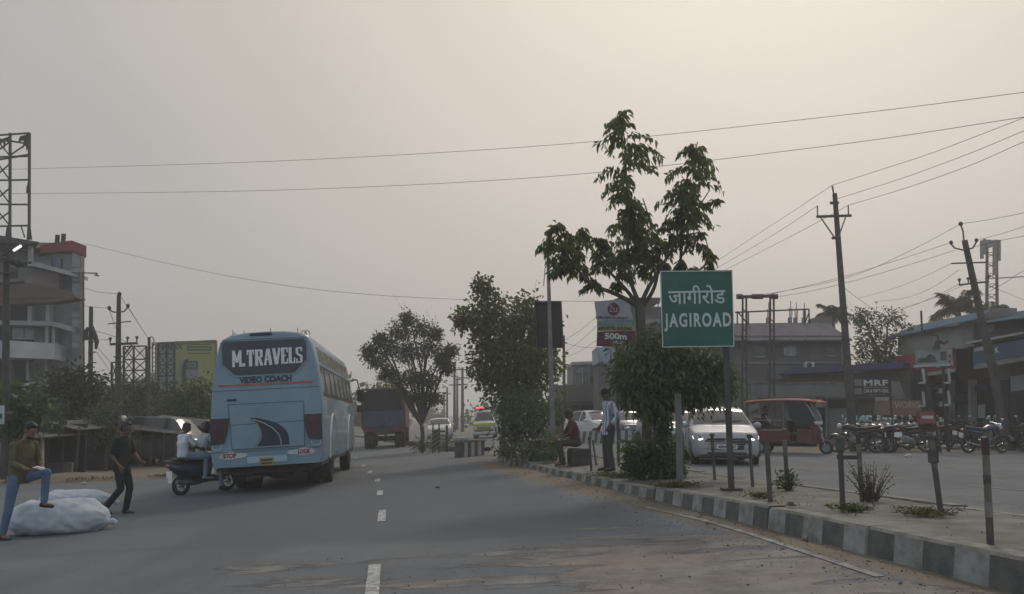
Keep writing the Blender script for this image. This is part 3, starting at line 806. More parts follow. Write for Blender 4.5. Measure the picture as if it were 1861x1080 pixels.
# ------------------------------------------------------------------ loft car bodies
def car(label, paint, L=3.85, W=1.735, prof=None, group=None, name='parked_car', cat='car', plate=None, swift=False, detail=True, wr=.31, belt=.93):
    root = thing(name, label, cat, group=group)
    T = prof or dict(
        zt=[(0, .52), (.02, .62), (.06, .74), (.14, .84), (.5, .92), (.98, 1.0), (1.06, 1.05), (1.35, 1.24), (1.62, 1.40), (1.85, 1.48), (2.2, 1.515), (2.7, 1.50), (3.15, 1.44), (3.45, 1.30), (3.68, 1.06), (3.8, .82), (3.85, .6)],
        zb=[(0, .30), (.3, .2), (3.5, .2), (3.85, .34)],
        w=[(0, .60), (.05, .74), (.16, .83), (.45, .865), (3.0, .865), (3.5, .84), (3.75, .74), (3.85, .6)],
        cowl=.98, roof=1.80, rear0=3.2, rear1=3.66, pill=2.12)
    def half(s):
        zt = lerp_tab(T['zt'], s); zb = lerp_tab(T['zb'], s); w_ = lerp_tab(T['w'], s)
        zbelt = min(zt - .03, belt * (1 if s > .6 else .9 + .1 * s / .6)); gh = max(0.0, zt - belt)
        wt = w_ * (1 - min(.26, .46 * gh)); zm = zb + (zbelt - zb) * .5
        return [(0, zt), (wt * .45, zt - .004 - .01 * min(1, gh * 3)), (wt * .86, zt - .022 - .02 * min(1, gh * 2)), (wt, zt - .06 - .02 * min(1, gh * 2)) if gh > .06 else (w_ * .95, zt - .045), (w_ * .975, zbelt - .0 if gh > .06 else zt - .1), (w_, zm + .04), (w_ * .985, zb + .12), (w_ * .9, zb)]
    def surf(s, t, off=0.0):
        """t 0 = roof centre .. 1 = sill; sign of t = side"""
        h = half(s); y, z = catmull(h, abs(t)); sg = 1 if t >= 0 else -1
        p = Vector((L / 2 - s, sg * y, z))
        if off:
            e = 0.01
            y2, z2 = catmull(h, min(1, abs(t) + e)); y1, z1 = catmull(h, max(0, abs(t) - e))
            d1 = Vector((0, sg * (y2 - y1), z2 - z1))
            h3 = half(s + e); y3, z3 = catmull(h3, abs(t)); h4 = half(s - e); y4, z4 = catmull(h4, abs(t))
            d2 = Vector((-2 * e, sg * (y3 - y4), z3 - z4))
            n = d1.cross(d2)
            if n.length > 1e-9:
                n.normalize()
                if n.dot(p - Vector((0, 0, .6))) < 0: n = -n
                p = p + n * off
        return p
    S = sorted(set([0, .01, .03] + [k * L / 44 for k in range(1, 44)] + [L - .03, L - .01, L])); ts = [k / 22 for k in range(23)]
    rings = [[surf(s, -t) for t in ts[::-1]] + [surf(s, t) for t in ts[1:]] for s in S]
    mb = MB(); mb.loft(rings, cap=True, closed=True); mb.build('body', paint, root, smooth=50)
    def patch(name, s0, s1, t0, t1, mat, off=.006, par=root, ns=8, nt_=8, sf=None):
        mb = MB(); vs = []
        for i in range(ns + 1):
            for j in range(nt_ + 1):
                u, v = i / ns, j / nt_
                s, t = (s0 + (s1 - s0) * u, t0 + (t1 - t0) * v) if sf is None else sf(u, v)
                vs.append(surf(s, t, off))
        mb.add(vs, [(i * (nt_ + 1) + j, i * (nt_ + 1) + j + 1, (i + 1) * (nt_ + 1) + j + 1, (i + 1) * (nt_ + 1) + j) for i in range(ns) for j in range(nt_)])
        o = mb.build(name, mat, par, smooth='all'); return o
    patch('windscreen', T['cowl'] + .1, T['roof'] - .06, -.33, .33, WSCR, .008, ns=10, nt_=12)
    patch('rear_window', T['rear0'] + .02, T['rear1'] - .08, -.3, .3, DGLASS, .008)
    for s in (-1, 1):
        for a, b in ((T['cowl'] + .55, T['pill'] - .03), (T['pill'] + .05, T['rear0'] - .02)):
            patch('side_window', a, b, s * .41, s * .555, DGLASS, .008, sf=lambda u, v: (a + (b - a) * u + (.30 * (1 - v) * (1 - u) if a < 1.8 else 0), s * (.415 + .14 * v)))
        for x in (.68, L - .66):
            wheel(root, (L / 2 - x, s * (W / 2 - .11), wr), wr, .19, s, STEEL)
            mb = MB(); n = 18; q = wr + .055
            arc = [(L / 2 - x + q * math.cos(math.pi * (k / n * 1.16 - .08)), wr + q * math.sin(math.pi * (k / n * 1.16 - .08))) for k in range(n + 1)]
            mb.add([Vector((x_, s * (W / 2 + .004), z_)) for x_, z_ in arc] + [Vector((x_, s * (W / 2 - .12), z_)) for x_, z_ in arc], [tuple(range(n + 1))] + [(k, k + 1, n + 2 + k, n + 1 + k) for k in range(n)])
            mb.build('wheel_arch', BLK, root)
        m = MB(); m.ell((L / 2 - T['cowl'] - .36, s * (W / 2 + .10), belt + .08), (.07, .115, .08), seg=12, rings=8); m.span((L / 2 - T['cowl'] - .38, s * (W / 2 - .04), belt + .04), (L / 2 - T['cowl'] - .36, s * (W / 2 + .06), belt + .05), .04, .03)
        m.build('mirror', paint, root, smooth=True)
        if detail:
            for sx in (T['pill'], T['cowl'] + .3):
                m = MB(); m.tube([surf(sx, s * t, .004) for t in [.57 + .05 * k for k in range(8)]], .006, 4); m.build('door_gap', BLK, root)
            m = MB(); q = surf(T['pill'] - .22, s * .62, .02); m.box(q, (.18, .02, .025), bev=.008); m.build('door_handle', paint, root)
    return root, surf, patch, half, T, L, W
WSCR = glassmat('windscreen_glass', (0.055, 0.066, 0.066), 0.14)
SILV = M('silver_car_paint', (0.34, 0.36, 0.385), (0.30, 0.32, 0.345), scale=1.2, rough=0.5, metal=0.0, coat=0.1, grime=.2)

def hatchback():
    root, surf, patch, half, T, L, W = car('silver hatchback with lit running lights driving towards us past the median posts', SILV, name='hatchback')
    X = L / 2
    fr = lambda u, z, d=0.0: Vector((X - lerp_tab([(0, 0), (.5, .02), (.65, .08), (.8, .22), (.9, .5)], abs(u)) + d, u, z))
    def face(name, pts, mat, d=.012, par=root):
        mb = MB(); n = len(pts); q = [fr(u, z, d) for u, z in pts]; bk = [fr(u, z, -.05) for u, z in pts]
        mb.add(q + bk, [tuple(range(n))] + [(k, (k + 1) % n, n + (k + 1) % n, n + k) for k in range(n)]); return mb.build(name, mat, par)
    # lower bumper block fills the nose
    mb = MB(); yy = [-.84, -.78, -.65, -.5, -.25, 0, .25, .5, .65, .78, .84]
    rg = []
    for z, d in ((.22, -.12), (.30, -.01), (.42, .012), (.58, .0), (.68, -.03), (.74, -.14)):
        rg.append([fr(u, z, d) for u in yy] + [fr(u, z, d - .25) for u in yy[::-1]])
    mb.loft(rg); mb.build('front_bumper', SILV, root, smooth=40)
    gr = face('grille', [(-.46, .69), (.46, .69), (.56, .60), (.40, .40), (-.40, .40), (-.56, .60)], BLK, .02)
    mb = MB()
    for z, a in ((.63, .5), (.57, .47), (.51, .44)): mb.span(fr(-a, z, .028), fr(a, z, .028), .012, .015)
    mb.build('grille_bar', STEEL, gr)
    mb = MB(); B = lambda u, z: fr(u, z, .036)
    for a, b in (((-.045, .655), (.05, .635)), ((.05, .635), (-.05, .60)), ((-.05, .60), (.045, .575)), ((-.045, .655), (-.02, .675)), ((.045, .575), (.02, .555))): mb.span(B(*a), B(*b), .022, .012)
    mb.build('badge', CHROME, gr)
    npl = face('number_plate', [(-.25, .535), (.25, .535), (.25, .425), (-.25, .425)], WLET, .045)
    text('AS01BR6227', .085, 'lettering', BLK, npl, facing(fr(0, .48, .05), (0, 1, 0), (0, 0, 1)), bold=.002, width=.44)
    face('air_intake', [(-.5, .34), (.5, .34), (.44, .27), (-.44, .27)], BLK, .03)
    for s in (-1, 1):
        hl = face('headlight', [(s * .58, .74), (s * .70, .80), (s * .82, .80), (s * .83, .70), (s * .78, .63), (s * .60, .655)], CLENS, .02)
        hb = face('lamp_housing', [(s * .61, .725), (s * .70, .775), (s * .79, .77), (s * .79, .70), (s * .62, .68)], DGLASS, .026, par=hl)
        mb = MB(); mb.tube([fr(s * .59, .685, .03), fr(s * .66, .655, .03), fr(s * .74, .65, .035), fr(s * .80, .675, .04), fr(s * .825, .74, .045)], [.016, .03, .032, .026, .014], 8); mb.build('running_light', LIT, hl, smooth=True)
        fl = face('fog_lamp_recess', [(s * .56, .46), (s * .80, .50), (s * .80, .34), (s * .60, .33)], BLK, .016)
        mb = MB(); c = fr(s * .70, .41, .0); mb.tube([c, c + Vector((.03, 0, 0))], .055, 14); mb.build('fog_lamp', CLENS, fl, smooth=True)
        mb = MB(); mb.tube([fr(s * .52, .58, .02), fr(s * .60, .33, .025), fr(s * .80, .33, .03)], .014, 6); mb.build('trim', CHROME, fl)
    mb = MB(); 
    for s in (-.5, .25): mb.tube([surf(T['cowl'] + .14, .2 * s * 2 * .5, .02), surf(T['cowl'] + .20, .2 * (s * 2 * .5 + .8), .02)], .009, 5)
    mb.build('wiper', BLK, root)
    mb = MB(); mb.box((0, 0, .24), (L - .7, 1.3, .14)); mb.build('underbody', BLK2, root)
    return root
hb = hatchback()
p = gp(1318, 845); on_ground(hb, p.x + .17, p.y + 1.40, R(-90 - 7))
def simple_car(label, paint, px, py, yaw, plate=False, group=None, **k):
    root, surf, patch, half, T, L, W = car(label, paint, detail=False, group=group, **k)
    X = L / 2; fz = k.get('fz', .66)
    mb = MB(); 
    for s in (-1, 1):
        m = MB(); q = surf(.09, s * .42, .01); m.ell((X - .12, s * (W / 2 - .24), .68), (.11, .15, .07)); m.build('headlight', CLENS, root, smooth=True)
    m = MB(); m.box((X - .03, 0, .56), (.08, .8, .16), bev=.03); m.build('grille', BLK, root)
    m = MB(); m.box((X - .02, 0, .40), (.12, 1.4, .16), bev=.05); m.build('front_bumper', paint, root)
    m = MB(); m.box((X + .05, 0, .45), (.02, .48, .1)); m.build('number_plate', WLET, root)
    p = gp(px, py) if not isinstance(px, Vector) else px
    on_ground(root, p.x, p.y, yaw); return root
WCAR = M('white_car_paint', (.62, .62, .61), (.55, .55, .54), scale=1.5, rough=.35, coat=.4)
BCAR = M('dark_blue_car_paint', (.05, .065, .10), (.04, .05, .08), scale=1.5, rough=.3, coat=.6)
simple_car('white car approaching behind the yellow and black hazard board', WCAR, at(800, 800, 64), 0, R(-90 + 4))
simple_car('white car half hidden beyond the ambulance at the bushes', WCAR, at(930, 800, 74), 0, R(-90 - 8))
simple_car('white car stopped behind the striped barrier, beside the man in the striped shirt', WCAR, at(1083, 800, 44), 0, R(-90 + 28))
simple_car('dark blue car stopped behind the striped barrier under the bush', BCAR, at(1143, 800, 43), 0, R(-90 + 10))
simple_car('grey car glimpsed at the left between bush and silver hatchback', M('grey_car_paint', (.3, .31, .32), rough=.35, coat=.4), at(1222, 812, 33), 0, R(-90 + 12))

VANP = dict(zt=[(0, .7), (.02, .9), (.1, 1.02), (.42, 1.12), (.5, 1.16), (.8, 1.5), (1.08, 1.76), (1.3, 1.82), (2.4, 1.85), (3.4, 1.84), (3.6, 1.78), (3.66, 1.5), (3.67, .8)],
            zb=[(0, .3), (.3, .22), (3.4, .22), (3.67, .3)], w=[(0, .62), (.06, .70), (.2, .735), (3.5, .74), (3.67, .68)], cowl=.40, roof=1.10, rear0=3.5, rear1=3.66, pill=1.75)
def ambulance():
    root, surf, patch, half, T, L, W = car('white and yellow ambulance van with its red beacon lit, coming towards us', WHITE, L=3.67, W=1.48, prof=VANP, name='ambulance', cat='ambulance', detail=False, belt=1.06)
    X = L / 2; YEL = M('fluorescent_yellow', (.62, .62, .08), (.5, .5, .06), rough=.5)
    m = MB(); m.box((X - .08, 0, .93), (.2, 1.38, .2), bev=.04); m.build('bonnet_band', YEL, root)
    m = MB(); m.box((X - .0, 0, .62), (.12, 1.2, .3), bev=.04); m.build('grille', BLK2, root)
    m = MB()
    for z in (.55, .62, .69): m.box((X + .065, 0, z), (.02, 1.1, .025))
    m.build('grille_bar', YEL, root)
    m = MB(); m.box((X - .02, 0, .38), (.16, 1.4, .2), bev=.05); m.build('front_bumper', WHITE, root)
    for s in (-1, 1):
        m = MB(); m.box((X + .02, s * .56, .68), (.1, .22, .18), bev=.03); m.build('headlight', CLENS, root)
    lb = MB(); lb.box((X - 1.3, 0, 1.93), (.25, 1.1, .05)); lb = lb.build('light_bar', BLK, root)
    m = MB(); m.box((X - 1.3, -.28, 2.0), (.24, .5, .13), bev=.03); m.build('beacon', LITR, lb)
    m = MB(); m.box((X - 1.3, .30, 2.0), (.24, .5, .12), bev=.03); m.build('beacon', M('blue_lens', (.05, .09, .35), rough=.2), lb)
    q = at(883, 800, 60); on_ground(root, q.x, q.y, R(-90 - 1)); return root
ambulance()

# ------------------------------------------------------------------ the lorry ahead
def lorry():
    root = thing('lorry', 'maroon and blue lorry seen from behind, driving away under the big tree', 'truck')
    MAR = M('maroon_truck_paint', (.095, .032, .036), (.065, .025, .03), scale=2, rough=.6, grime=.5)
    BLU = M('dull_blue_tailgate', (.045, .065, .13), (.03, .045, .09), scale=2.5, rough=.6, grime=.4)
    DARK = M('tarpaulin', (.028, .026, .028), (.018, .018, .02), scale=2, rough=.85, bump=.4)
    mb = MB(); 
    for s in (-1, 1): mb.box((.6, s * 1.16, 2.15), (4.9, .07, 2.1))
    mb.box((3.0, 0, 2.15), (.08, 2.3, 2.1)); mb.box((.6, 0, 1.12), (4.9, 2.3, .12))
    mb.build('load_bed', MAR, root)
    mb = MB(); mb.prism([(-1.12, 1.3), (1.12, 1.3), (1.12, 3.1), (.6, 3.2), (-.6, 3.22), (-1.12, 3.12)], -1.75, 2.9, Matrix(((0, 1, 0, 0), (1, 0, 0, 0), (0, 0, 1, 0), (0, 0, 0, 1)))); mb.build('load', DARK, root)
    mb = MB()
    for s in (-1, 1): mb.box((-1.8, s * 1.12, 2.2), (.12, .16, 2.1))
    mb.box((-1.8, 0, 3.22), (.1, 2.3, .09)); mb.box((-1.8, 0, 2.02), (.09, 2.1, .06)); mb.build('bed_frame', MAR, root)
    tg = MB(); tg.box((-1.86, 0, 1.62), (.07, 2.1, .86)); tg = tg.build('tailgate', BLU, root)
    mb = MB()
    for y in (-.8, -.3, .3, .8): mb.box((-1.91, y, 1.62), (.04, .07, .84))
    mb.build('rib', BLU, tg)
    mb = MB(); mb.box((-1.8, 0, .98), (.12, 2.2, .2)); mb.box((-1.7, 0, .62), (.1, 2.0, .12)); mb.box((.8, 0, .85), (6.0, .9, .2)); mb.tube([(-.9, -1, .5), (-.9, 1, .5)], .1, 8); mb.build('chassis', BLK2, root)
    for s in (-1, 1):
        m = MB(); m.box((-1.88, s * .85, .98), (.05, .3, .12), bev=.02); m.build('tail_light', RLENS, root)
        for y in (.98, .68): wheel(root, (-.9, s * y, .5), .5, .26, s, BLK2)
        wheel(root, (3.9, s * .95, .5), .5, .27, s, BLK2)
        m = MB(); m.box((-1.45, s * .85, .55), (.02, .5, .5)); m.build('mudflap', RUB, root)
    m = MB(); m.box((-1.89, 0, .82), (.03, .5, .14)); m.build('number_plate', M('yellow_plate', (.33, .25, .1)), root)
    m = MB(); m.box((4.0, 0, 1.7), (1.7, 2.2, 1.9), bev=.15); cab = m.build('cab', MAR, root, smooth=30)
    m = MB(); m.box((4.86, 0, 2.05), (.04, 1.9, .7), bev=.02); m.build('windscreen', DGLASS, cab)
    for s in (-1, 1):
        m = MB(); m.tube([(4.7, s * 1.1, 2.3), (4.9, s * 1.4, 2.3)], .02, 6); m.box((4.9, s * 1.42, 2.05), (.06, .18, .4)); m.build('mirror', BLK, cab)
    q = at(698, 820, 49.5); on_ground(root, q.x, q.y + 1, R(90 + 4)); return root
lorry()
# ------------------------------------------------------------------ two-wheelers
def moto_materials(c): return M('bike_paint_%d' % int(sum(v * 1000 * (i + 1) for i, v in enumerate(c))), c, tuple(v * .7 for v in c), scale=4, rough=.3, coat=.6, grime=.2)
CHROMED = M('worn_chrome', (.34, .34, .34), (.2, .2, .2), scale=8, rough=.32, metal=1, grime=.4)
VINYL = M('black_vinyl_seat', (.035, .035, .036), (.025, .025, .025), scale=9, rough=.55)
ENG = M('engine_alloy', (.2, .2, .2), (.1, .1, .1), scale=7, rough=.55, metal=.5, grime=.5)

def bike_wheel(parent, x, r, w_):
    o = bpy.data.objects.new('wheel', None); col.objects.link(o); o.parent = parent; o.location = (x, 0, r)
    mb = MB(); n = 24; rings = []
    for k in range(n + 1):
        a = 2 * math.pi * k / n
        rings.append([(math.cos(a) * (r - w_ / 2 + w_ / 2 * math.cos(b)), w_ / 2 * math.sin(b), math.sin(a) * (r - w_ / 2 + w_ / 2 * math.cos(b))) for b in [2 * math.pi * j / 8 for j in range(8)]])
    mb.loft(rings, cap=False); mb.build('tyre', RUB, o, smooth=True)
    mb = MB(); rr = r - w_ * .95
    rings = [[(math.cos(a) * (rr + .012 * math.cos(b)), .02 * math.sin(b), math.sin(a) * (rr + .012 * math.cos(b))) for b in [2 * math.pi * j / 6 for j in range(6)]] for a in [2 * math.pi * k / n for k in range(n + 1)]]
    mb.loft(rings, cap=False); mb.tube([(0, -.06, 0), (0, .06, 0)], .05, 10)
    for k in range(6):
        a = 2 * math.pi * k / 6 + .2; mb.span((0, 0, 0), (math.cos(a) * rr, 0, math.sin(a) * rr), .022, .02, up=(0, 1, 0))
    mb.build('rim', CHROMED, o, smooth=True)
    return o

def motorcycle(label, paint, group, topbox=None):
    root = thing('motorcycle', label, 'motorcycle', group=group)
    bike_wheel(root, -.64, .30, .10); bike_wheel(root, .66, .30, .085)
    m = MB()
    for s in (-1, 1): m.tube([(.66, s * .085, .30), (.47, s * .085, .78), (.43, s * .085, .9)], .022, 8)
    m.build('front_fork', CHROMED, root, smooth=True)
    m = MB(); m.tube([(.42, 0, .86), (.2, 0, .80), (-.2, 0, .74), (-.75, 0, .78)], .03, 8); m.tube([(.42, 0, .8), (.28, 0, .45), (.1, 0, .28), (-.3, 0, .28), (-.32, 0, .7)], .022, 8)
    for s in (-1, 1): m.tube([(-.3, s * .07, .32), (-.64, s * .08, .30)], .022, 6); m.tube([(-.62, s * .1, .33), (-.5, s * .11, .68)], .028, 8)
    m.tube([(-.1, .1, .3), (-.05, .25, .02)], .012, 6)
    m.build('frame', BLK, root, smooth=True)
    m = MB(); m.box((.05, 0, .42), (.36, .22, .26), bev=.05); m.tube([(.1, 0, .5), (.2, 0, .70)], .09, 10); m.box((-.18, 0, .38), (.2, .26, .2), bev=.06); m.build('engine', ENG, root, smooth=30)
    m = MB(); m.loft([[(x, w_ * math.cos(a), z + h * math.sin(a)) for a in [2 * math.pi * k / 14 for k in range(14)]] for x, w_, z, h in ((.44, .05, .86, .05), (.38, .12, .87, .09), (.22, .15, .88, .11), (.05, .13, .85, .09), (-.08, .08, .82, .05))]); m.build('fuel_tank', paint, root, smooth=True)
    m = MB(); m.loft([[(x, w_ * math.cos(a), z + h * math.sin(a)) for a in [2 * math.pi * k / 12 for k in range(12)]] for x, w_, z, h in ((.0, .07, .82, .03), (-.1, .12, .81, .05), (-.4, .13, .83, .055), (-.7, .11, .88, .05), (-.8, .06, .89, .03))]); m.build('seat', VINYL, root, smooth=True)
    m = MB(); m.loft([[(x, w_ * math.cos(a), z + h * math.sin(a)) for a in [2 * math.pi * k / 10 for k in range(10)]] for x, w_, z, h in ((-.1, .08, .70, .08), (-.4, .12, .72, .09), (-.75, .08, .79, .06), (-.9, .04, .83, .03))]); m.build('tail_panel', paint, root, smooth=True)
    m = MB(); m.box((-.92, 0, .80), (.04, .12, .06), bev=.015); m.build('tail_light', RLENS, root)
    for x0, r_, a0, a1 in ((.66, .34, 30, 150), (-.64, .345, 20, 130)):
        m = MB(); rg = []
        for k in range(9):
            a = R(a0 + (a1 - a0) * k / 8); rg.append([(x0 + math.cos(a) * r_, -.06, .30 + math.sin(a) * r_ - .015), (x0 + math.cos(a) * (r_ + .012), 0, .30 + math.sin(a) * (r_ + .012)), (x0 + math.cos(a) * r_, .06, .30 + math.sin(a) * r_ - .015)])
        m.loft(rg, cap=False, closed=False); m.build('mudguard', paint if x0 > 0 else BLK, root, smooth=True)
    m = MB(); m.tube([(.34, -.36, .98), (.40, -.2, 1.02), (.43, 0, .99), (.40, .2, 1.02), (.34, .36, .98)], .014, 8)
    hb_ = m.build('handlebar', CHROMED, root, smooth=True)
    for s in (-1, 1):
        m = MB(); m.tube([(.33, s * .37, .98), (.37, s * .26, 1.0)], .02, 8); m.build('grip', RUB, hb_)
        m = MB(); m.tube([(.40, s * .22, 1.02), (.36, s * .30, 1.16)], .007, 5); m.ell((.36, s * .31, 1.19), (.025, .065, .045)); m.build('mirror', GLINT, hb_, smooth=True)
        m = MB(); m.ell((.50, s * .17, .86), (.03, .035, .025)); m.build('indicator', M('amber_lens', (.6, .25, .03), rough=.3), root, smooth=True)
    m = MB(); m.ell((.52, 0, .90), (.09, .10, .11)); m.build('headlight', GLINT, root, smooth=True)
    m = MB(); m.tube([(.15, -.12, .5), (.25, -.13, .3), (0, -.15, .24), (-.35, -.16, .28), (-.85, -.17, .40)], [.02, .02, .025, .045, .045], 8); m.build('exhaust', CHROMED, root, smooth=True)
    m = MB(); m.box((-.95, 0, .62), (.015, .2, .16)); m.build('number_plate', WLET, root)
    if topbox:
        b = MB(); b.box((-.72, 0, 1.16), (.5, .46, .44), bev=.03); b = b.build('delivery_box', topbox, root)
        m = MB(); m.box((-.72, 0, 1.38), (.52, .48, .03)); m.build('lid', topbox, b)
        for s in (-1, 1):
            m = MB(); m.box((-.72, s * .236, 1.18), (.36, .008, .1)); m.build('label_panel', M('pale_label', (.5, .45, .42), rough=.6), b)
    return root

def scooter(label, paint, group=None):
    root = thing('scooter', label, 'scooter', group=group)
    bike_wheel(root, -.62, .235, .105); bike_wheel(root, .64, .235, .095)
    def tub(name, secs, mat, par=root, seg=14):
        m = MB(); m.loft([[(x, w_ * math.cos(a), z + h * math.sin(a)) for a in [2 * math.pi * k / seg for k in range(seg)]] for x, w_, z, h in secs]); return m.build(name, mat, par, smooth=True)
    tub('rear_cowl', ((.0, .13, .55, .14), (-.15, .19, .56, .20), (-.45, .21, .57, .20), (-.75, .17, .63, .14), (-.93, .09, .70, .07)), paint)
    tub('seat', ((.08, .10, .76, .03), (0, .15, .77, .05), (-.3, .17, .79, .055), (-.65, .16, .83, .055), (-.85, .1, .84, .03)), VINYL)
    m = MB(); m.box((.2, 0, .30), (.5, .34, .07), bev=.03); m.box((-.3, 0, .32), (.7, .16, .14), bev=.04); m.build('floorboard', BLK2, root)
    ap = MB(); rg = []
    for x, z, w_ in ((.42, .30, .17), (.49, .45, .20), (.50, .65, .21), (.46, .82, .19), (.40, .95, .12)):
        rg.append([(x - .06, -w_, z), (x, -w_ * .6, z), (x + .05, 0, z), (x, w_ * .6, z), (x - .06, w_, z), (x - .08, w_ * .6, z), (x - .05, 0, z), (x - .08, -w_ * .6, z)])
    ap.loft(rg); ap.build('front_apron', paint, root, smooth=40)
    m = MB(); m.box((.60, 0, .49), (.16, .14, .05), bev=.02); m.loft([[(.64 + math.cos(R(a)) * .27, y, .235 + math.sin(R(a)) * .27) for y in (-.065, 0, .065)] for a in (20, 50, 80, 110, 140, 165)], cap=False, closed=False); m.build('mudguard', paint, root)
    m = MB()
    for s in (-1, 1): m.tube([(.64, s * .075, .235), (.5, s * .05, .6)], .022, 6)
    m.tube([(.5, 0, .55), (.40, 0, .98)], .03, 8); m.build('front_fork', BLK, root, smooth=True)
    hd = MB(); hd.ell((.43, 0, 1.02), (.13, .17, .09)); hd = hd.build('headset', paint, root, smooth=True)
    m = MB(); m.ell((.53, 0, 1.02), (.05, .09, .055)); m.build('headlight', CLENS, hd, smooth=True)
    m = MB(); m.tube([(.30, -.35, 1.03), (.38, -.2, 1.03), (.40, .2, 1.03), (.30, .35, 1.03)], .016, 8); m.build('handlebar', BLK, hd)
    for s in (-1, 1):
        m = MB(); m.tube([(.36, s * .24, 1.03), (.34, s * .30, 1.20)], .007, 5); m.ell((.34, s * .31, 1.24), (.022, .055, .065)); m.build('mirror', BLK, hd, smooth=True)
    m = MB(); m.box((-.95, 0, .70), (.05, .2, .07), bev=.02); m.build('tail_light', RLENS, root)
    m = MB(); m.box((-.92, 0, .50), (.012, .22, .16)); m.box((-.9, 0, .42), (.01, .16, .22)); m.build('number_plate', WLET, root)
    m = MB(); m.tube([(-.2, -.16, .25), (-.45, -.17, .27), (-.85, -.18, .33)], [.025, .055, .055], 10); m.build('exhaust', ENG, root, smooth=True)
    m = MB(); m.tube([(-.6, s_, .80) if False else (-.55 - .4 * t, .16 * c_, .82 + .06 * math.sin(math.pi * t)) for c_ in (1, -1) for t in ((0, .5, 1) if c_ == 1 else (1, .5, 0))], .012, 6); m.build('grab_rail', CHROMED, root)
    return root

GB = 'motorcycles parked along the right-hand shops'
BK = [moto_materials((.03, .03, .034)), moto_materials((.16, .02, .025)), moto_materials((.03, .045, .10)), moto_materials((.36, .36, .37))]
GLINT = M('painted_glint_glass', (.62, .64, .66), (.5, .52, .54), rough=.12, coat=.5)  # highlights on mirrors and headlights are put into a pale base colour
def park(o, px, py, yaw, lean=7):
    p = gp(px, py); o.matrix_world = Matrix.Translation((p.x, p.y, p.z)) @ Matrix.Rotation(R(yaw), 4, 'Z') @ Matrix.Rotation(R(lean), 4, 'X'); return o
protos = [motorcycle('proto', BK[0], GB), motorcycle('proto', BK[1], GB), motorcycle('proto', BK[2], GB), motorcycle('proto', BK[3], GB)]
boxm = M('red_delivery_box', (.22, .05, .055), (.16, .04, .045), scale=5, rough=.6, grime=.3)
boxb = motorcycle('proto', BK[0], GB, boxm)
scp = scooter('proto', BK[3], GB)
row = [  # prototype, px, py, yaw, label
    (0, 1556, 823, 150, 'black motorcycle nearest the red rickshaw, leftmost of the parked row'),
    (2, 1578, 818, 118, 'dark blue motorcycle parked second from the red rickshaw'),
    (1, 1602, 821, 100, 'dark red motorcycle parked in the middle of the left cluster'),
    (0, 1622, 817, 122, 'black motorcycle parked just left of the bike with the red box'),
    (4, 1648, 822, 168, 'black delivery motorcycle with a red box behind its seat, left of the hoarding post'),
    (3, 1672, 812, 95, 'silver motorcycle parked between the red-box bike and the hoarding post'),
    (5, 1712, 812, 70, 'silver scooter parked just right of the hoarding post'),
    (0, 1738, 806, 105, 'black motorcycle parked behind the silver scooter'),
    (2, 1790, 824, 12, 'large dark motorcycle standing side-on nearest the road at the right'),
    (1, 1768, 804, 100, 'dark red motorcycle parked behind the large side-on motorcycle'),
    (0, 1812, 803, 80, 'black motorcycle parked against the dark shop doorway'),
    (4, 1836, 806, 178, 'delivery motorcycle with a red box at the far right of the row'),
    (3, 1858, 815, 60, 'silver motorcycle cut by the right edge of the photo'),
    (2, 1567, 819, 134, 'dark blue motorcycle squeezed in right behind the leftmost black one'),
    (0, 1592, 822, 108, 'black motorcycle at the front of the left cluster between blue and dark red'),
    (3, 1612, 814, 84, 'silver motorcycle behind the dark red one in the left cluster'),
    (0, 1662, 814, 128, 'black motorcycle just right of the red delivery box'),
    (0, 1704, 815, 100, 'black motorcycle at the foot of the double-post board'),
    (0, 1775, 812, 66, 'black motorcycle just behind the rear wheel of the side-on one'),
    (5, 1800, 809, 96, 'dark scooter parked behind the side-on motorcycle tank'),
    (0, 1834, 818, 112, 'black motorcycle near the road between the side-on one and the right edge'),
    (0, 1588, 812, 75, 'black motorcycle standing behind the dark blue one in the left cluster'),
    (1, 1636, 810, 60, 'dark red motorcycle standing behind the red delivery box bike'),
    (5, 1690, 809, 120, 'dark silver scooter directly behind the hoarding post'),
    (0, 1726, 811, 130, 'black motorcycle parked between the scooter and the pale litter bags'),
    (2, 1752, 808, 62, 'dark blue motorcycle parked at an angle behind the litter'),
    (3, 1782, 806, 118, 'silver motorcycle partly hidden behind the large side-on motorcycle'),
    (0, 1822, 811, 140, 'black motorcycle parked at an angle left of the far red delivery box'),
    (2, 1846, 809, 75, 'dark blue motorcycle parked beside the far red delivery box'),
]
usedp = set()
plist = protos + [boxb, scp]; plist = [protos[0], protos[1], protos[2], protos[3], boxb, scp]
for k, px, py, yaw, lab in row:
    o = plist[k] if k not in usedp else copy_tree(plist[k])
    usedp.add(k); park(o, px, py, yaw, 8); o['label'] = lab
    if k == 5: o['group'] = GB
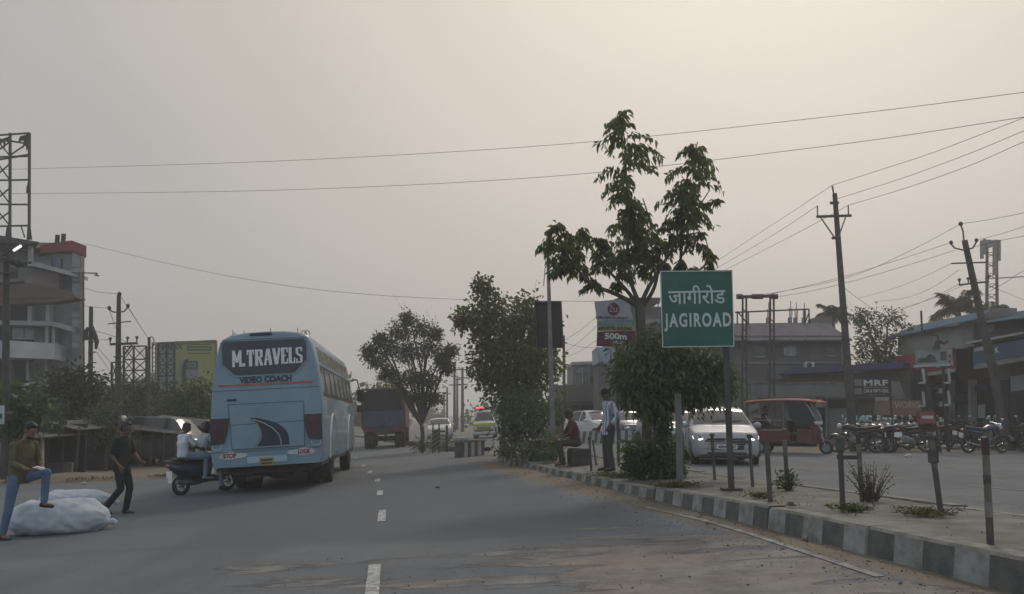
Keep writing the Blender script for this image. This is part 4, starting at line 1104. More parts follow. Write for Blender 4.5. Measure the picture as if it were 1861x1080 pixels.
# side-on bike is the nearest of them
# left side: a bike at the stalls and the moving scooter
lb = copy_tree(protos[0], label='black motorcycle parked in front of the stalls behind the walking man'); lb['group'] = 'motorcycles parked at the left stalls'
park(lb, 178, 851, 8)
lb = copy_tree(protos[2], label='dark motorcycle parked under the long tin roof left of the two scooter riders'); lb['group'] = 'motorcycles parked at the left stalls'
park(lb, 262, 838, 140)
SCB = moto_materials((.035, .042, .07))
msc = scooter('dark blue scooter carrying two riders, pulling out beside the coach', SCB)
sc_p = gp(372, 896); SC_YAW = R(52); SC_POS = Vector((sc_p.x, sc_p.y, 0))
on_ground(msc, sc_p.x, sc_p.y, SC_YAW, span=.6)
mb = MB(); mb.box((.40, .0, .62), (.02, .30, .5), bev=.01); 
wp = mb.build('leg_shield_bag', M('white_sack_cloth', (.6, .6, .6), (.5, .5, .5), scale=6, rough=.8), msc)

# ------------------------------------------------------------------ red electric rickshaw
def rickshaw():
    root = thing('electric_rickshaw', 'red electric rickshaw with flat red roof and open sides, turning past the bikes', 'rickshaw')
    RD = M('rickshaw_red_paint', (.13, .022, .027), (.095, .018, .022), scale=2, rough=.4, grime=.35, coat=.3)
    ROOF = M('rickshaw_roof_red', (.34, .10, .10), (.28, .08, .08), scale=3, rough=.6, grime=.3)
    for s in (-1, 1): wheel(root, (-.95, s * .42, .22), .22, .1, s, STEEL)
    wheel(root, (1.12, 0, .22), .22, .09, 1, STEEL)
    m = MB(); m.box((-.15, 0, .38), (2.1, .95, .08), bev=.03); m.box((-.1, 0, .30), (1.7, .5, .1)); m.build('chassis', BLK2, root)
    m = MB()
    for s in (-1, 1): m.box((-.55, s * .47, .60), (1.25, .03, .42), bev=.012); m.box((.55, s * .44, .60), (.5, .03, .45), bev=.012)
    m.box((-1.2, 0, .66), (.05, .96, .56), bev=.02); m.build('side_panel', RD, root)
    m = MB(); m.loft([[(x, -w_, z), (x + .05, -w_ * .5, z), (x + .06, 0, z), (x + .05, w_ * .5, z), (x, w_, z), (x - .06, w_, z), (x - .06, -w_, z)] for x, z, w_ in ((.86, .36, .36), (.90, .6, .42), (.86, .85, .44), (.80, 1.0, .44))]); m.build('front_cowl', RD, root, smooth=30)
    st = MB(); st.box((-.85, 0, .68), (.5, .9, .14), bev=.04); st.box((-1.12, 0, .95), (.1, .88, .5), bev=.04); st.build('passenger_seat', M('red_vinyl', (.16, .03, .03), rough=.5), root)
    st = MB(); st.box((.2, 0, .66), (.4, .9, .12), bev=.04); st.box((.0, 0, .9), (.08, .88, .4), bev=.03); st.build('driver_seat', VINYL, root)
    m = MB()
    for s in (-1, 1):
        m.tube([(-1.2, s * .46, .4), (-1.2, s * .46, 1.72)], .018, 6); m.tube([(-.1, s * .46, .4), (-.1, s * .46, 1.72)], .018, 6)
        m.tube([(-1.2, s * .46, 1.1), (-.1, s * .46, 1.1)], .014, 6)
    m.build('roof_post', CHROMED, root, smooth=True)
    m = MB()
    for s in (-1, 1): m.tube([(.55, s * .46, 1.72), (.72, s * .455, 1.55), (.86, s * .45, 1.25), (.90, s * .45, .98)], .022, 8)
    m.build('windscreen_frame', CHROMED, root, smooth=True)
    ws = MB(); pr = [(.56, 1.70), (.73, 1.53), (.86, 1.26), (.895, 1.08)]
    ws.loft([[(x, -.43, z), (x + .03, 0, z), (x, .43, z)] for x, z in pr], cap=False, closed=False); ws.build('windscreen', glassmat('rickshaw_screen', (.20, .235, .26), .12), root, smooth=True)
    m = MB(); m.box((.915, 0, 1.02), (.04, .86, .11), bev=.015); m.build('windscreen_sill', WHITE, root)
    for s in (-1, 1):
        m = MB(); m.add([(.52, s * .462, 1.68), (.70, s * .462, 1.52), (.84, s * .455, 1.22), (.88, s * .455, .98), (.3, s * .462, .9), (.05, s * .462, 1.3), (.05, s * .462, 1.68)], [tuple(range(7))]); m.build('side_curtain', M('dark_canvas', (.03, .035, .045), (.022, .025, .03), rough=.8), root)
    m = MB(); pr = [(-1.38, 1.70), (-1.3, 1.76), (-.8, 1.80), (0, 1.81), (.6, 1.79), (1.0, 1.74), (1.08, 1.70)]
    rg = []
    for x, z in pr: rg.append([(x, -.56, z - .045), (x, -.5, z), (x, 0, z + .02), (x, .5, z), (x, .56, z - .045), (x, .5, z - .06), (x, -.5, z - .06)])
    rf = m.loft(rg).build('roof', ROOF, root, smooth=30)
    for s in (-1, 1):
        m = MB(); m.box((.86, s * .2, 1.79), (.26, .22, .012)); m.build('roof_decal', M('pale_pink_decal', (.55, .32, .3), rough=.6), rf)
    m = MB()
    for s in (-1, 1): m.tube([(1.12, s * .08, .22), (1.0, s * .07, .6), (.92, 0, .95)], .02, 6)
    m.tube([(.84, -.3, 1.0), (.8, 0, 1.04), (.84, .3, 1.0)], .014, 6); m.build('front_fork', CHROMED, root, smooth=True)
    m = MB(); m.loft([[(1.12 + math.cos(R(a)) * .26, y, .22 + math.sin(R(a)) * .26) for y in (-.06, 0, .06)] for a in (10, 40, 70, 100, 130, 160)], cap=False, closed=False); m.build('mudguard', RD, root)
    m = MB(); m.ell((.97, 0, .78), (.07, .1, .1)); m.build('headlight', CHROMED, root, smooth=True)
    for s in (-1, 1):
        m = MB(); m.tube([(.86, s * .45, 1.2), (.92, s * .62, 1.2)], .01, 5); m.box((.92, s * .64, 1.15), (.03, .1, .14), bev=.01); m.build('mirror', BLK, root)
        m = MB(); m.box((-.5, s * .49, .78), (.7, .02, .03)); m.build('chrome_rail', CHROMED, root)
    p = gp(1450, 826); on_ground(root, p.x, p.y + .6, R(-33), span=.8); return root
rick = rickshaw()
# ------------------------------------------------------------------ people
SKIN = M('brown_skin', (.20, .115, .075), (.16, .09, .06), scale=12, rough=.55)
SKIND = M('dark_skin', (.12, .068, .046), (.09, .052, .036), scale=12, rough=.55)
HAIRM = M('black_hair', (.02, .017, .016), (.012, .01, .01), scale=40, rough=.6, stretch=(1, 1, .3))
EYEW = M('eye_white', (.22, .2, .19), rough=.5)
LEATH = M('dark_leather', (.03, .025, .022), (.02, .017, .015), scale=10, rough=.5)
DENIM = M('blue_denim', (.12, .18, .28), (.075, .12, .20), scale=4, rough=.85, bump=.3)
DENIM2 = M('pale_denim', (.21, .26, .33), (.15, .19, .26), scale=4, rough=.85, bump=.3)
OLIVE = M('olive_shirt_cloth', (.115, .105, .055), (.08, .072, .038), scale=5, rough=.9, bump=.4)
BLKCL = M('black_cloth', (.024, .024, .026), (.016, .016, .018), scale=5, rough=.9, bump=.4)
GREYCL = M('pale_grey_cloth', (.45, .47, .52), (.36, .38, .43), scale=5, rough=.9, bump=.4)
WHITECL = M('white_cloth', (.58, .59, .62), (.48, .49, .53), scale=5, rough=.9, bump=.4)
MARCL = M('maroon_cloth', (.085, .035, .03), (.06, .025, .022), scale=5, rough=.9, bump=.4)
BROWNCL = M('brown_trouser_cloth', (.06, .052, .045), (.045, .038, .033), scale=5, rough=.9, bump=.4)
GREYTR = M('slate_trouser_cloth', (.055, .06, .07), (.04, .044, .052), scale=5, rough=.9, bump=.4)

def stripe_cloth():
    m = M('striped_shirt_cloth', (.26, .32, .46), (.22, .27, .4), scale=5, rough=.9)
    nt = m.node_tree; N = nt.nodes; Lk = nt.links; b = N['Principled BSDF']
    w_ = N.new('ShaderNodeTexWave'); w_.wave_type = 'BANDS'; w_.bands_direction = 'Y'; w_.inputs['Scale'].default_value = 4.2; w_.inputs['Distortion'].default_value = .6
    tc = N.new('ShaderNodeTexCoord'); Lk.new(tc.outputs['Object'], w_.inputs['Vector'])
    r = N.new('ShaderNodeValToRGB'); r.color_ramp.elements[0].position = .5; r.color_ramp.elements[0].color = (.17, .205, .30, 1); r.color_ramp.elements[1].position = .62; r.color_ramp.elements[1].color = (.50, .53, .60, 1)
    Lk.new(w_.outputs['Fac'], r.inputs[0]); Lk.new(r.outputs[0], b.inputs['Base Color']); return m
STRIPE = stripe_cloth()

def V(*a): return Vector(a)
def hand(mb, wrist, dirv, palmn, s=1, curl=25):
    """palm, four unequal bent fingers and a thumb from the side of the palm"""
    d = Vector(dirv).normalized(); n = Vector(palmn); n = (n - d * n.dot(d)).normalized(); sd_ = d.cross(n)
    w_ = Vector(wrist)
    for k in range(-1, 2): mb.cap(w_ + sd_ * k * .017, w_ + d * .085 + sd_ * k * .024, .018, .015, 8)
    for k, L_ in enumerate((.066, .078, .074, .058)):
        off = (k - 1.5) * .0205
        p0 = w_ + d * .088 + sd_ * off; q = d; ps = [p0]
        for j, fr_ in enumerate((.45, .32, .23)):
            a = R(curl * (1 + .1 * k)); q = (q * math.cos(a) + n * math.sin(a)).normalized(); ps.append(ps[-1] + q * L_ * fr_)
        for j in range(3): mb.cap(ps[j], ps[j + 1], .0092 - .0008 * j, .0088 - .0008 * j, 7)
    t0 = w_ + d * .025 + sd_ * .03 * s; t1 = t0 + d * .035 + sd_ * .03 * s + n * .012; t2 = t1 + d * .03 + sd_ * .006 * s + n * .016
    mb.cap(t0, t1, .013, .011, 8); mb.cap(t1, t2, .011, .009, 8)

def person(label, J, mats, opts=None, cat='person', group=None):
    """J: joints in local metres, the person facing local +X, left side +Y.
    pel, chest, neck, head(centre), sho/elb/wri, hip/kne/ank/toe as {'L':..,'R':..}"""
    o_ = opts or {}
    root = thing('person', label, cat, group=group)
    k = o_.get('k', 1.0)
    fw = Vector(o_.get('face', (1, 0, 0))).normalized()
    neck, head, chest, pel = J['neck'], J['head'], J['chest'], J['pel']
    up = (head - neck).normalized(); fw = (fw - up * fw.dot(up)).normalized(); lf = up.cross(fw)
    rot = Matrix((fw, lf, up)).transposed()
    skin = mats.get('skin', SKIN)
    # --- body: one continuous skin
    b = MB()
    b.ell(head + up * .02, (.096, .076, .11), rot); b.ell(head - up * .055 + fw * .025, (.068, .056, .06), rot)
    b.cap(neck - up * .03, head - up * .05 - fw * .012, .057, .052)
    b.cap(head + fw * .092 + up * .012, head + fw * .112 - up * .018, .011, .016, 8)          # nose
    b.ell(head + fw * .086 - up * .05, (.016, .026, .012), rot)                                # lips
    b.ell(head + fw * .08 + up * .035, (.02, .055, .012), rot)                                 # brow
    for s in (-1, 1): b.ell(head + lf * s * .078 - fw * .012, (.018, .011, .032), rot)          # ears
    shL, shR = J['sho']['L'], J['sho']['R']; lat = (shL - shR).normalized()
    spine = (chest - pel).normalized(); fr_ = lat.cross(spine).normalized()
    def torso(mb, g):
        rings = []
        sh = (shL + shR) / 2
        for c, w_, d_ in ((pel - spine * .10, .135, .10), (pel, .165, .115), (pel.lerp(chest, .45), .15, .105), (chest, .162, .115), (sh - spine * .03, .158, .10), (sh + spine * .045, .10, .075), (neck, .058, .058)):
            rings.append([c + lat * (math.cos(a) * (w_ + g) * k) + fr_ * (math.sin(a) * (d_ + g) * k) for a in [2 * math.pi * i / 18 for i in range(18)]])
        mb.loft(rings)
    torso(b, -.012)
    for s in 'LR':
        sh, el, wr_ = J['sho'][s], J['elb'][s], J['wri'][s]
        b.cap(sh, el, .05, .04); b.cap(el, wr_, .038, .026)
        hd = J.get('hand', {}).get(s, (wr_ - el).normalized())
        pn = J.get('palm', {}).get(s, lat * (-1 if s == 'L' else 1))
        hand(b, wr_, hd, pn, 1, J.get('curl', 25))
        hp, kn, an, to = J['hip'][s], J['kne'][s], J['ank'][s], J['toe'][s]
        b.cap(hp, kn, .078, .052); b.cap(kn, an, .05, .034)
        b.cap(an - V(0, 0, .02), to, .034, .028)
    voxel(b, 'body', skin, root, .0085, 3)
    # --- eyes
    for s in (-1, 1):
        m = MB(); m.ell(head + fw * .081 + lf * s * .032 + up * .012, (.010, .014, .009), rot, 10, 7); e = m.build('eye', EYEW, root, smooth=True)
        m = MB(); m.ell(head + fw * .0895 + lf * s * .032 + up * .012, (.004, .006, .006), rot, 8, 6); m.build('pupil', HAIRM, e, smooth=True)
    # --- hair
    hm_ = MB(); hm_.ell(head + up * .042 - fw * .018, (.10, .084, .10), rot); hm_.ell(head - fw * .05 - up * .01, (.058, .07, .075), rot); hm_.ell(head + up * .10 + fw * .02, (.07, .06, .035), rot)
    hr = o_.get('hair', 0)
    if hr: hm_.ell(head - fw * .06 - up * .07, (.06, .075, .09), rot)
    if not o_.get('helmet'): voxel(hm_, 'hair', mats.get('hair', HAIRM), root, .012, 2)
    if o_.get('beard'):
        m = MB(); m.ell(head - up * .082 + fw * .045, (.05, .054, .038), rot); voxel(m, 'beard', HAIRM, root, .01, 1)
    # --- shirt
    sb = MB(); torso(sb, .012)
    hem = o_.get('hem', .12)
    rings = []
    for c, w_, d_ in ((pel.lerp(chest, .3), .162, .125), (pel, .172, .132), (pel - spine * hem, .176, .136)):
        rings.append([c + lat * (math.cos(a) * w_ * k) + fr_ * (math.sin(a) * d_ * k) for a in [2 * math.pi * i / 18 for i in range(18)]])
    sb.loft(rings)
    sl_ = o_.get('sleeve', .5)
    for s in 'LR':
        sh, el, wr_ = J['sho'][s], J['elb'][s], J['wri'][s]
        inn = (sh + (chest - sh) * .3)
        sb.cap(inn, sh, .07, .066)
        if sl_ <= 1: sb.cap(sh, sh.lerp(el, sl_), .060, .058)
        else: sb.cap(sh, el, .060, .050); sb.cap(el, el.lerp(wr_, sl_ - 1), .052, .042)
    voxel(sb, 'shirt', mats['top'], root, .0125, 3)
    # --- trousers
    tb = MB(); rings = []
    for c, w_, d_ in ((pel + spine * .06, .166, .118), (pel, .174, .125), (pel - spine * .09, .165, .12)):
        rings.append([c + lat * (math.cos(a) * w_ * k) + fr_ * (math.sin(a) * d_ * k) for a in [2 * math.pi * i / 18 for i in range(18)]])
    tb.loft(rings)
    tl_ = o_.get('leg', .93)
    for s in 'LR':
        hp, kn, an = J['hip'][s], J['kne'][s], J['ank'][s]
        tb.cap(hp, kn, .096, .068); tb.cap(kn, kn.lerp(an, tl_), .067, o_.get('cuff', .054))
    voxel(tb, 'trousers', mats['legs'], root, .0125, 3)
    # --- shoes
    for s in 'LR':
        an, to = J['ank'][s], J['toe'][s]; d = (to - an); d.z *= 1; 
        m = MB(); hl = an - Vector((d.x, d.y, 0)).normalized() * .045 - V(0, 0, .035)
        m.cap(hl, to - V(0, 0, .004), .036, .033); m.cap(hl, an + V(0, 0, .0), .036, .04)
        voxel(m, 'shoe', mats.get('shoe', LEATH), root, .011, 1)
    if o_.get('cap'):
        m = MB(); m.ell(head + up * .06, (.105, .09, .085), rot); c = voxel(m, 'cap', mats['cap'], root, .012, 1)
        m = MB(); q = head + up * .062 + fw * .09; m.loft([[q + lf * y + fw * x * (1 - (y / .09) ** 2 * .5) + up * (-.008 * x / .09 + dz) for y in (-.075, -.04, 0, .04, .075)] for x, dz in ((0, 0), (.085, 0.0), (.085, .008), (0, .012))], cap=False, closed=False); m.build('brim', mats['cap'], c)
    if o_.get('helmet'):
        m = MB(); m.ell(head + up * .035 - fw * .01, (.135, .12, .13), rot); m.ell(head - up * .04 - fw * .03, (.11, .115, .09), rot); c = voxel(m, 'helmet', mats['helmet'], root, .014, 2)
        m = MB(); m.loft([[head + up * z + fw * (.045 + .10 * math.cos(a)) + lf * (.128 * math.sin(a)) for a in [R(q) for q in range(-70, 71, 14)]] for z in (.055, .0, -.05)], cap=False, closed=False); m.build('visor', DGLASS, c, smooth=True)
    return root

def pair(l, r): return {'L': V(*l), 'R': V(*r)}
# 1. the man with a foot up on the sack: seen from his right side, facing right
J1 = dict(pel=V(-.01, 0, .95), chest=V(.03, 0, 1.25), neck=V(.085, 0, 1.49), head=V(.15, 0, 1.625),
    sho=pair((.045, .185, 1.41), (.045, -.185, 1.41)), elb=pair((.10, .25, 1.13), (.10, -.23, 1.14)), wri=pair((.30, .13, 1.06), (.31, -.12, 1.05)),
    hip=pair((.0, .09, .92), (.0, -.09, .92)), kne=pair((.40, .12, 1.0), (-.04, -.11, .50)), ank=pair((.38, .13, .555), (-.12, -.12, .085)), toe=pair((.53, .14, .51), (.04, -.13, .035)),
    hand=pair((1, -.2, -.15), (1, .25, -.1)), palm=pair((0, -.3, -1), (0, .2, 1)), curl=22)
m1 = person('man in olive shirt and jeans standing with one foot up on the white sack', J1, dict(top=OLIVE, legs=DENIM, skin=SKIN), dict(face=(1, 0, -.45), sleeve=1.5, hem=.10, beard=True))
p1 = gp(8, 984); m1.location = (p1.x + .10, p1.y + .1, G(p1.x, p1.y)); m1.rotation_euler = (0, 0, R(-20))
# folded paper in his hand
mb = MB(); mb.box((.0, 0, 0), (.14, .09, .012), ry=R(12)); mb.box((.02, .01, .012), (.12, .08, .006), ry=R(16), rz=R(8))
bpy.context.view_layer.update(); q = m1.matrix_world @ V(.44, -.06, 1.075)
pp = mb.build('folded_paper', WLET); pp.location = q; tag(pp, 'folded white paper held by the man with his foot on the sack', 'paper')

# 2. walking man in black, mid-stride, facing right
J2 = dict(pel=V(0, 0, .93), chest=V(.0, 0, 1.22), neck=V(.02, 0, 1.46), head=V(.05, 0, 1.60),
    sho=pair((0, .18, 1.38), (0, -.18, 1.38)), elb=pair((.10, .22, 1.12), (-.07, -.22, 1.11)), wri=pair((.27, .18, .98), (.10, -.20, .90)),
    hip=pair((0, .09, .90), (0, -.09, .90)), kne=pair((.13, .10, .50), (.08, -.10, .49)), ank=pair((.06, .11, .085), (-.22, -.10, .14)), toe=pair((.23, .11, .033), (-.10, -.11, .045)),
    hand=pair((.8, 0, -.4), (.5, 0, -.8)), palm=pair((0, -1, 0), (0, 1, 0)), curl=28)
m2 = person('man in black shirt and black trousers walking across the road left of the scooter', J2, dict(top=BLKCL, legs=BLKCL, skin=SKIND), dict(face=(1, 0, -.1), sleeve=.8, hem=.14, cuff=.062))
p2 = gp(216, 936); m2.location = (p2.x, p2.y, G(p2.x, p2.y)); m2.rotation_euler = (0, 0, R(-12))
# 3-4. the two on the scooter (scooter frame: seat top .84)
JR = dict(pel=V(-.10, 0, .90), chest=V(-.06, 0, 1.19), neck=V(.0, 0, 1.42), head=V(.045, 0, 1.565),
    sho=pair((-.01, .18, 1.34), (-.01, -.18, 1.34)), elb=pair((.13, .26, 1.12), (.13, -.26, 1.12)), wri=pair((.30, .29, 1.04), (.30, -.29, 1.04)),
    hip=pair((-.08, .10, .88), (-.08, -.10, .88)), kne=pair((.30, .16, .82), (.30, -.17, .84)), ank=pair((.22, .16, .43), (.30, -.24, .12)), toe=pair((.38, .16, .38), (.46, -.25, .05)),
    hand=pair((.7, -.4, -.1), (.7, .4, -.1)), palm=pair((0, 0, -1), (0, 0, -1)), curl=40)
mr = person('scooter rider in dark helmet and pale grey shirt gripping the handlebar', JR, dict(top=GREYCL, legs=DENIM2, skin=SKIND, helmet=M('helmet_black', (.02, .02, .022), rough=.3, coat=.6)), dict(face=(1, 0, -.1), sleeve=.85, helmet=True, hem=.08))
mr.matrix_world = msc.matrix_world
JP = dict(pel=V(-.56, 0, .95), chest=V(-.57, 0, 1.22), neck=V(-.52, 0, 1.43), head=V(-.46, .02, 1.56),
    sho=pair((-.53, .18, 1.36), (-.53, -.18, 1.36)), elb=pair((-.42, .24, 1.12), (-.40, -.25, 1.12)), wri=pair((-.22, .18, 1.08), (-.22, -.19, 1.05)),
    hip=pair((-.52, .11, .92), (-.52, -.11, .92)), kne=pair((-.12, .24, .86), (-.12, -.26, .85)), ank=pair((-.16, .24, .42), (-.14, -.25, .42)), toe=pair((.0, .25, .36), (.02, -.26, .36)),
    hand=pair((1, 0, -.2), (1, 0, -.2)), palm=pair((0, -1, 0), (0, 1, 0)), curl=20)
mp = person('bareheaded pillion passenger in white shirt on the back of the scooter', JP, dict(top=WHITECL, legs=DENIM2, skin=SKIND, shoe=M('pale_trainer', (.35, .35, .34), rough=.7)), dict(face=(1, -.2, -.15), sleeve=.8, hem=.05))
mp.matrix_world = msc.matrix_world
# 5. standing man on the median, striped shirt and cap, facing left
J5 = dict(pel=V(-.02, 0, .93), chest=V(-.03, 0, 1.24), neck=V(.0, 0, 1.47), head=V(.04, 0, 1.61),
    sho=pair((-.02, .19, 1.40), (-.02, -.19, 1.40)), elb=pair((-.10, .25, 1.14), (-.08, -.25, 1.13)), wri=pair((.08, .21, .95), (.10, -.20, .93)),
    hip=pair((-.02, .10, .90), (-.02, -.10, .90)), kne=pair((.03, .11, .49), (.02, -.11, .49)), ank=pair((-.02, .13, .085), (-.02, -.13, .085)), toe=pair((.16, .15, .033), (.15, -.16, .033)),
    hand=pair((.4, 0, -1), (.4, 0, -1)), palm=pair((0, -1, 0), (0, 1, 0)), curl=35)
m5 = person('man in blue striped shirt, dark trousers and cap standing on the median', J5, dict(top=STRIPE, legs=GREYTR, skin=SKIND, cap=BLKCL), dict(face=(1, 0, -.1), sleeve=1.6, cap=True, hem=.18, cuff=.068))
p5 = med(1102, 857); m5.location = (p5.x + .05, p5.y, p5.z + .004); m5.rotation_euler = (0, 0, R(200))
# 6. seated figure on the low median wall, facing left
J6 = dict(pel=V(-.02, 0, .56), chest=V(.03, 0, .85), neck=V(.09, 0, 1.08), head=V(.15, 0, 1.22),
    sho=pair((.07, .18, 1.00), (.07, -.18, 1.00)), elb=pair((.20, .23, .76), (.18, -.24, .77)), wri=pair((.40, .15, .69), (.38, -.16, .70)),
    hip=pair((.0, .10, .54), (.0, -.10, .54)), kne=pair((.42, .14, .55), (.40, -.15, .54)), ank=pair((.36, .14, .09), (.26, -.15, .09)), toe=pair((.52, .15, .035), (.42, -.16, .035)),
    hand=pair((1, -.2, -.2), (1, .2, -.2)), palm=pair((0, 0, -1), (0, 0, -1)), curl=25)
m6 = person('person in maroon shirt and dark cap sitting on the median edge, facing left', J6, dict(top=MARCL, legs=BROWNCL, skin=SKIND, cap=M('dark_green_cap', (.03, .045, .025), rough=.9)), dict(face=(1, 0, -.25), sleeve=1.3, cap=True, hem=.06, cuff=.075))
p6 = med(1030, 848); m6.location = (p6.x + .22, p6.y + .25, p6.z + .004); m6.rotation_euler = (0, 0, R(192))
mb = MB(); mb.box((0, 0, .21), (.46, .42, .42), bev=.03); st = mb.build('concrete_block', BLK2); st.location = (p6.x + .30, p6.y + .27, p6.z); st.rotation_euler = (0, 0, R(12)); tag(st, 'dark rough block the seated person in maroon sits on', 'block')
# 7-8. in the rickshaw
RM_ = rick.matrix_world
J7 = {k: ({s: v + V(-.05, 0, -.12) for s, v in q.items()} if isinstance(q, dict) and k not in ('hand', 'palm') else (q + V(-.05, 0, -.12) if isinstance(q, Vector) else q)) for k, q in dict(pel=V(-.80, .0, .95), chest=V(-.84, .0, 1.23), neck=V(-.82, .0, 1.45), head=V(-.78, .0, 1.59),
    sho=pair((-.82, .18, 1.37), (-.82, -.18, 1.37)), elb=pair((-.70, .22, 1.12), (-.72, -.24, 1.12)), wri=pair((-.50, .14, 1.02), (-.50, -.15, 1.04)),
    hip=pair((-.78, .1, .94), (-.78, -.1, .94)), kne=pair((-.38, .14, .96), (-.38, -.14, .96)), ank=pair((-.34, .14, .62), (-.34, -.14, .62)), toe=pair((-.20, .14, .58), (-.20, -.14, .58)), hand=pair((1, 0, -.3), (1, 0, -.3)), palm=pair((0, -1, 0), (0, 1, 0))).items()}
m7 = person('passenger in dark clothes with a pale scarf on the rickshaw back seat', J7, dict(top=BLKCL, legs=BROWNCL, skin=SKIND), dict(face=(1, -.3, 0), sleeve=1.5, hem=.05)); m7.matrix_world = RM_
mb = MB(); mb.tube([(-.80, -.16, 1.26), (-.72, -.1, 1.08), (-.7, .02, .98), (-.73, .12, 1.1), (-.82, .17, 1.26)], .035, 8); mb.build('scarf', GREYCL, m7, smooth=True)
J8 = dict(pel=V(.16, .05, .80), chest=V(.16, .05, 1.08), neck=V(.19, .05, 1.30), head=V(.23, .05, 1.44),
    sho=pair((.18, .22, 1.22), (.18, -.12, 1.22)), elb=pair((.38, .27, 1.02), (.38, -.16, 1.02)), wri=pair((.62, .24, 1.0), (.62, -.16, 1.0)),
    hip=pair((.18, .14, .79), (.18, -.04, .79)), kne=pair((.55, .17, .80), (.55, -.06, .80)), ank=pair((.6, .17, .46), (.6, -.06, .46)), toe=pair((.74, .17, .44), (.74, -.06, .44)), hand=pair((1, 0, 0), (1, 0, 0)), palm=pair((0, 0, -1), (0, 0, -1)), curl=40)
m8 = person('rickshaw driver in dark shirt behind the curved windscreen', J8, dict(top=BLKCL, legs=BROWNCL, skin=SKIND), dict(face=(1, 0, -.1), sleeve=.9, hem=.04)); m8.matrix_world = RM_

# ------------------------------------------------------------------ the white sacks in the road
SACK = M('white_woven_sack', (.46, .50, .57), (.33, .37, .43), scale=3, rough=.75, bump=1.0, bscale=6, grime=.3)
def sack(name, label, c, L_, rad, yaw, seed, neckside=1, flat=.62):
    mb = MB(); rr = random.Random(seed); n = 64; sg = 48; rings = []
    for i in range(n + 1):
        t = i / n; x = (t - .5) * L_
        e = min(1, 4.2 * t + .14) ** .5 * min(1, 4.6 * (1 - t) + .10) ** .5
        rg = []
        for k in range(sg):
            a = 2 * math.pi * k / sg; y, z = math.cos(a), math.sin(a)
            nz = 1 + .13 * mnoise.noise(Vector((x * 2.1 + seed, y * 1.5, z * 1.5))) - .11 * abs(mnoise.noise(Vector((x * 4.2 + seed, y * 2.2, z * 2.6)))) ** .7 + .05 * mnoise.noise(Vector((x * 9, y * 5 + seed, z * 5))) + .05 * (2 * abs(t - .5)) ** 4 * math.sin(a * 9 + 2 * math.sin(x * 5))
            yy = y * rad * e * nz; zz = z * rad * flat * e * nz
            zz = max(zz, -rad * flat * .72)
            rg.append((x, yy, zz + rad * flat * .72))
        rings.append(rg)
    mb.loft(rings); o = mb.build(name, SACK, smooth=60)
    # tied mouth: a little gathered tail
    t = MB(); x = L_ / 2 * neckside; z0 = rad * flat * .5
    t.tube([(x - .06 * neckside, 0, z0), (x + .02 * neckside, .01, z0 + .01), (x + .07 * neckside, .03, z0 + .02), (x + .12 * neckside, .05, z0 - .02)], [.10, .035, .05, .045], 10); t.build('tied_mouth', SACK, o, smooth=60)
    t = MB(); pts = [Vector(rings[i][k]) * 1.0 for i, k in [(int(n * .30 + j), int(sg * .80) + 0) for j in range(int(n * .66))]]
    t.tube([p_ + Vector((0, -.004, 0)) for p_ in pts], .007, 5); t.build('seam', M('sack_seam', (.35, .38, .44), rough=.9), o)
    o.location = c; o.rotation_euler = (0, 0, yaw); tag(o, label, 'sack'); return o
a = gp(95, 975); s1 = sack('sack', 'big white woven sack lying nearest in the road, under the man\'s foot', (a.x - .14, a.y + .42, G(a.x, a.y)), 1.50, .46, R(4), 3, flat=.66)
a = gp(120, 945); s2 = sack('sack', 'smaller white roll-shaped sack lying behind the big sack', (a.x - .24, a.y + .82, G(a.x, a.y) + .12), 1.3, .33, R(3), 11, flat=.62)
# ------------------------------------------------------------------ foliage
LF_DARK = leafmat('dark_leaf', (.10, .128, .062), (.04, .055, .032), .35)
LF_BLK = leafmat('blackish_leaf', (.05, .064, .034), (.02, .027, .017), .2)  # near-black leaf colour for the dark left-hand trees
LF_MID = leafmat('mid_leaf', (.085, .115, .045), (.03, .045, .02), .3)
LF_GREY = leafmat('dusty_leaf', (.10, .12, .07), (.038, .05, .03), .35)
LF_YEL = leafmat('yellowing_leaf', (.19, .18, .055), (.08, .085, .03), .35)
LF_BACK = leafmat('backlit_leaf', (.125, .148, .062), (.045, .06, .028), .48)
LF_PALM = leafmat('palm_leaf', (.06, .07, .032), (.025, .03, .015), .25)
BARK = M('bark', (.10, .088, .072), (.055, .047, .038), scale=7, rough=.95, bump=.8, stretch=(1, 1, .25))
BARKP = M('pale_bark', (.17, .155, .135), (.10, .09, .078), scale=7, rough=.95, bump=.7, stretch=(1, 1, .25))
TWIG = M('dry_twig', (.11, .09, .07), (.06, .05, .04), scale=9, rough=.95)

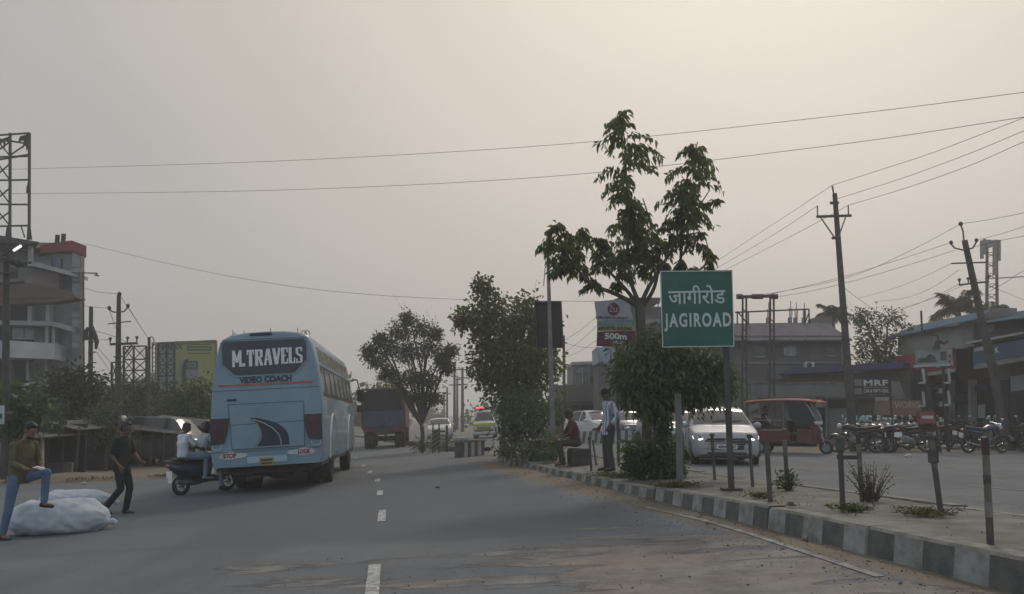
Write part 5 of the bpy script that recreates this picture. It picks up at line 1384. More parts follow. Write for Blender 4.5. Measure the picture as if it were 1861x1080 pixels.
def leaves(name, pts, dirs, L_, W_, mat, parent, seed=1, droop=0.0, fold=.25):
    """pts (n,3); each leaf a folded pointed blade of 4 triangles"""
    g_ = np.random.default_rng(seed); n = len(pts)
    pts = np.asarray(pts, float); dirs = np.asarray(dirs, float)
    dirs = dirs + g_.normal(0, .45, (n, 3)); dirs[:, 2] -= droop
    dirs /= np.linalg.norm(dirs, axis=1, keepdims=True) + 1e-9
    r_ = g_.normal(0, 1, (n, 3)); sd_ = np.cross(dirs, r_); sd_ /= np.linalg.norm(sd_, axis=1, keepdims=True) + 1e-9
    nn = np.cross(sd_, dirs)
    s = g_.uniform(.65, 1.25, (n, 1)); Ls = L_ * s; Ws = W_ * s
    p0 = pts; p1 = pts + dirs * Ls * .45 + sd_ * Ws / 2 + nn * Ws * fold; p2 = pts + dirs * Ls - np.array([0, 0, 1]) * Ls * .18; p3 = pts + dirs * Ls * .45 - sd_ * Ws / 2 + nn * Ws * fold
    vs = np.stack([p0, p1, p2, p3], 1).reshape(-1, 3)
    me = bpy.data.meshes.new(name); me.vertices.add(4 * n); me.vertices.foreach_set('co', vs.ravel())
    idx = (np.arange(n)[:, None] * 4 + np.array([0, 1, 2, 0, 2, 3])[None]).ravel()
    me.loops.add(6 * n); me.loops.foreach_set('vertex_index', idx)
    me.polygons.add(2 * n); me.polygons.foreach_set('loop_start', np.arange(0, 6 * n, 3)); me.polygons.foreach_set('loop_total', np.full(2 * n, 3))
    me.materials.append(mat); me.update(calc_edges=True); me.validate()
    o = bpy.data.objects.new(name, me); col.objects.link(o)
    if parent is not None: o.parent = parent
    return o

def cloud(blobs, per, seed, shell=.55, clump=7, cr=.16):
    """points in clumps through lumpy blobs (c, (rx,ry,rz)); returns pts, outward dirs"""
    g_ = np.random.default_rng(seed); P = []; D = []
    for c, r_ in blobs:
        c = np.array(c); r_ = np.array(r_ if hasattr(r_, '__len__') else (r_,) * 3)
        vol = max(.25, float(np.prod(r_)) ** (2 / 3)); n = int(per * vol)
        nc = max(3, n // clump)
        d = g_.normal(0, 1, (nc, 3)); d /= np.linalg.norm(d, axis=1, keepdims=True)
        rad = shell + (1 - shell) * g_.random((nc, 1)) ** .8
        rad *= 1 + .22 * np.sin(d[:, :1] * 5 + c[0]) * np.cos(d[:, 2:] * 4 + c[2])
        cc = c + d * r_ * rad
        k = np.repeat(np.arange(nc), clump)
        p = cc[k] + g_.normal(0, 1, (len(k), 3)) * cr
        P.append(p); D.append(d[k] * .7 + np.array([0, 0, .1]))
    return np.concatenate(P), np.concatenate(D)

def limbs(mb, base, tips, r0, seed, fork=.45, wob=.06):
    rr = random.Random(seed); base = Vector(base)
    for t in tips:
        t = Vector(t); L_ = (t - base).length
        pts = []; rs = []
        n = 7
        side = Vector((rr.uniform(-1, 1), rr.uniform(-1, 1), rr.uniform(-.2, .6))) * L_ * wob
        for i in range(n + 1):
            u = i / n
            p = base.lerp(t, u) + side * math.sin(math.pi * u) + Vector((0, 0, 1)) * L_ * .09 * math.sin(math.pi * u)
            p += Vector((rr.uniform(-1, 1), rr.uniform(-1, 1), 0)) * .012 * L_ * (1 if 0 < i < n else 0)
            pts.append(p); rs.append(r0 * (1 - u) ** .8 * .75 + .008)
        mb.tube(pts, rs, 7)
        for j in range(3):
            i = rr.randint(3, n); q = pts[i]; e = q + (t - base).normalized() * L_ * rr.uniform(.1, .25) + Vector((rr.uniform(-1, 1), rr.uniform(-1, 1), rr.uniform(-.2, 1))) * L_ * .16
            mb.tube([q, q.lerp(e, .5) + Vector((0, 0, .03)), e], [rs[i] * .6, rs[i] * .4, .005], 5)

def tree(name, label, base, fork, blobs, per, L_, W_, leaf, seed, r0=.12, group=None, bark=BARK, droop=.1, shell=.45, clump=7, cr=.16, cat='tree', tips=None, twosize=None):
    root = thing(name, label, cat, group=group)
    base, fork = Vector(base), Vector(fork)
    t = MB(); pts = [base - V(0, 0, .1)]; n = 7; rr = random.Random(seed)
    for i in range(n + 1):
        u = i / n; pts.append(base.lerp(fork, u) + V(rr.uniform(-1, 1), rr.uniform(-1, 1), 0) * .03 * (fork - base).length * (1 if 0 < i < n else 0))
    t.tube(pts, [r0 * 1.5] + [r0 * (1.35 - .5 * min(1, i / 2.5) - .18 * i / n) for i in range(n + 1)], 10)
    t.build('trunk', bark, root, smooth=True)
    l_ = MB(); limbs(l_, fork, tips or [Vector(c) for c, r_ in blobs], r0 * .72, seed)
    l_.build('limbs', bark, root, smooth=True)
    P, D = cloud(blobs, per, seed, shell, clump, cr)
    leaves('crown', P, D, L_, W_, leaf, root, seed, droop)
    return root
def B(px, py, Y, rx, rz=None, ry=None):
    """a crown lobe centred at a surveyed point, radii in metres"""
    return (at(px, py, Y), (rx, ry or rx, rz or rx))

# the broad-leaved roadside tree on the median with its tall drooping shoots
TY = 17.4
def shoot(P, D, a, b, ra, n, seed, dense=1.0):
    n = int(n * .82)
    """a leafy upright shoot: long pinnate leaves arching out and drooping"""
    g_ = np.random.default_rng(seed); a, b = Vector(a), Vector(b)
    for i in range(n):
        u = (i + g_.random()) / n; q = a.lerp(b, u); az = g_.uniform(0, 2 * math.pi)
        r_ = ra * (.35 + .75 * math.sin(math.pi * min(1, .12 + u * .86))) * g_.uniform(.55, 1.35)
        o = Vector((math.cos(az), math.sin(az), 0))
        m = int(13 * dense * g_.uniform(.6, 1.1)) + 2
        for k in range(m):
            v = (k + 1) / m
            c = q + o * r_ * v + Vector((0, 0, 1)) * (r_ * (.55 * v - .85 * v * v)) + Vector(tuple(g_.normal(0, .02, 3)))
            for s in (-1, 1):
                P.append(c + o.cross(Vector((0, 0, 1))) * s * .015); D.append(Vector((o.x * .35, o.y * .35, 0)) + o.cross(Vector((0, 0, 1))) * s * .55 + Vector((0, 0, -.75)))
def median_tree():
    root = thing('roadside_tree', 'tall tree on the median with drooping leafy shoots rising behind the green sign', 'tree')
    base = med(1178, 872); base = Vector((at(1175, 800, TY).x, TY, G(2, TY) + .25))
    fork = at(1163, 560, TY); hub = at(1160, 548, TY)
    t = MB(); t.tube([base - V(0, 0, .1), base + V(0, 0, .2), base.lerp(fork, .4) + V(.05, 0, 0), base.lerp(fork, .75), fork, hub], [.15, .105, .095, .09, .10, .08], 12); t.build('trunk', BARK, root, smooth=True)
    l_ = MB()
    def limb(pp, r0, r1):
        P_ = [at(x, y, TY + dy) for x, y, dy in pp]; out = []
        for i in range(len(P_) - 1):
            for k in range(4): out.append(Vector(catmull([tuple(v) for v in P_], (i + k / 4) / (len(P_) - 1))))
        out.append(P_[-1]); n = len(out); l_.tube(out, [r0 + (r1 - r0) * i / (n - 1) for i in range(n)], 8)
    limb([(1160, 556, 0), (1120, 535, -.2), (1075, 515, -.4), (1035, 470, -.5), (1008, 410, -.5)], .055, .012)
    limb([(1158, 552, 0), (1128, 515, .2), (1095, 480, .3), (1060, 420, .4)], .045, .01)
    limb([(1160, 548, 0), (1145, 505, .1), (1140, 440, .1), (1140, 350, .0), (1132, 215, 0)], .05, .01)
    limb([(1165, 552, 0), (1180, 520, -.1), (1205, 480, -.2), (1230, 440, -.2), (1255, 400, -.2), (1290, 345, -.25)], .05, .01)
    limb([(1170, 555, 0), (1190, 520, .3), (1196, 470, .5), (1180, 400, .4), (1168, 360, .3)], .045, .01)
    limb([(1222, 500, .1), (1236, 480, .1), (1238, 420, 0), (1245, 340, 0), (1268, 258, 0)], .04, .01)
    limb([(1240, 430, -.2), (1275, 425, -.3), (1290, 460, -.3)], .02, .006)
    l_.build('limbs', BARK, root, smooth=True)
    P = []; D = []
    def sh(x0, y0, x1, y1, ra, n, sd, dy=0, dn=1): shoot(P, D, at(x0, y0, TY + dy), at(x1, y1, TY + dy), ra, n, sd, dn)
    sh(1141, 372, 1131, 205, .56, 54, 1)
    sh(1245, 405, 1266, 262, .52, 50, 2, 0, 1)
    sh(1252, 440, 1250, 350, .40, 18, 3, -.2)
    sh(1295, 372, 1300, 365, .16, 3, 33, -.2)
    sh(1270, 425, 1288, 470, .17, 7, 34, -.3)
    sh(1145, 470, 1150, 372, .52, 42, 4, .1)
    sh(1160, 500, 1168, 385, .40, 24, 5, .4)
    sh(1030, 490, 1010, 405, .36, 20, 6, -.5)
    sh(1055, 505, 1050, 415, .40, 24, 7, .2)
    sh(1090, 490, 1085, 430, .36, 18, 8, .3)
    sh(1010, 500, 1000, 440, .22, 10, 9, -.4)
    sh(1120, 520, 1130, 450, .34, 16, 10, -.1)
    sh(1195, 490, 1200, 430, .30, 14, 11, .3)
    sh(1215, 450, 1212, 400, .26, 9, 12, -.2)
    sh(1080, 530, 1072, 505, .18, 6, 13, -.3)
    sh(1260, 500, 1240, 470, .24, 7, 14, -.1)
    sh(1285, 500, 1295, 470, .17, 6, 15, -.1)
    leaves('crown', P, D, .15, .062, LF_BACK, root, 5, .25)
median_tree()

# leafy tree further along the median (behind the dark board)
tree('peepal_tree', 'broad leafy tree with a ragged open crown behind the dark board on the pole', Vector((at(915, 800, 30).x, 30, G(0, 30))), at(915, 720, 30),
     [B(880, 575, 30, .75, .6), B(905, 610, 30, 1.05, .8), B(945, 590, 30.4, .85, .8), B(965, 560, 30, .5, .5), B(985, 600, 30.6, .6, .8), B(925, 660, 29.8, 1.3, .9), B(885, 660, 30, .75, .8), B(975, 665, 30.5, .8, .8), B(925, 715, 30, .75, .6), B(965, 720, 30, .9, .6), B(877, 522, 30, .22, .32), B(843, 583, 30, .3, .22), B(893, 548, 30, .4, .3), B(1000, 650, 31, .35, .5)],
     1150, .17, .115, LF_BACK, 21, .13, tips=None, shell=.25, clump=6, cr=.15, bark=BARKP)
# big spreading tree beyond the gap
tree('rain_tree', 'large rounded tree with a bare forked trunk beyond the gap in the median', Vector((at(768, 812, 41).x, 41, G(-4, 41))), at(766, 772, 41),
     [B(728, 603, 41, .62, .45), B(765, 597, 41, .5, .42), B(705, 628, 41, .55, .42), B(684, 655, 41.2, .55, .35), B(745, 640, 40.5, .8, .5), B(783, 632, 41, .55, .42), B(805, 652, 41.4, .42, .3), B(819, 638, 41, .24, .16), B(812, 668, 41, .3, .2), B(775, 690, 40.6, .72, .4), B(738, 690, 41, .68, .4), B(705, 680, 41.5, .4, .22), B(670, 638, 41, .26, .2), B(740, 579, 41, .28, .18), B(792, 606, 41, .22, .2), B(788, 725, 41, .4, .25), B(758, 722, 40.8, .42, .25), B(690, 618, 41, .22, .3)],
     2100, .15, .08, LF_GREY, 22, .13, shell=.2, clump=6, cr=.12)
tree('yellowing_tree', 'small yellowing tree just behind the lorry', Vector((at(700, 812, 62).x, 62, G(-8, 62))), at(702, 765, 62), [B(700, 695, 62, .8, .7), B(715, 715, 62, .9, .8), B(690, 720, 62, .7, .9)], 420, .22, .13, LF_YEL, 23, .1, droop=.7)
# bush mass of the median, in front of the green sign's post and round it
tree('median_bush', 'wide dark drooping bush on the median under the tall tree', Vector((at(1190, 820, 15.9).x, 15.9, G(3, 16.8) + .2)), at(1190, 760, 15.9),
     [B(1152, 662, 15.7, .32, .26), B(1165, 650, 15.9, .55, .42), B(1215, 645, 15.7, .6, .45), B(1262, 660, 15.9, .5, .42), B(1162, 703, 15.4, .42, .34), B(1200, 700, 15.4, .6, .4), B(1255, 705, 15.7, .55, .36), B(1290, 690, 16.1, .3, .3), B(1146, 690, 16.1, .16, .14), B(1192, 632, 16.1, .3, .2), B(1215, 618, 16.3, .2, .2), B(1156, 722, 15.5, .2, .12), B(1232, 715, 15.6, .34, .16), B(1296, 668, 15.8, .28, .24), B(1200, 738, 15.8, .3, .16), B(1312, 702, 16, .2, .18), B(1278, 715, 15.7, .22, .10)],
     1900, .12, .048, LF_DARK, 24, .05, droop=.8, shell=.25, clump=6, cr=.10, cat='bush')
tree('low_hedge', 'low dark tangled shrub on the median beside the striped-shirt man', Vector((at(1185, 868, 16.4).x, 16.4, G(3, 16.4) + .2)), at(1185, 850, 16.4),
     [B(1150, 825, 16.2, .28, .24), B(1180, 828, 16.0, .3, .3), B(1212, 825, 16.0, .34, .36), B(1203, 778, 16.3, .15, .40), B(1228, 840, 16.2, .14, .2), B(1160, 850, 16, .25, .16), B(1215, 858, 15.8, .3, .14)],
     2600, .08, .04, LF_DARK, 25, .03, droop=.2, shell=.2, clump=6, cr=.06, cat='bush')
tree('median_shrub', 'dense rounded shrub on the median left of the light pole', Vector((at(935, 832, 27).x, 27, G(0, 27) + .15)), at(935, 800, 27),
     [B(925, 765, 27.2, .3, .4), B(945, 760, 27, .6, .5), B(975, 765, 27, .65, .5), B(1005, 745, 27.3, .4, .5), B(955, 735, 27.4, .8, .4), B(925, 730, 27.4, .5, .4), B(930, 800, 27, .45, .35), B(985, 800, 26.6, .5, .35)], 1500, .13, .06, LF_DARK, 26, .06, droop=.5, shell=.3, cat='bush')
tree('low_hedge', 'low dark shrub along the median edge left of the seated person', Vector((at(950, 838, 25).x, 25, G(0, 25) + .15)), at(950, 825, 25),
     [B(920, 820, 25.6, .25, .16), B(942, 820, 25, .38, .24), B(975, 822, 24.4, .42, .28), B(1000, 828, 23.4, .34, .26), B(1010, 800, 24, .3, .2)], 1300, .09, .045, LF_DARK, 27, .03, droop=.1, shell=.2, cr=.08, cat='bush')

# left-hand trees
tree('dark_tree', 'dark dense tree in front of the unfinished building', Vector((at(135, 838, 34).x, 34, G(-17, 34))), at(135, 770, 34),
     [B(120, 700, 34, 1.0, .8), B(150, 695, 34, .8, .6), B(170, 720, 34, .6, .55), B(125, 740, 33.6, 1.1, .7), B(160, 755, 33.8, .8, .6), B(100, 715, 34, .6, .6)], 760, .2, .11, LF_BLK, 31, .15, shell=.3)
tree('papaya_shrub', 'bright big-leaved shrub over the tea stall roof at the left', Vector((at(45, 850, 26).x, 26, G(-14, 26))), at(45, 780, 26),
     [B(20, 740, 25.6, .6, .35), B(55, 735, 25.6, .6, .35), B(75, 755, 25.4, .5, .3), B(30, 765, 25.4, .55, .25), B(8, 720, 26, .35, .25)], 420, .34, .15, LF_MID, 32, .07, droop=.45, shell=.35, clump=4, cat='bush')
tree('garden_tree', 'small round green tree behind the white globe lamps', Vector((at(192, 850, 31).x, 31, G(-15, 31))), at(192, 800, 31),
     [B(180, 765, 31, .6, .5), B(205, 770, 31, .6, .5), B(190, 745, 31, .45, .35), B(165, 785, 31, .5, .4), B(215, 795, 31, .4, .4)], 800, .13, .07, LF_GREY, 33, .06, shell=.3)
tree('shade_tree', 'broad green tree left of the coach below the yellow hoarding', Vector((at(345, 828, 40).x, 40, G(-15, 40))), at(345, 780, 40),
     [B(340, 715, 40, 1.0, .6), B(370, 720, 40, .9, .8), B(318, 735, 40, .8, .6), B(345, 755, 39.6, 1.3, .8), B(385, 760, 39.8, .9, .9), B(310, 770, 40, .7, .5)], 700, .2, .1, LF_MID, 34, .16, shell=.35)
tree('dark_tree', 'dark low tree behind the power pole and lattice frames', Vector((at(255, 828, 46).x, 46, G(-19, 46))), at(255, 780, 46),
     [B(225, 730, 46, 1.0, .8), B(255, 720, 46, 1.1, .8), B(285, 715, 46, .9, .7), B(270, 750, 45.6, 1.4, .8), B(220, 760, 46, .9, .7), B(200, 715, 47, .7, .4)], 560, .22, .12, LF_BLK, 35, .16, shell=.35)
# right-hand trees
tree('broad_tree', 'leafy tree rising between the purple-roofed house and the blue-roofed shop', Vector((at(1605, 770, 44).x, 44, G(18, 44))), at(1603, 690, 44),
     [B(1580, 590, 44, .8, .45), B(1612, 575, 44, .7, .4), B(1630, 600, 44, .6, .4), B(1590, 625, 44, 1.1, .7), B(1615, 650, 44, 1.0, .7), B(1575, 655, 44, .8, .6), B(1565, 575, 44, .35, .25), B(1600, 680, 44, 1, .5)], 620, .2, .1, LF_GREY, 36, .14, shell=.3)
def palm(label, px, py_top, Y, rad, seed, n=16):
    root = thing('palm_tree', label, 'palm'); top = at(px, py_top, Y); base = Vector((top.x + .3, Y, G(top.x, Y)))
    m = MB(); m.tube([base, base.lerp(top, .5) + V(.15, 0, 0), top], [.16, .13, .1], 9); m.build('trunk', BARKP, root, smooth=True)
    P = []; D = []; rr = random.Random(seed); st = MB()
    for i in range(n):
        az = 2 * math.pi * i / n + rr.uniform(-.2, .2); el = rr.uniform(.15, 1.4); o = Vector((math.cos(az), math.sin(az), 0)); L_ = rad * rr.uniform(.8, 1.15); pts = []
        for k in range(11):
            v = k / 10; p = top + o * L_ * v * math.cos(el * .7) + Vector((0, 0, 1)) * (L_ * (math.sin(el) * 1.15 * v - (.38 + .25 * math.cos(el)) * v * v)); pts.append(p)
        st.tube(pts, [.025 - .002 * k for k in range(11)], 5)
        for k in range(1, 11):
            d = (pts[k] - pts[k - 1]).normalized(); sd_ = d.cross(Vector((0, 0, 1)));
            if sd_.length < .01: continue
            sd_.normalize()
            for j in range(4):
                q = pts[k - 1].lerp(pts[k], j / 4)
                for s in (-1, 1): P.append(q); D.append(sd_ * s * .8 + d * .7 + Vector((0, 0, -.45)))
    st.build('frond_stalk', LF_PALM, root); 
    o = leaves('crown', P, [tuple(d * 3) for d in D], rad * .33, rad * .045, LF_PALM, root, seed, .1)
    return root
palm('coconut palm with drooping fronds behind the blue-roofed shop', 1742, 562, 50, 1.5, 41, 24)
palm('short palm standing behind the purple-roofed house next to the power pole', 1512, 572, 55, 1.15, 42, 18)
palm('coconut palm half hidden by the leaning concrete pole', 1800, 572, 56, 1.3, 44, 18)

# far wood closing the road: nobody could count these trees
P, D = [], []
blobs = []
rr = random.Random(5)
for i in range(150):
    px = rr.uniform(-100, 1960); Y = rr.uniform(85, 170)
    if 640 < px < 1010: Y = rr.uniform(110, 190); top = rr.uniform(738, 762) if px < 850 else rr.uniform(735, 760)
    else: top = rr.uniform(690, 735)
    c = at(px, 770, Y); t = at(px, top, Y); h = max(1.2, (t.z + .5) / 2); blobs.append(((c.x, Y, h), (h * rr.uniform(.9, 1.7), h, h)))
P, D = cloud(blobs, 34, 9, .5, 6, .35)
fw_ = leaves('far_woodland', P, D, .75, .5, LF_GREY, None, 9, .1); tag(fw_, kind='stuff')
mb = MB()
for c, r_ in blobs[::2]:
    mb.ell((c[0], c[1] + 2, r_[2] * .75), (r_[0] * .8, r_[1] * .7, r_[2] * .75), seg=9, rings=6)
o = mb.build('far_thicket', LF_DARK, smooth=True); tag(o, kind='stuff')
# ------------------------------------------------------------------ flat things set on surveyed planes
ZUP = Vector((0, 0, 1))
def YP(Y): return (Vector((0, Y, 0)), Vector((0, -1, 0)))
def PL(px0, Y0, px1, Y1):
    a, b = at(px0, 754, Y0), at(px1, 754, Y1); d = (b - a); d.z = 0; d.normalize(); n = Vector((d.y, -d.x, 0)); return (a, n)
def on(px, py, pl, off=0.0):
    p0, n = pl; p0 = p0 + n * off
    d = FWD + Vector(((px - CX) / F, 0, 0)) + UPV * ((CY - py) / F)
    t = (p0 - CAM).dot(n) / d.dot(n); return CAM + d * t
def plate(mb, pts, pl, off=0.0, th=.05, dv=None):
    dv = Vector(dv) if dv else -pl[1]
    n = len(pts); fr = [on(x, y, pl) + pl[1] * off for x, y in pts]; bk = [q + dv * th for q in fr]
    mb.add(fr + bk, [tuple(range(n))] + [(k, (k + 1) % n, n + (k + 1) % n, n + k) for k in range(n)] + [tuple(range(2 * n - 1, n - 1, -1))]); return mb
def rect(x0, x1, y0, y1): return [(x0, y1), (x1, y1), (x1, y0), (x0, y0)]
def part(name, mat, par, pts, pl, off=0.0, th=.05, dv=None):
    return plate(MB(), pts, pl, off, th, dv).build(name, mat, par)
def ptext(s, px, py, wpx, hpx, pl, off, mat, par, bold=.0, name='lettering', tilt=None, spc=1.0):
    o = on(px, py, pl); r = ZUP.cross(pl[1]); wd = (on(px + wpx / 2, py, pl) - on(px - wpx / 2, py, pl)).length
    hg = (on(px, py - hpx / 2, pl) - on(px, py + hpx / 2, pl)).length
    return text(s, hg * 1.42, name, mat, par, spc=spc, mt= facing(o + pl[1] * off, r + (ZUP * tilt if tilt else Vector()), ZUP), bold=bold * hg, width=wd, ext=.002)
def root_at(name, label, cat, px, Y, group=None):
    p = at(px, 754, Y); return thing(name, label, cat, (0, 0, 0), 0, group)

CONC = M('grey_concrete_wall', (.24, .24, .24), (.155, .155, .155), scale=.8, rough=.9, bump=.3, grime=.5)
CONCL = M('pale_plaster', (.40, .41, .42), (.31, .32, .33), scale=.7, rough=.9, grime=.55)
PINKP = M('pinkish_plaster', (.20, .155, .155), (.15, .115, .12), scale=.8, rough=.9, grime=.4)
DARKIN = M('interior_shade_colour', (.042, .045, .05), (.027, .029, .033), scale=1.2, rough=.95)  # shade inside recesses, openings and stalls is put into this flat dark colour
REDPAR = M('red_parapet_paint', (.24, .055, .05), (.17, .04, .04), scale=1.2, rough=.8, grime=.4)
RUST = M('rusty_tin_sheet', (.13, .085, .07), (.08, .055, .048), scale=1.2, rough=.85, bump=.3, grime=.4)
TIN = M('old_tin_sheet', (.17, .17, .168), (.09, .088, .085), scale=1.1, rough=.95, spec=.05, bump=.3, grime=.6, stretch=(3, .6, 1))
IRON = M('dark_iron', (.05, .05, .052), (.03, .03, .032), scale=5, rough=.8)
POLEC = M('weathered_pole', (.085, .08, .075), (.05, .047, .045), scale=4, rough=.9)
POLEG = M('grey_steel_pole', (.21, .205, .19), (.14, .135, .125), scale=4, rough=.75, grime=.4)
PORC = M('porcelain', (.05, .045, .045), (.035, .03, .03), rough=.4)
BGL = glassmat('building_glass', (.22, .25, .28), .12)
BLGL = glassmat('bluish_glass', (.10, .14, .20), .15)
WIREM = M('wire', (.045, .045, .045), (.03, .03, .03), rough=.7)
BLUER = M('blue_tin_roof', (.045, .10, .16), (.035, .075, .12), scale=1, rough=.95, spec=.05, grime=.5)
NAVYR = M('dark_blue_tin_edge', (.03, .045, .12), (.025, .035, .085), scale=1, rough=.6, grime=.4)
PURP = M('purplish_tin_roof', (.13, .127, .15), (.095, .092, .11), scale=.9, rough=.95, spec=.05, grime=.4, stretch=(2, .4, 1))
BRICKD = M('dark_brown_wall', (.135, .133, .137), (.09, .088, .092), scale=1.1, rough=.9, grime=.5)
WOOD = M('old_timber', (.12, .09, .065), (.07, .052, .04), scale=3, rough=.9, stretch=(1, 1, .2))

# ------------------------------------------------------------------ unfinished building, left
SK = (-.56, .83, 0); P45 = YP(45); P46 = YP(46.6)
PC = PL(96, 45, 128, 47.2)
b = thing('unfinished_building', 'grey half-finished building with white balconies and red-capped stair tower at the left', 'building')
part('wall', CONC, b, rect(-120, 126, 441, 850), P46, 0, 9, SK)
part('tower', CONC, b, [(62, 850), (131, 850), (131, 462), (100, 461), (62, 470)], YP(45.9), 0, 6, SK)
part('parapet', REDPAR, b, [(74, 460), (130, 456), (157, 467), (157, 447), (130, 437), (74, 445)], YP(45.5), 0, 5, SK)
part('roof_edge', CONCL, b, [(40, 455), (76, 450), (76, 444), (40, 447)], YP(45.6), 0, 4)
gt = part('stair_glass', BGL, b, [(131, 702), (149, 702), (149, 466), (131, 458)], YP(45.7), 0, .2)
for y in (484, 512, 541, 560, 577, 596, 620, 640, 662, 684): part('floor_band', CONC, gt, [(131, y + 2), (149, y + 3), (149, y), (131, y - 1)], YP(45.65), 0, .12)
part('corner_column', M('beige_column', (.30, .28, .25), (.22, .205, .18), scale=2, rough=.85), b, rect(147, 153.5, 466, 850), YP(45.4), 0, .3, SK)
part('window', BLGL, b, rect(94, 111, 470, 489), YP(45.85), 0, .1)
mb = MB(); plate(mb, [(93, 490), (112, 490), (112, 487), (93, 487)], YP(45.8)); plate(mb, rect(93, 95, 469, 490), YP(45.8)); plate(mb, rect(110, 112, 469, 490), YP(45.8)); mb.build('window_frame', IRON, b)
part('balcony_roof', CONCL, b, [(40, 482), (62, 484), (126, 500), (126, 493), (70, 477), (40, 474)], YP(44.6), 0, 2)
part('upper_wall', PINKP, b, [(58, 525), (107, 525), (107, 497), (58, 488)], YP(45.2), 0, 1)
part('doorway', DARKIN, b, rect(107, 113, 500, 524), YP(45.75), 0, .3)
part('wall_panel', CONC, b, rect(-60, 58, 485, 520), YP(45.3), 0, 1.2)
part('grille', IRON, b, rect(17, 32, 487, 506), YP(45.25), 0, .1)
cn = part('canopy', RUST, b, [(-60, 545), (100, 541), (141, 542), (131, 530), (60, 515), (-60, 510)], YP(43.8), 0, .08)
part('canopy_fascia', RUST, b, [(-60, 558), (100, 549), (140, 542), (139, 539), (100, 543), (-60, 547)], YP(43.7), 0, .9)
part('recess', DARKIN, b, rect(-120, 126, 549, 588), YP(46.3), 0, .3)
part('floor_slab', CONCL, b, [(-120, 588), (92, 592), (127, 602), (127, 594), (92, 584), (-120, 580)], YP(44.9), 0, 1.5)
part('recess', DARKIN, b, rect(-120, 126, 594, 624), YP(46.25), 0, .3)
for x0, x1, y0, y1 in ((22, 63, 592, 615), (100, 109, 600, 622)):
    wn = part('window', BGL, b, rect(x0, x1, y0, y1), YP(46.0), 0, .1)
    mb = MB(); plate(mb, rect((x0 + x1) / 2 - .6, (x0 + x1) / 2 + .6, y0, y1), YP(45.95), 0, .06); plate(mb, rect(x0 - 1, x1 + 1, y1, y1 + 2), YP(45.95), 0, .06); mb.build('window_frame', CONCL, wn)
part('window', BLGL, b, rect(95, 111, 570, 590), YP(46.15), 0, .1)
for x in (50, 83): part('column', CONCL, b, rect(x, x + 7, 552, 592), YP(45.4), 0, .4)
for x in (82, 94): part('column', CONCL, b, rect(x, x + 6, 594, 624), YP(45.4), 0, .4)
part('balcony_parapet', M('white_parapet', (.48, .48, .49), (.38, .38, .39), scale=.9, rough=.85, grime=.55), b, [(-120, 652), (19, 650), (95, 653), (95, 624), (19, 619), (-120, 617)], YP(44.7), 0, .18)
part('balcony_parapet', MATS['white_parapet'], b, [(95.5, 653), (126, 658), (126, 632), (95.5, 624)], PC, .1, .18)
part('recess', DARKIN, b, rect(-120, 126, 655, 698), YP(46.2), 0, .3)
for x in (47, 80, 12): part('column', CONC, b, rect(x, x + 6, 656, 697), YP(45.3), 0, .4)
part('floor_slab', CONCL, b, [(-120, 701), (88, 701), (88, 695), (-120, 695)], YP(44.9), 0, 1.5)
part('window', BLGL, b, rect(93, 104, 673, 686), YP(46.1), 0, .1)
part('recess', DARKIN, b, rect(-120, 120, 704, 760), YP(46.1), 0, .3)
part('roof_slab', IRON, b, [(-120, 437), (60, 443), (72, 440), (0, 428), (-120, 428)], YP(44), 0, 3, SK)
part('roof_post', CONCL, b, rect(51, 57.5, 441, 480), YP(44.6), 0, .2)
mb = MB()
for px, h in ((104, 10), (115, 12)): c = at(px, 437, 46); mb.tube([c - V(0, 0, .2), c + V(0, 0, h / 35)], .12, 8)
mb.build('roof_tank', IRON, b)
# the bare hoarding frame on its roof
hf = thing('rooftop_hoarding', 'bare rusty hoarding frame with torn black cloth on the left rooftop', 'hoarding')
def bar(mb, x0, y0, x1, y1, Y, w_=.09, Y2=None): mb.span(at(x0, y0, Y), at(x1, y1, Y2 or Y), w_, w_, up=(0, 1, 0)); return mb
for x in (18.5, 53.5):
    bar(MB(), x - .5, 432, x, 242, 44.5, .11).build('upright', IRON, hf)
bar(MB(), -40, 432, -40, 235, 44.5, .11).build('upright', IRON, hf)
for y0, y1 in ((250, 242), (287, 284), (329, 327), (371, 372), (413, 410), (300, 281), (244, 262)):
    bar(MB(), -60, y0, 54, y1, 44.5, .08).build('rail', IRON, hf)
mb = MB()
for i, (ya, yb) in enumerate(((245, 285), (285, 329), (329, 372), (372, 412))):
    bar(mb, -10, ya + 4, 19, yb, 44.55, .06); bar(mb, 19, ya + 12, -12, yb - 5, 44.55, .06)
bar(mb, 19, 282, 48, 262, 44.5, .06); bar(mb, 38, 410, 45, 432, 44.5, .05); mb.build('lattice', IRON, hf)
rr = random.Random(3)
for pts in (((36, 248), (54, 243), (53, 262), (48, 275), (46, 262), (41, 270), (43, 255), (33, 258)), ((0, 254), (17, 248), (18, 262), (10, 256), (8, 270), (5, 258), (-4, 266)), ((48, 340), (51, 330), (53, 357), (50, 350), (47, 352)), ((15, 284), (19, 282), (20, 325), (16, 330)), ((50, 410), (55, 411), (58, 436), (48, 436)), ((12, 412), (19, 410), (21, 432), (9, 432))):
    part('torn_cloth', M('black_cloth_rag', (.025, .025, .025), rough=.95), hf, list(pts)[::-1], YP(44.45), 0, .03)

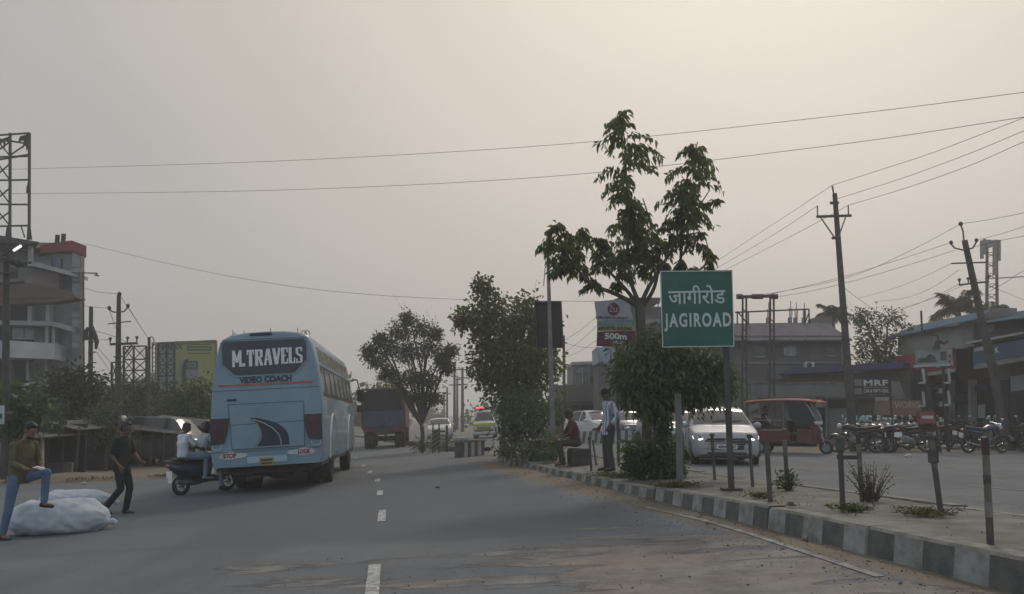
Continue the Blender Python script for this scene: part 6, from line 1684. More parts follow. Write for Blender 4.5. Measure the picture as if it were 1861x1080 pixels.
# ------------------------------------------------------------------ poles
def pole(name, label, cat, top, base, Y, r0, r1, mat=POLEC, group=None, square=False):
    t = at(top[0], top[1], Y); bx = at(base[0], base[1], Y); g0 = Vector((bx.x, Y, G(bx.x, Y) - .1))
    o = thing(name, label, cat, (0, 0, 0), 0, group)
    m = MB(); m.tube([g0, g0.lerp(t, .5), t], [r0, (r0 + r1) / 2, r1], 10); m.build('pole', mat, o, smooth=50); return o
def arm(o, x0, y0, x1, y1, Y, w_=.09, ins=(), mat=POLEC, hgt=.16, dy=-.12):
    a = bar(MB(), x0, y0, x1, y1, Y + dy, w_).build('cross_arm', mat, o)
    for px, py in ins:
        c = at(px, py, Y + dy); m = MB(); m.tube([c - V(0, 0, .02), c + V(0, 0, hgt * .45), c + V(0, 0, hgt)], [.02, .03, .025], 6); m.ell(c + V(0, 0, hgt), (.065, .065, .055), seg=10, rings=6); m.build('insulator', PORC, a, smooth=True)
def bent(o, pts, Y, r=.025, ins=()):
    m = MB(); m.tube([at(x, y, Y - .12) for x, y in pts], r, 6); a = m.build('cross_arm', POLEC, o)
    for px, py in ins:
        c = at(px, py, Y - .12); m = MB(); m.ell(c, (.07, .07, .085), seg=10, rings=6); m.build('insulator', PORC, a, smooth=True)
# left: dark pole with the lit tube lamp
o = pole('lamp_pole', 'dark pole at the left edge carrying a lit white tube lamp', 'lamp post', (12, 458), (12, 850), 25, .11, .09)
m = MB(); m.tube([at(10, 470, 24.9), at(2, 466, 24.6), at(22, 454, 24.0)], .025, 6); m.build('lamp_arm', POLEC, o)
m = MB(); m.span(at(23, 455, 23.9), at(39, 445.5, 23.9), .09, .06, up=(0, 1, 0)); lf = m.build('lamp_shade', POLEG, o)
m = MB(); m.span(at(24.5, 455.8, 23.85), at(38.5, 447, 23.85), .055, .03, up=(0, 1, 0)); m.build('lit_tube', LIT, lf)
arm(o, -10, 472, 38, 474, 25, .08); arm(o, -10, 497, 30, 496, 25, .06); arm(o, -10, 517, 45, 513, 25, .06); 
m = MB(); c = at(34, 478, 24.9); m.ell(c, (.13, .12, .13)); m.tube([c + V(-.2, 0, .05), c + V(.2, 0, -.05)], .1, 8); m.build('junction_box', IRON, o)
# street lamp on the corner of the building
o = pole('street_lamp', 'slim street lamp with a small pendant head by the stair tower', 'street lamp', (151, 494), (152, 850), 44, .06, .04)
m = MB(); m.tube([at(131, 496, 43.9), at(151, 496, 43.9), at(177, 497, 43.9)], .035, 6); m.build('lamp_arm', POLEC, o)
m = MB(); c = at(176, 500, 43.9); m.tube([c + V(0, 0, .06), c, c - V(0, 0, .05)], [.03, .10, .12], 10); m.build('lamp_head', POLEG, o)
# stubby pole with the tangle of cloth and wire
o = pole('power_pole', 'blunt pole hung with a tangle of fittings beside the building', 'pole', (165.5, 558), (163, 838), 40, .12, .09)
m = MB(); 
for pts in (((167, 592), (172, 610), (176, 622), (174, 635)), ((160, 595), (155, 605), (157, 618))):
    m.tube([at(x, y, 39.8) for x, y in pts], [.06, .12, .10, .05][:len(pts)], 7)
m.build('cable_bundle', IRON, o, smooth=True)
for y in (622, 641, 660): bar(MB(), 160, y, 175, y - 1, 39.85, .05).build('step_bracket', POLEC, o)
# tall two-armed pole
o = pole('power_pole', 'tall power pole with two cross arms left of the yellow hoarding', 'pole', (216, 537), (213.5, 846), 33, .15, .075)
bent(o, [(199, 563), (205, 567), (215, 568), (226, 566), (232, 559)], 33, .028, ((198.5, 560), (232.5, 556)))
arm(o, 196, 589, 238, 584, 33, .035)
arm(o, 200, 626, 249, 624, 33, .085, ((200, 623), (231.5, 622), (248.5, 621)))
bar(MB(), 240, 627, 224, 647, 32.9, .05).build('brace', POLEC, o); m = MB(); m.tube([at(216.5, 540, 33), at(217, 535, 33)], .05, 8); m.ell(at(217, 534.5, 33), (.08, .08, .09)); m.build('pole_top', PORC, o)
arm(o, 207, 649, 223, 648, 33, .05)
o = pole('power_pole', 'plain dark pole standing against the lattice frames', 'pole', (271, 613), (270, 836), 44, .10, .07)
m = MB(); m.tube([at(271 + 5 * math.cos(a) + 4, 622 + 10 * math.sin(a), 43.9) for a in [2 * math.pi * i / 12 for i in range(13)]], .025, 5); m.build('cable_loop', IRON, o)
# far poles down the road
for i, (px, yt, Y, arms) in enumerate(((826, 672, 95, ((818, 836, 672), (819, 833, 684), (816, 836, 700))), (840.5, 668, 90, ((832, 850, 672), (832, 852, 687), (830, 850, 699))), (831, 686, 110, ((825, 838, 690),)), (812.5, 704, 120, ((806, 820, 716),)), (807, 716, 135, ((803, 812, 728),)))):
    o = pole('power_pole', ['tall far pole with three cross arms left of its twin, beyond the gap', 'tall far pole with three cross arms, right of the pair beyond the gap', 'thin far pole between the two tall far poles', 'small distant pole with one cross arm left of the far pair', 'smallest distant pole at the vanishing road'][i], 'pole', (px, yt), (px, 790), Y, .17, .12, POLEC, 'distant power poles down the road')
    for x0, x1, y in arms: arm(o, x0, y, x1, y, Y, .12)
o = pole('power_pole', 'thin dark pole just right of the dark board', 'pole', (1024.5, 610), (1026, 800), 50, .10, .07); arm(o, 1021, 624, 1031, 623, 50, .06)
# median light pole with the dark board
o = pole('street_light_pole', 'slim pale street light pole on the median beside the dark board', 'lamp post', (995, 432), (1006, 830), 25.5, .085, .045, POLEG)
m = MB(); m.tube([at(992, 470, 25.4), at(988, 520, 25.4)], .012, 5); m.build('stay', IRON, o)
bd = thing('advert_board', 'plain dark rectangular board on the pole, seen from its back', 'board'); PB = PL(974, 26.0, 1023, 25.6)
part('panel', M('dark_board_back', (.03, .028, .032), (.022, .02, .024), scale=2, rough=.8), bd, [(975, 632), (1023, 631), (1019, 549), (973, 550)], PB, 0, .06)
mb = MB(); 
for a, c in (((975, 632), (1023, 631)), ((1023, 631), (1019, 549)), ((1019, 549), (973, 550)), ((973, 550), (975, 632))): mb.span(on(*a, PB, .02), on(*c, PB, .02), .05, .09, up=(0, 1, 0))
mb.build('board_frame', IRON, bd)
# right-hand power poles
o = pole('power_pole', 'tall leaning black power pole with one braced cross arm, behind the rickshaw', 'pole', (1517, 352), (1552, 815), 32, .16, .085)
m = MB(); m.tube([at(1516, 358, 32), at(1512.5, 338, 32)], .03, 6); m.build('pole_top', POLEC, o)
bar(MB(), 1509, 369, 1524, 369, 31.9, .09).build('collar', POLEC, o)
arm(o, 1484, 394, 1547, 392, 32, .085); 
for x, y in ((1486, 392), (1542, 391)): 
    m = MB(); m.tube([at(x, y, 31.88), at(x - .5, y - 18, 31.88)], .025, 6); m.build('insulator_pin', POLEG, o)
for x, y in ((1491, 395), (1537, 394)): bar(MB(), x, y, 1518 + (6 if x > 1500 else -2), 431, 31.85, .04).build('brace', POLEG, o)
bar(MB(), 1512, 433, 1526, 432, 31.9, .09).build('collar', POLEC, o)
o = pole('power_pole', 'strongly leaning concrete pole with insulator arms at the right', 'pole', (1753, 437), (1836, 812), 33, .20, .105)
m = MB(); m.tube([at(1752, 440, 33), at(1750, 420, 33), at(1746, 408, 33)], .03, 6); m.ell(at(1746, 407, 33), (.08, .08, .09)); m.build('pole_top', PORC, o)
bent(o, [(1729, 444), (1735, 451), (1752, 455), (1768, 451), (1774, 441)], 33, .03, ((1728.5, 441), (1774.5, 437)))
arm(o, 1729, 479, 1793, 477, 33, .05); arm(o, 1743, 518, 1797, 512, 33, .06, ((1744, 516), (1760, 514), (1796, 510))) 
for y in (478, 477): pass
# transformer H-frame
o = thing('transformer_frame', 'two-legged lattice transformer frame with drum insulators right of the green sign', 'frame')
for x in (1353, 1403):
    mb = MB(); 
    for d in (-4.5, 4.5): bar(mb, x + d, 760, x + d * .7, 538, 38, .07)
    for k in range(11): bar(mb, x - 4, 560 + k * 18, x + 4, 569 + k * 18, 38, .035)
    mb.build('lattice_leg', IRON, o)
bar(MB(), 1342, 540, 1411, 538, 37.9, .13).build('cross_arm', IRON, o)
for x in (1344, 1372, 1381, 1408):
    m = MB(); c = at(x, 539, 37.85); m.tube([c + V(-.12, 0, 0), c + V(.12, 0, 0)], .12, 10); m.build('drum_insulator', PORC, o, smooth=30)
bar(MB(), 1336, 568, 1470, 562, 38.2, .06).build('tie_rail', IRON, o)
for q in (((1340, 566, 1340, 590), (1360, 566, 1360, 590), (1340, 566, 1360, 590)), ((1462, 562, 1462, 588), (1470, 562, 1471, 588), (1470, 570, 1462, 588))):
    mb = MB()
    for x0, y0, x1, y1 in q: bar(mb, x0, y0, x1, y1, 38.3, .05)
    mb.build('side_frame', IRON, o)
# telecom mast
o = thing('telecom_mast', 'lattice telecom mast with panel antennas behind the leaning pole', 'mast')
mb = MB(); Ym = 75
for x0, x1 in ((1791, 1793), (1813, 1810)): bar(mb, x0, 790, x1, 436, Ym, .12); bar(mb, x0 + 4, 790, x1 + 2, 436, Ym + 1, .1)
for k in range(18): y = 440 + k * 19; bar(mb, 1792, y, 1811, y + 10, Ym, .06); bar(mb, 1811, y, 1792, y + 10, Ym, .06); bar(mb, 1792, y, 1811, y, Ym, .05)
mb.build('lattice', IRON, o)
for x, y0, y1, w_ in ((1783, 437, 470, 5), (1788, 434, 462, 4), (1806, 436, 500, 6), (1815, 436, 474, 4)): part('antenna_panel', POLEG, o, rect(x, x + w_, y0, y1), YP(Ym - .6), 0, .2)
m = MB(); c = at(1796, 444, Ym - .5); m.tube([c, c + V(0, -.3, 0)], .35, 14); m.build('dish_antenna', POLEG, o)
arm(o, 1790, 507, 1861, 503, Ym, .08)

# ------------------------------------------------------------------ wires: each one a thing
def wire(label, pts, r=.011, group=None):
    P_ = [tuple(at(*q)) for q in pts]; n = (len(P_) - 1) * 8
    m = MB(); c = [Vector(catmull(P_, i / n)) for i in range(n)] + [Vector(P_[-1])]
    m.tube(c, r * .8, 5); o = m.build('overhead_wire', WIREM, smooth=True); return tag(o, label, 'wire', group)
wire('upper of the two long wires crossing the whole sky', [(-60, 309, 42), (55, 307, 41), (500, 293, 36), (1000, 264, 30), (1500, 213, 25), (1861, 168, 21.5), (2010, 148, 20)])
wire('lower of the two long wires crossing the whole sky', [(-60, 352, 42), (55, 352, 41), (500, 346, 36), (1000, 321, 30), (1500, 266, 25), (1861, 213, 21.5), (2010, 191, 20)])
wire('sagging wire running from the red parapet down to the dark board', [(155, 443, 46), (300, 478, 44), (450, 508, 42), (600, 529, 40), (800, 543, 38), (1080, 548, 36), (1200, 545, 35)])
wire('topmost wire rising right from the tip of the black power pole', [(1512, 337, 32), (1600, 309, 30), (1700, 276, 27), (1861, 214, 23), (1990, 160, 21)])
wire('middle wire rising right from the black power pole', [(1520, 362, 32), (1640, 324, 29), (1760, 280, 26), (1861, 238, 23), (1990, 186, 21)])
wire('lowest wire rising right from the arm of the black power pole', [(1542, 373, 32), (1640, 344, 29), (1760, 302, 26), (1861, 258, 23), (1990, 206, 21)])
wire('topmost wire descending left from the tip of the black power pole', [(1512, 337, 32), (1440, 385, 36), (1360, 437, 42), (1280, 490, 48)])
wire('wire descending left from the left pin of the black power pole', [(1486, 374, 32), (1420, 418, 36), (1350, 460, 42), (1270, 507, 48)])
wire('wire descending left from the right pin of the black power pole', [(1542, 373, 32), (1460, 418, 36), (1390, 454, 41), (1290, 505, 48)])
wire('short wire leaving the tip of the leaning concrete pole to the right', [(1746, 407, 33), (1800, 399, 31), (1861, 387, 28), (1960, 366, 25)])
wire('wire leaving the right insulator of the leaning pole to the right', [(1774, 437, 33), (1820, 425, 31), (1861, 412, 28), (1960, 380, 25)])
wire('lowest wire leaving the leaning pole to the right', [(1760, 452, 33), (1820, 437, 31), (1861, 429, 28), (1960, 405, 25)])
wire('topmost wire from the leaning pole to the transformer frame', [(1746, 407, 33), (1650, 458, 34), (1545, 503, 36), (1420, 530, 37.5), (1345, 540, 38)])
wire('middle wire from the leaning pole to the transformer frame', [(1728, 441, 33), (1640, 470, 34), (1540, 501, 36), (1440, 526, 37.5), (1378, 539, 38)])
wire('lowest wire from the leaning pole to the transformer frame', [(1735, 455, 33), (1650, 482, 34), (1550, 511, 36), (1470, 530, 37.5), (1408, 540, 38)])
for i, (x0, y0, x1, y1, sg) in enumerate(((1729, 479, 1560, 542, 6), (1744, 516, 1632, 565, 3), (1760, 514, 1640, 560, 3), (1744, 490, 1590, 548, 14))):
    wire(['slack thin wire below the leaning pole, highest of four', 'taut thin wire from the low arm of the leaning pole, left one', 'taut thin wire from the low arm of the leaning pole, right one', 'most slack of the thin wires below the leaning pole'][i], [(x0, y0, 33), ((2 * x0 + x1) / 3, (2 * y0 + y1) / 3 + sg, 35), ((x0 + 2 * x1) / 3, (y0 + 2 * y1) / 3 + sg, 38), (x1, y1, 42)], .009)
wire('guy wire slanting down right from the black power pole', [(1533, 522, 32), (1560, 543, 34), (1588, 562, 36), (1640, 590, 40)], .01)
wire('wire from the leaning pole to the telecom mast roof', [(1760, 500, 33), (1800, 520, 40), (1861, 545, 45)], .01)
wire('wire from the concrete pole rising past the mast', [(1780, 540, 33), (1830, 512, 33), (1861, 492, 33), (1960, 445, 33)], .01)
for i, q in enumerate((((153, 524, 44), (180, 531, 40), (216, 534, 33)), ((153, 556, 44), (180, 559, 40), (198, 560, 33)), ((217, 535, 33), (245, 578, 38), (268, 613, 44)), ((232, 557, 33), (250, 585, 38), (270, 616, 44)), ((170, 601, 40), (200, 609, 37), (231, 622, 33)), ((173, 618, 40), (200, 618, 37), (200, 621, 33)), ((176, 640, 40), (190, 660, 41), (205, 680, 44), (240, 700, 52)), ((176, 630, 40), (195, 652, 41), (214, 672, 44), (250, 695, 52)), ((198, 562, 33), (212, 600, 38), (228, 640, 46), (246, 672, 55)), ((249, 622, 33), (258, 640, 40), (272, 655, 44)))):
    wire(['upper wire between the stair tower and the two-armed pole', 'lower wire between the stair tower and the two-armed pole', 'wire from the top of the two-armed pole to the plain pole', 'wire from the right insulator of the two-armed pole to the plain pole', 'wire from the tangled pole to the low arm of the two-armed pole', 'short level wire between tangled pole and two-armed pole', 'left wire slanting down from the tangled pole to the trees', 'right wire slanting down from the tangled pole to the trees', 'wire slanting from the left insulator of the two-armed pole behind it', 'short wire from the low arm of the two-armed pole to the plain pole'][i], list(q), .012)
for i, (a, c) in enumerate((((1027, 640, 50), (1085, 592, 40)), ((1027, 650, 50), (1085, 618, 40)), ((1027, 618, 50), (1085, 575, 40)), ((1028, 624, 50), (1085, 632, 40)))):
    wire(['second of the thin wires left of the red restaurant sign', 'third thin wire left of the red restaurant sign', 'highest thin wire left of the red restaurant sign', 'lowest, drooping thin wire left of the red restaurant sign'][i], [a, ((a[0] + c[0]) / 2, (a[1] + c[1]) / 2 + 3, 45), c], .011)

# ------------------------------------------------------------------ green place-name sign on two posts
SGR = M('sign_green', (.022, .105, .082), (.018, .082, .066), scale=2.2, rough=.45, grime=.3)
SLET = M('sign_letter_white', (.50, .56, .55), (.42, .48, .47), scale=6, rough=.5)
sg = thing('place_name_sign', 'green road sign reading JAGIROAD in two scripts on posts in the median', 'road sign')
PS = PL(1200, 12.9, 1334, 12.75)
part('panel', SGR, sg, [(1204, 632), (1335, 630), (1331, 491), (1199, 492)], PS, 0, .012)
mb = MB()
cs = [(1204.5, 631), (1334, 629), (1330, 492.5), (1200.5, 493.5)]
for a, c in zip(cs, cs[1:] + cs[:1]): mb.span(on(*a, PS, .006), on(*c, PS, .006), .012, .012, up=(0, 1, 0))
mb.build('border', SLET, sg)
ptext('जागीरोड', 1266, 541, 104, 26, PS, .004, SLET, sg, bold=.012)
text_o = ptext('JAGIROAD', 1269, 583, 122, 24, PS, .004, SLET, sg, bold=.042, spc=1.22)
for (x, yt, yb, mt_, w_) in ((1316.5, 495, 897, POLEC, .075),):
    q = med(x, yb); m = MB(); t = on(1314, yt, PS, -.05); q = Vector((t.x + .02, t.y, q.z)); m.span(q, t, w_, w_, up=(0, 1, 0)); m.build('post', mt_, sg)
    m = MB(); m.box((q.x, q.y, q.z + .01), (.28, .2, .03)); m.build('base_plate', POLEC, sg)
q = med(1236, 884); m = MB(); t = at(1232, 716, q.y); m.span(q, Vector((t.x, q.y, t.z)), .09, .09, up=(0, 1, 0)); m.build('post', M('grey_concrete_post', (.2, .195, .185), (.13, .127, .12), scale=4, rough=.9, grime=.4), sg)
# red and grey restaurant board on the median
rs = thing('restaurant_sign', 'grey, teal and maroon restaurant board reading 500m AHEAD beside the tree fork', 'sign')
PR = PL(1080, 21.6, 1160, 21.9)
GRYS = M('sign_grey_white', (.30, .31, .34), (.25, .26, .29), scale=3, rough=.6, grime=.2); MARS = M('sign_maroon', (.10, .024, .036), (.075, .02, .03), scale=3, rough=.6)
part('panel', GRYS, rs, [(1086, 583), (1151, 581), (1142, 543), (1081, 548)], PR, 0, .04)
part('teal_band', M('sign_teal', (.06, .21, .22), (.05, .17, .18), rough=.6), rs, [(1086, 592.5), (1152, 590.5), (1151, 581.5), (1086, 583.5)], PR, 0, .04)
part('yellow_band', M('sign_pale_yellow', (.27, .255, .15), (.22, .21, .12), rough=.6), rs, [(1086, 603), (1152, 601), (1152, 591), (1086, 593)], PR, 0, .04)
part('maroon_band', MARS, rs, [(1085, 629.5), (1157, 629), (1154, 601.5), (1086, 603.5)], PR, 0, .04)
m = MB(); c = on(1115, 562, PR); m.tube([c + PR[1] * .005, c - PR[1] * .02], .16, 28); m.build('round_emblem', MARS, rs, smooth=30)
ptext('2u', 1114, 562, 15, 13, PR, .012, GRYS, rs); ptext('24x RESTAURANT', 1114, 578, 56, 4.5, PR, .006, MATS['dark_board_back'], rs, bold=.02)
ptext('PURE VEG RESTAURANT', 1118, 587.5, 62, 6, PR, .006, GRYS, rs, bold=.03); ptext('JAIN HOTEL BUILDING', 1118, 597.2, 62, 6, PR, .006, MATS['dark_board_back'], rs, bold=.03)
ptext('500m', 1119, 612, 40, 10.5, PR, .006, SLET, rs, bold=.05); ptext('AHEAD', 1121, 622.5, 23, 5, PR, .006, SLET, rs, bold=.02)
q = on(1122, 700, PR, -.08); m = MB(); m.tube([Vector((q.x, q.y, G(q.x, q.y) + .1)), on(1120, 556, PR, -.07)], .04, 8); m.build('post', POLEC, rs)

# ------------------------------------------------------------------ delineator posts on the median
YST = M('faded_yellow_paint', (.165, .158, .128), (.115, .11, .09), scale=8, rough=.8, grime=.5); RST = M('faded_red_paint', (.075, .042, .042), (.055, .035, .035), scale=8, rough=.8, grime=.3)
PGREY = M('post_grey_paint', (.092, .09, .084), (.058, .056, .053), scale=7, rough=.85, grime=.5)
GP_ = 'marker posts standing along the median'
def post(label, bx, by, tx, ty, w_, bands, cap=None, extra=None):
    q = med(bx, by); t = at(tx, ty, q.y); o = thing('marker_post', label, 'post', group=GP_); q = q - V(0, 0, .04)
    n = len(bands)
    for i, (u0, u1, mt_) in enumerate(bands): 
        m = MB(); m.tube([q.lerp(t, u0), q.lerp(t, u1)], w_ / 2 + .002 * (i % 2), 10); m.build('painted_band', mt_, o, smooth=50)
    if cap: m = MB(); m.box(t, (w_ * 1.35, w_ * 1.35, .05)); m.build('cap', cap, o)
    if extra: extra(o, q, t)
    return o
def stub(o, q, t): 
    m = MB(); a = q.lerp(t, .74); m.box(a + V(.07, 0, 0), (.2, .07, .045)); m.build('bracket', POLEC, o); m = MB(); m.box(t - V(0, 0, .07), (.08, .075, .16), bev=.01); m.build('collar', PGREY, o)
def clamp(o, q, t):
    m = MB(); a = q.lerp(t, .72); m.box(a, (.085, .08, .14), bev=.01); m.build('clamp', PGREY, o)
    m = MB(); a = q.lerp(t, .95); m.box(a, (.13, .12, .03)); m.build('collar', PGREY, o)
post('striped marker post nearest us at the right, with a faded red top', 1800, 988, 1790, 795, .055, [(0, .28, PGREY), (.28, .42, KTOP), (.42, .58, YST), (.58, .66, PGREY), (.66, .84, YST), (.84, 1, RST)])
post('leaning post with a yellow clamp, second from the right', 1711, 935, 1690, 786, .058, [(0, .6, PGREY), (.6, 1, YST)], extra=clamp)
post('dark post with a side bracket near its top, third post from the right', 1532, 926, 1526, 796, .058, [(0, 1, PGREY)], extra=stub)
post('thin post with red and yellow bands rising out of the dry weed', 1567, 911, 1559, 790, .055, [(0, .3, PGREY), (.3, .42, YST), (.42, .54, PGREY), (.54, .66, YST), (.66, .74, PGREY), (.74, .86, YST), (.86, 1, RST)])
post('plain dark post just right of the silver hatchback', 1400, 911, 1393, 800, .06, [(0, 1, PGREY)])
post('thin post with yellow top and green weed at its foot, right of the hatchback', 1431, 890, 1426, 800, .06, [(0, .7, PGREY), (.7, 1, YST)])
post('thin dark post in front of the hatchback grille', 1368, 884, 1362, 793, .05, [(0, 1, PGREY)], cap=POLEC)
post('thin dark post in front of the hatchback left headlight', 1299, 871, 1294, 791, .05, [(0, 1, PGREY)], cap=POLEC)
post('short dark post in front of the man in the striped shirt', 1075, 856, 1071, 797, .05, [(0, 1, PGREY)], cap=POLEC)
post('short leaning dark post just behind the post by the striped-shirt man', 1084, 845, 1077, 800, .045, [(0, 1, PGREY)])
# dry weeds and tufts round them
def weed(label, px, py, r_, h, n, leaf, seed, L_=.09, W_=.02, stalk=True):
    q = med(px, py); o = thing('weed_clump', label, 'weed', tuple(q)); g_ = np.random.default_rng(seed); P = []; D = []; m = MB()
    for i in range(n):
        a = g_.uniform(0, 6.28); rr_ = r_ * g_.random() ** .7; tip = Vector((math.cos(a) * rr_ * 1.3, math.sin(a) * rr_ * .8, h * g_.uniform(.4, 1.0))); b0 = Vector((math.cos(a) * rr_ * .25, math.sin(a) * rr_ * .2, 0))
        if stalk: m.tube([b0, b0.lerp(tip, .5) + Vector((0, 0, h * .08)), tip], [.006, .004, .002], 4)
        for k in range(5): P.append(b0.lerp(tip, .15 + .17 * k)); D.append(Vector((g_.normal(), g_.normal(), .6)))
    if stalk: m.build('stalk', TWIG, o)
    leaves('foliage', P, D, L_, W_, leaf, o, seed, .1); return o
LF_DRY = leafmat('dry_weed_leaf', (.14, .11, .055), (.06, .05, .03), .25)
weed('dry brown weed clump at the foot of the red-banded post', 1585, 912, .30, .50, 46, LF_DRY, 51, .055, .02)
weed('green weed growing at the foot of the yellow-topped post', 1434, 892, .22, .32, 26, LF_MID, 52, .11, .03)
weed('patch of short grass by the bracketed post', 1550, 930, .28, .09, 70, LF_MID, 53, .08, .012, False)
weed('patch of dry grass at the foot of the leaning clamp post', 1680, 938, .36, .09, 70, LF_DRY, 54, .09, .012, False)
weed('low grass patch by the plain post next to the hatchback', 1385, 905, .22, .07, 50, LF_DRY, 55, .07, .012, False)
weed('grass along the kerb in front of the striped-shirt man', 1130, 868, .6, .10, 150, LF_MID, 56, .09, .014, False)
weed('grass at the concrete sign post foot', 1225, 886, .45, .10, 110, LF_DRY, 57, .09, .014, False)

# ------------------------------------------------------------------ barrier at the median nose, hazard board, striped wall
bar_ = thing('concrete_barrier', 'black and white concrete barrier block at the near end of the median', 'barrier')
p0, p1_ = gp(831, 833), gp(893, 826)
ang = math.atan2(p1_.y - p0.y, p1_.x - p0.x); L_ = 1.75; c0 = Vector((p0.x, p0.y + .25, G(p0.x, p0.y)))
def bbox(name, mat, u0, u1, z0, z1, d=.36, dy=0.0):
    m = MB(); d_ = Vector((math.cos(ang), math.sin(ang), 0)); c = c0 + d_ * (u0 + u1) / 2 + V(0, dy, (z0 + z1) / 2); m.box(c, (u1 - u0, d, z1 - z0), rz=ang, bev=.012); return m.build(name, mat, bar_)
for i in range(7): bbox('painted_stripe', [KBLK, M('fresh_white_stripe', (.42, .42, .41), (.34, .34, .33), scale=5, rough=.8)][i % 2], i * .2, i * .2 + .2, 0, .56, .30)
bbox('cap', KTOP, -.05, 1.46, .56, .64, .36); bbox('cap_block', M('pale_cap_block', (.42, .42, .41), (.34, .34, .33), rough=.85), .02, .42, .64, .73, .3)
for i, (px, py) in enumerate(((875, 800), (893, 800))):
    pass
hz = thing('hazard_board', 'yellow and black striped hazard board on the far median nose', 'hazard sign')
PH = YP(38); 
part('panel', YST, hz, rect(785, 800, 781, 812), PH, 0, .03)
for k in range(4): part('black_stripe', BLK, hz, [(785, 792 + k * 8 - 4), (800, 782 + k * 8 - 4), (800, 786 + k * 8 - 4), (785, 796 + k * 8 - 4)], PH, .004, .003)
for x in (787, 798): q = at(x, 770, 38.05); m = MB(); m.tube([Vector((q.x, 38.05, G(q.x, 38) - .1)), q], .03, 6); m.build('post', IRON, hz)
for px in (768, 812):
    q = at(px, 800, 38.6); o = thing('bollard', 'dark bollard at the left of the hazard board' if px < 790 else 'dark bollard at the right of the hazard board', 'bollard'); m = MB(); m.tube([Vector((q.x, 38.6, G(q.x, 38) - .05)), at(px, 776, 38.6)], .05, 8); m.build('post', IRON, o); m = MB(); m.ell(at(px, 775, 38.6), .06); m.build('cap', YST, o)
# mounded far median
mb = MB(); rgs = []
for i in range(40):
    y = 37.3 + i * 1.2; x = kerb_x(y) + 1.2; w_ = min(1.2, .4 + i * .3)
    rgs.append([Vector((x + u * w_, y, G(x, y) + .0 + (.16 if abs(u) < 1 else -.05) + .07 * mnoise.noise(Vector((x + u, y, 0))))) for u in (-1, -.99, -.6, -.2, .2, .6, .99, 1)])
mb.loft(rgs, cap=False, closed=False); tag(mb.build('far_median', MEDM), kind='structure')
tree('planter_bush', 'low dusty bush on the far median at the foot of the big round tree', Vector((at(790, 815, 39.5).x, 39.5, G(-3, 39.5))), at(790, 805, 39.5), [B(775, 808, 39.3, .45, .22), B(800, 808, 39.3, .45, .22), B(760, 812, 40, .4, .25), B(815, 800, 40, .4, .3)], 700, .12, .05, LF_GREY, 61, .03, cat='bush', shell=.3)
sw = thing('striped_barrier', 'long low black and white striped wall across the road behind the median', 'barrier')
PW1 = PL(1040, 38, 1092, 39.2); PW2 = PL(1092, 39.2, 1230, 37.5)
for i in range(9): part('painted_stripe', [KBLK, M('fresh_white_stripe', (.42, .42, .41), (.34, .34, .33), scale=5, rough=.8)][i % 2], sw, [(1046 + i * 5.5 + 0, 806), (1051.5 + i * 5.5, 806), (1054.5 + i * 5.5, 784), (1049 + i * 5.5, 784)], PW1, 0, .2)
for i in range(20): part('painted_stripe', [KBLK, MATS['fresh_white_stripe']][i % 2], sw, rect(1098 + i * 6.2, 1104.2 + i * 6.2, 783, 800 if i > 4 else 804), PW2, 0, .2)
# low dark walls of the median bed
lw = thing('planter_wall', 'low dark planter wall on the median left of the light pole', 'planter'); 
part('wall', BLK2, lw, [(960, 838), (1013, 842), (1013, 801), (975, 802)], YP(24.6), 0, .5); part('coping', KTOP, lw, [(974, 803), (1013, 802), (1013, 798), (976, 799)], YP(24.5), 0, .6)
# ------------------------------------------------------------------ yellow hoarding and lattice frames, left
P60 = YP(58)
hd = thing('hoarding', 'large yellow and blue-grey advertising hoarding with green lettering left of the coach', 'hoarding')
HY = M('hoarding_yellow', (.36, .36, .14), (.30, .30, .12), scale=.6, rough=.8, grime=.25); HB = M('hoarding_blue_grey', (.26, .29, .34), (.2, .23, .27), scale=.6, rough=.8, grime=.3); HG = M('hoarding_green', (.05, .13, .10), (.04, .10, .08), scale=3, rough=.8)
part('panel', HY, hd, rect(318, 393, 620, 720), P60, 0, .15)
part('blue_panel', HB, hd, [(286, 720), (318, 720), (318, 622), (286, 624)], P60, 0, .15)
ptext('MMAX', 313, 631, 38, 9, P60, .01, HG, hd, bold=.07)
part('green_block', HG, hd, rect(340, 385, 629.5, 637.5), P60, .012, .05); part('print_line', HY, hd, rect(343, 382, 632.4, 634.4), P60, .03, .02)
part('print_line', HG, hd, rect(341, 383, 625.8, 627.2), P60, .01, .02); part('print_line', HG, hd, rect(341, 383, 641.6, 643.2), P60, .01, .02)
part('picture_panel', HB, hd, rect(326, 361, 655, 694), P60, .012, .05); part('green_block', HG, hd, rect(338, 360, 656, 672), P60, .02, .04); ptext('CCX', 349, 664, 17, 8, P60, .03, HB, hd, bold=.06)
mb = MB(); 
for a, c in (((286, 624), (393, 619.5)), ((393, 619.5), (393, 720)), ((286, 624), (286, 720))): mb.span(on(*a, P60, .03), on(*c, P60, .03), .12, .12, up=(0, 1, 0))
mb.build('panel_frame', POLEG, hd)
for x in (300, 340, 380): bar(MB(), x, 800, x, 624, 58.4, .2).build('post', IRON, hd)
part('cut_out', IRON, hd, [(332, 700), (338, 700), (338, 665), (342, 652), (335, 655), (331, 668)], P60, .05, .05)
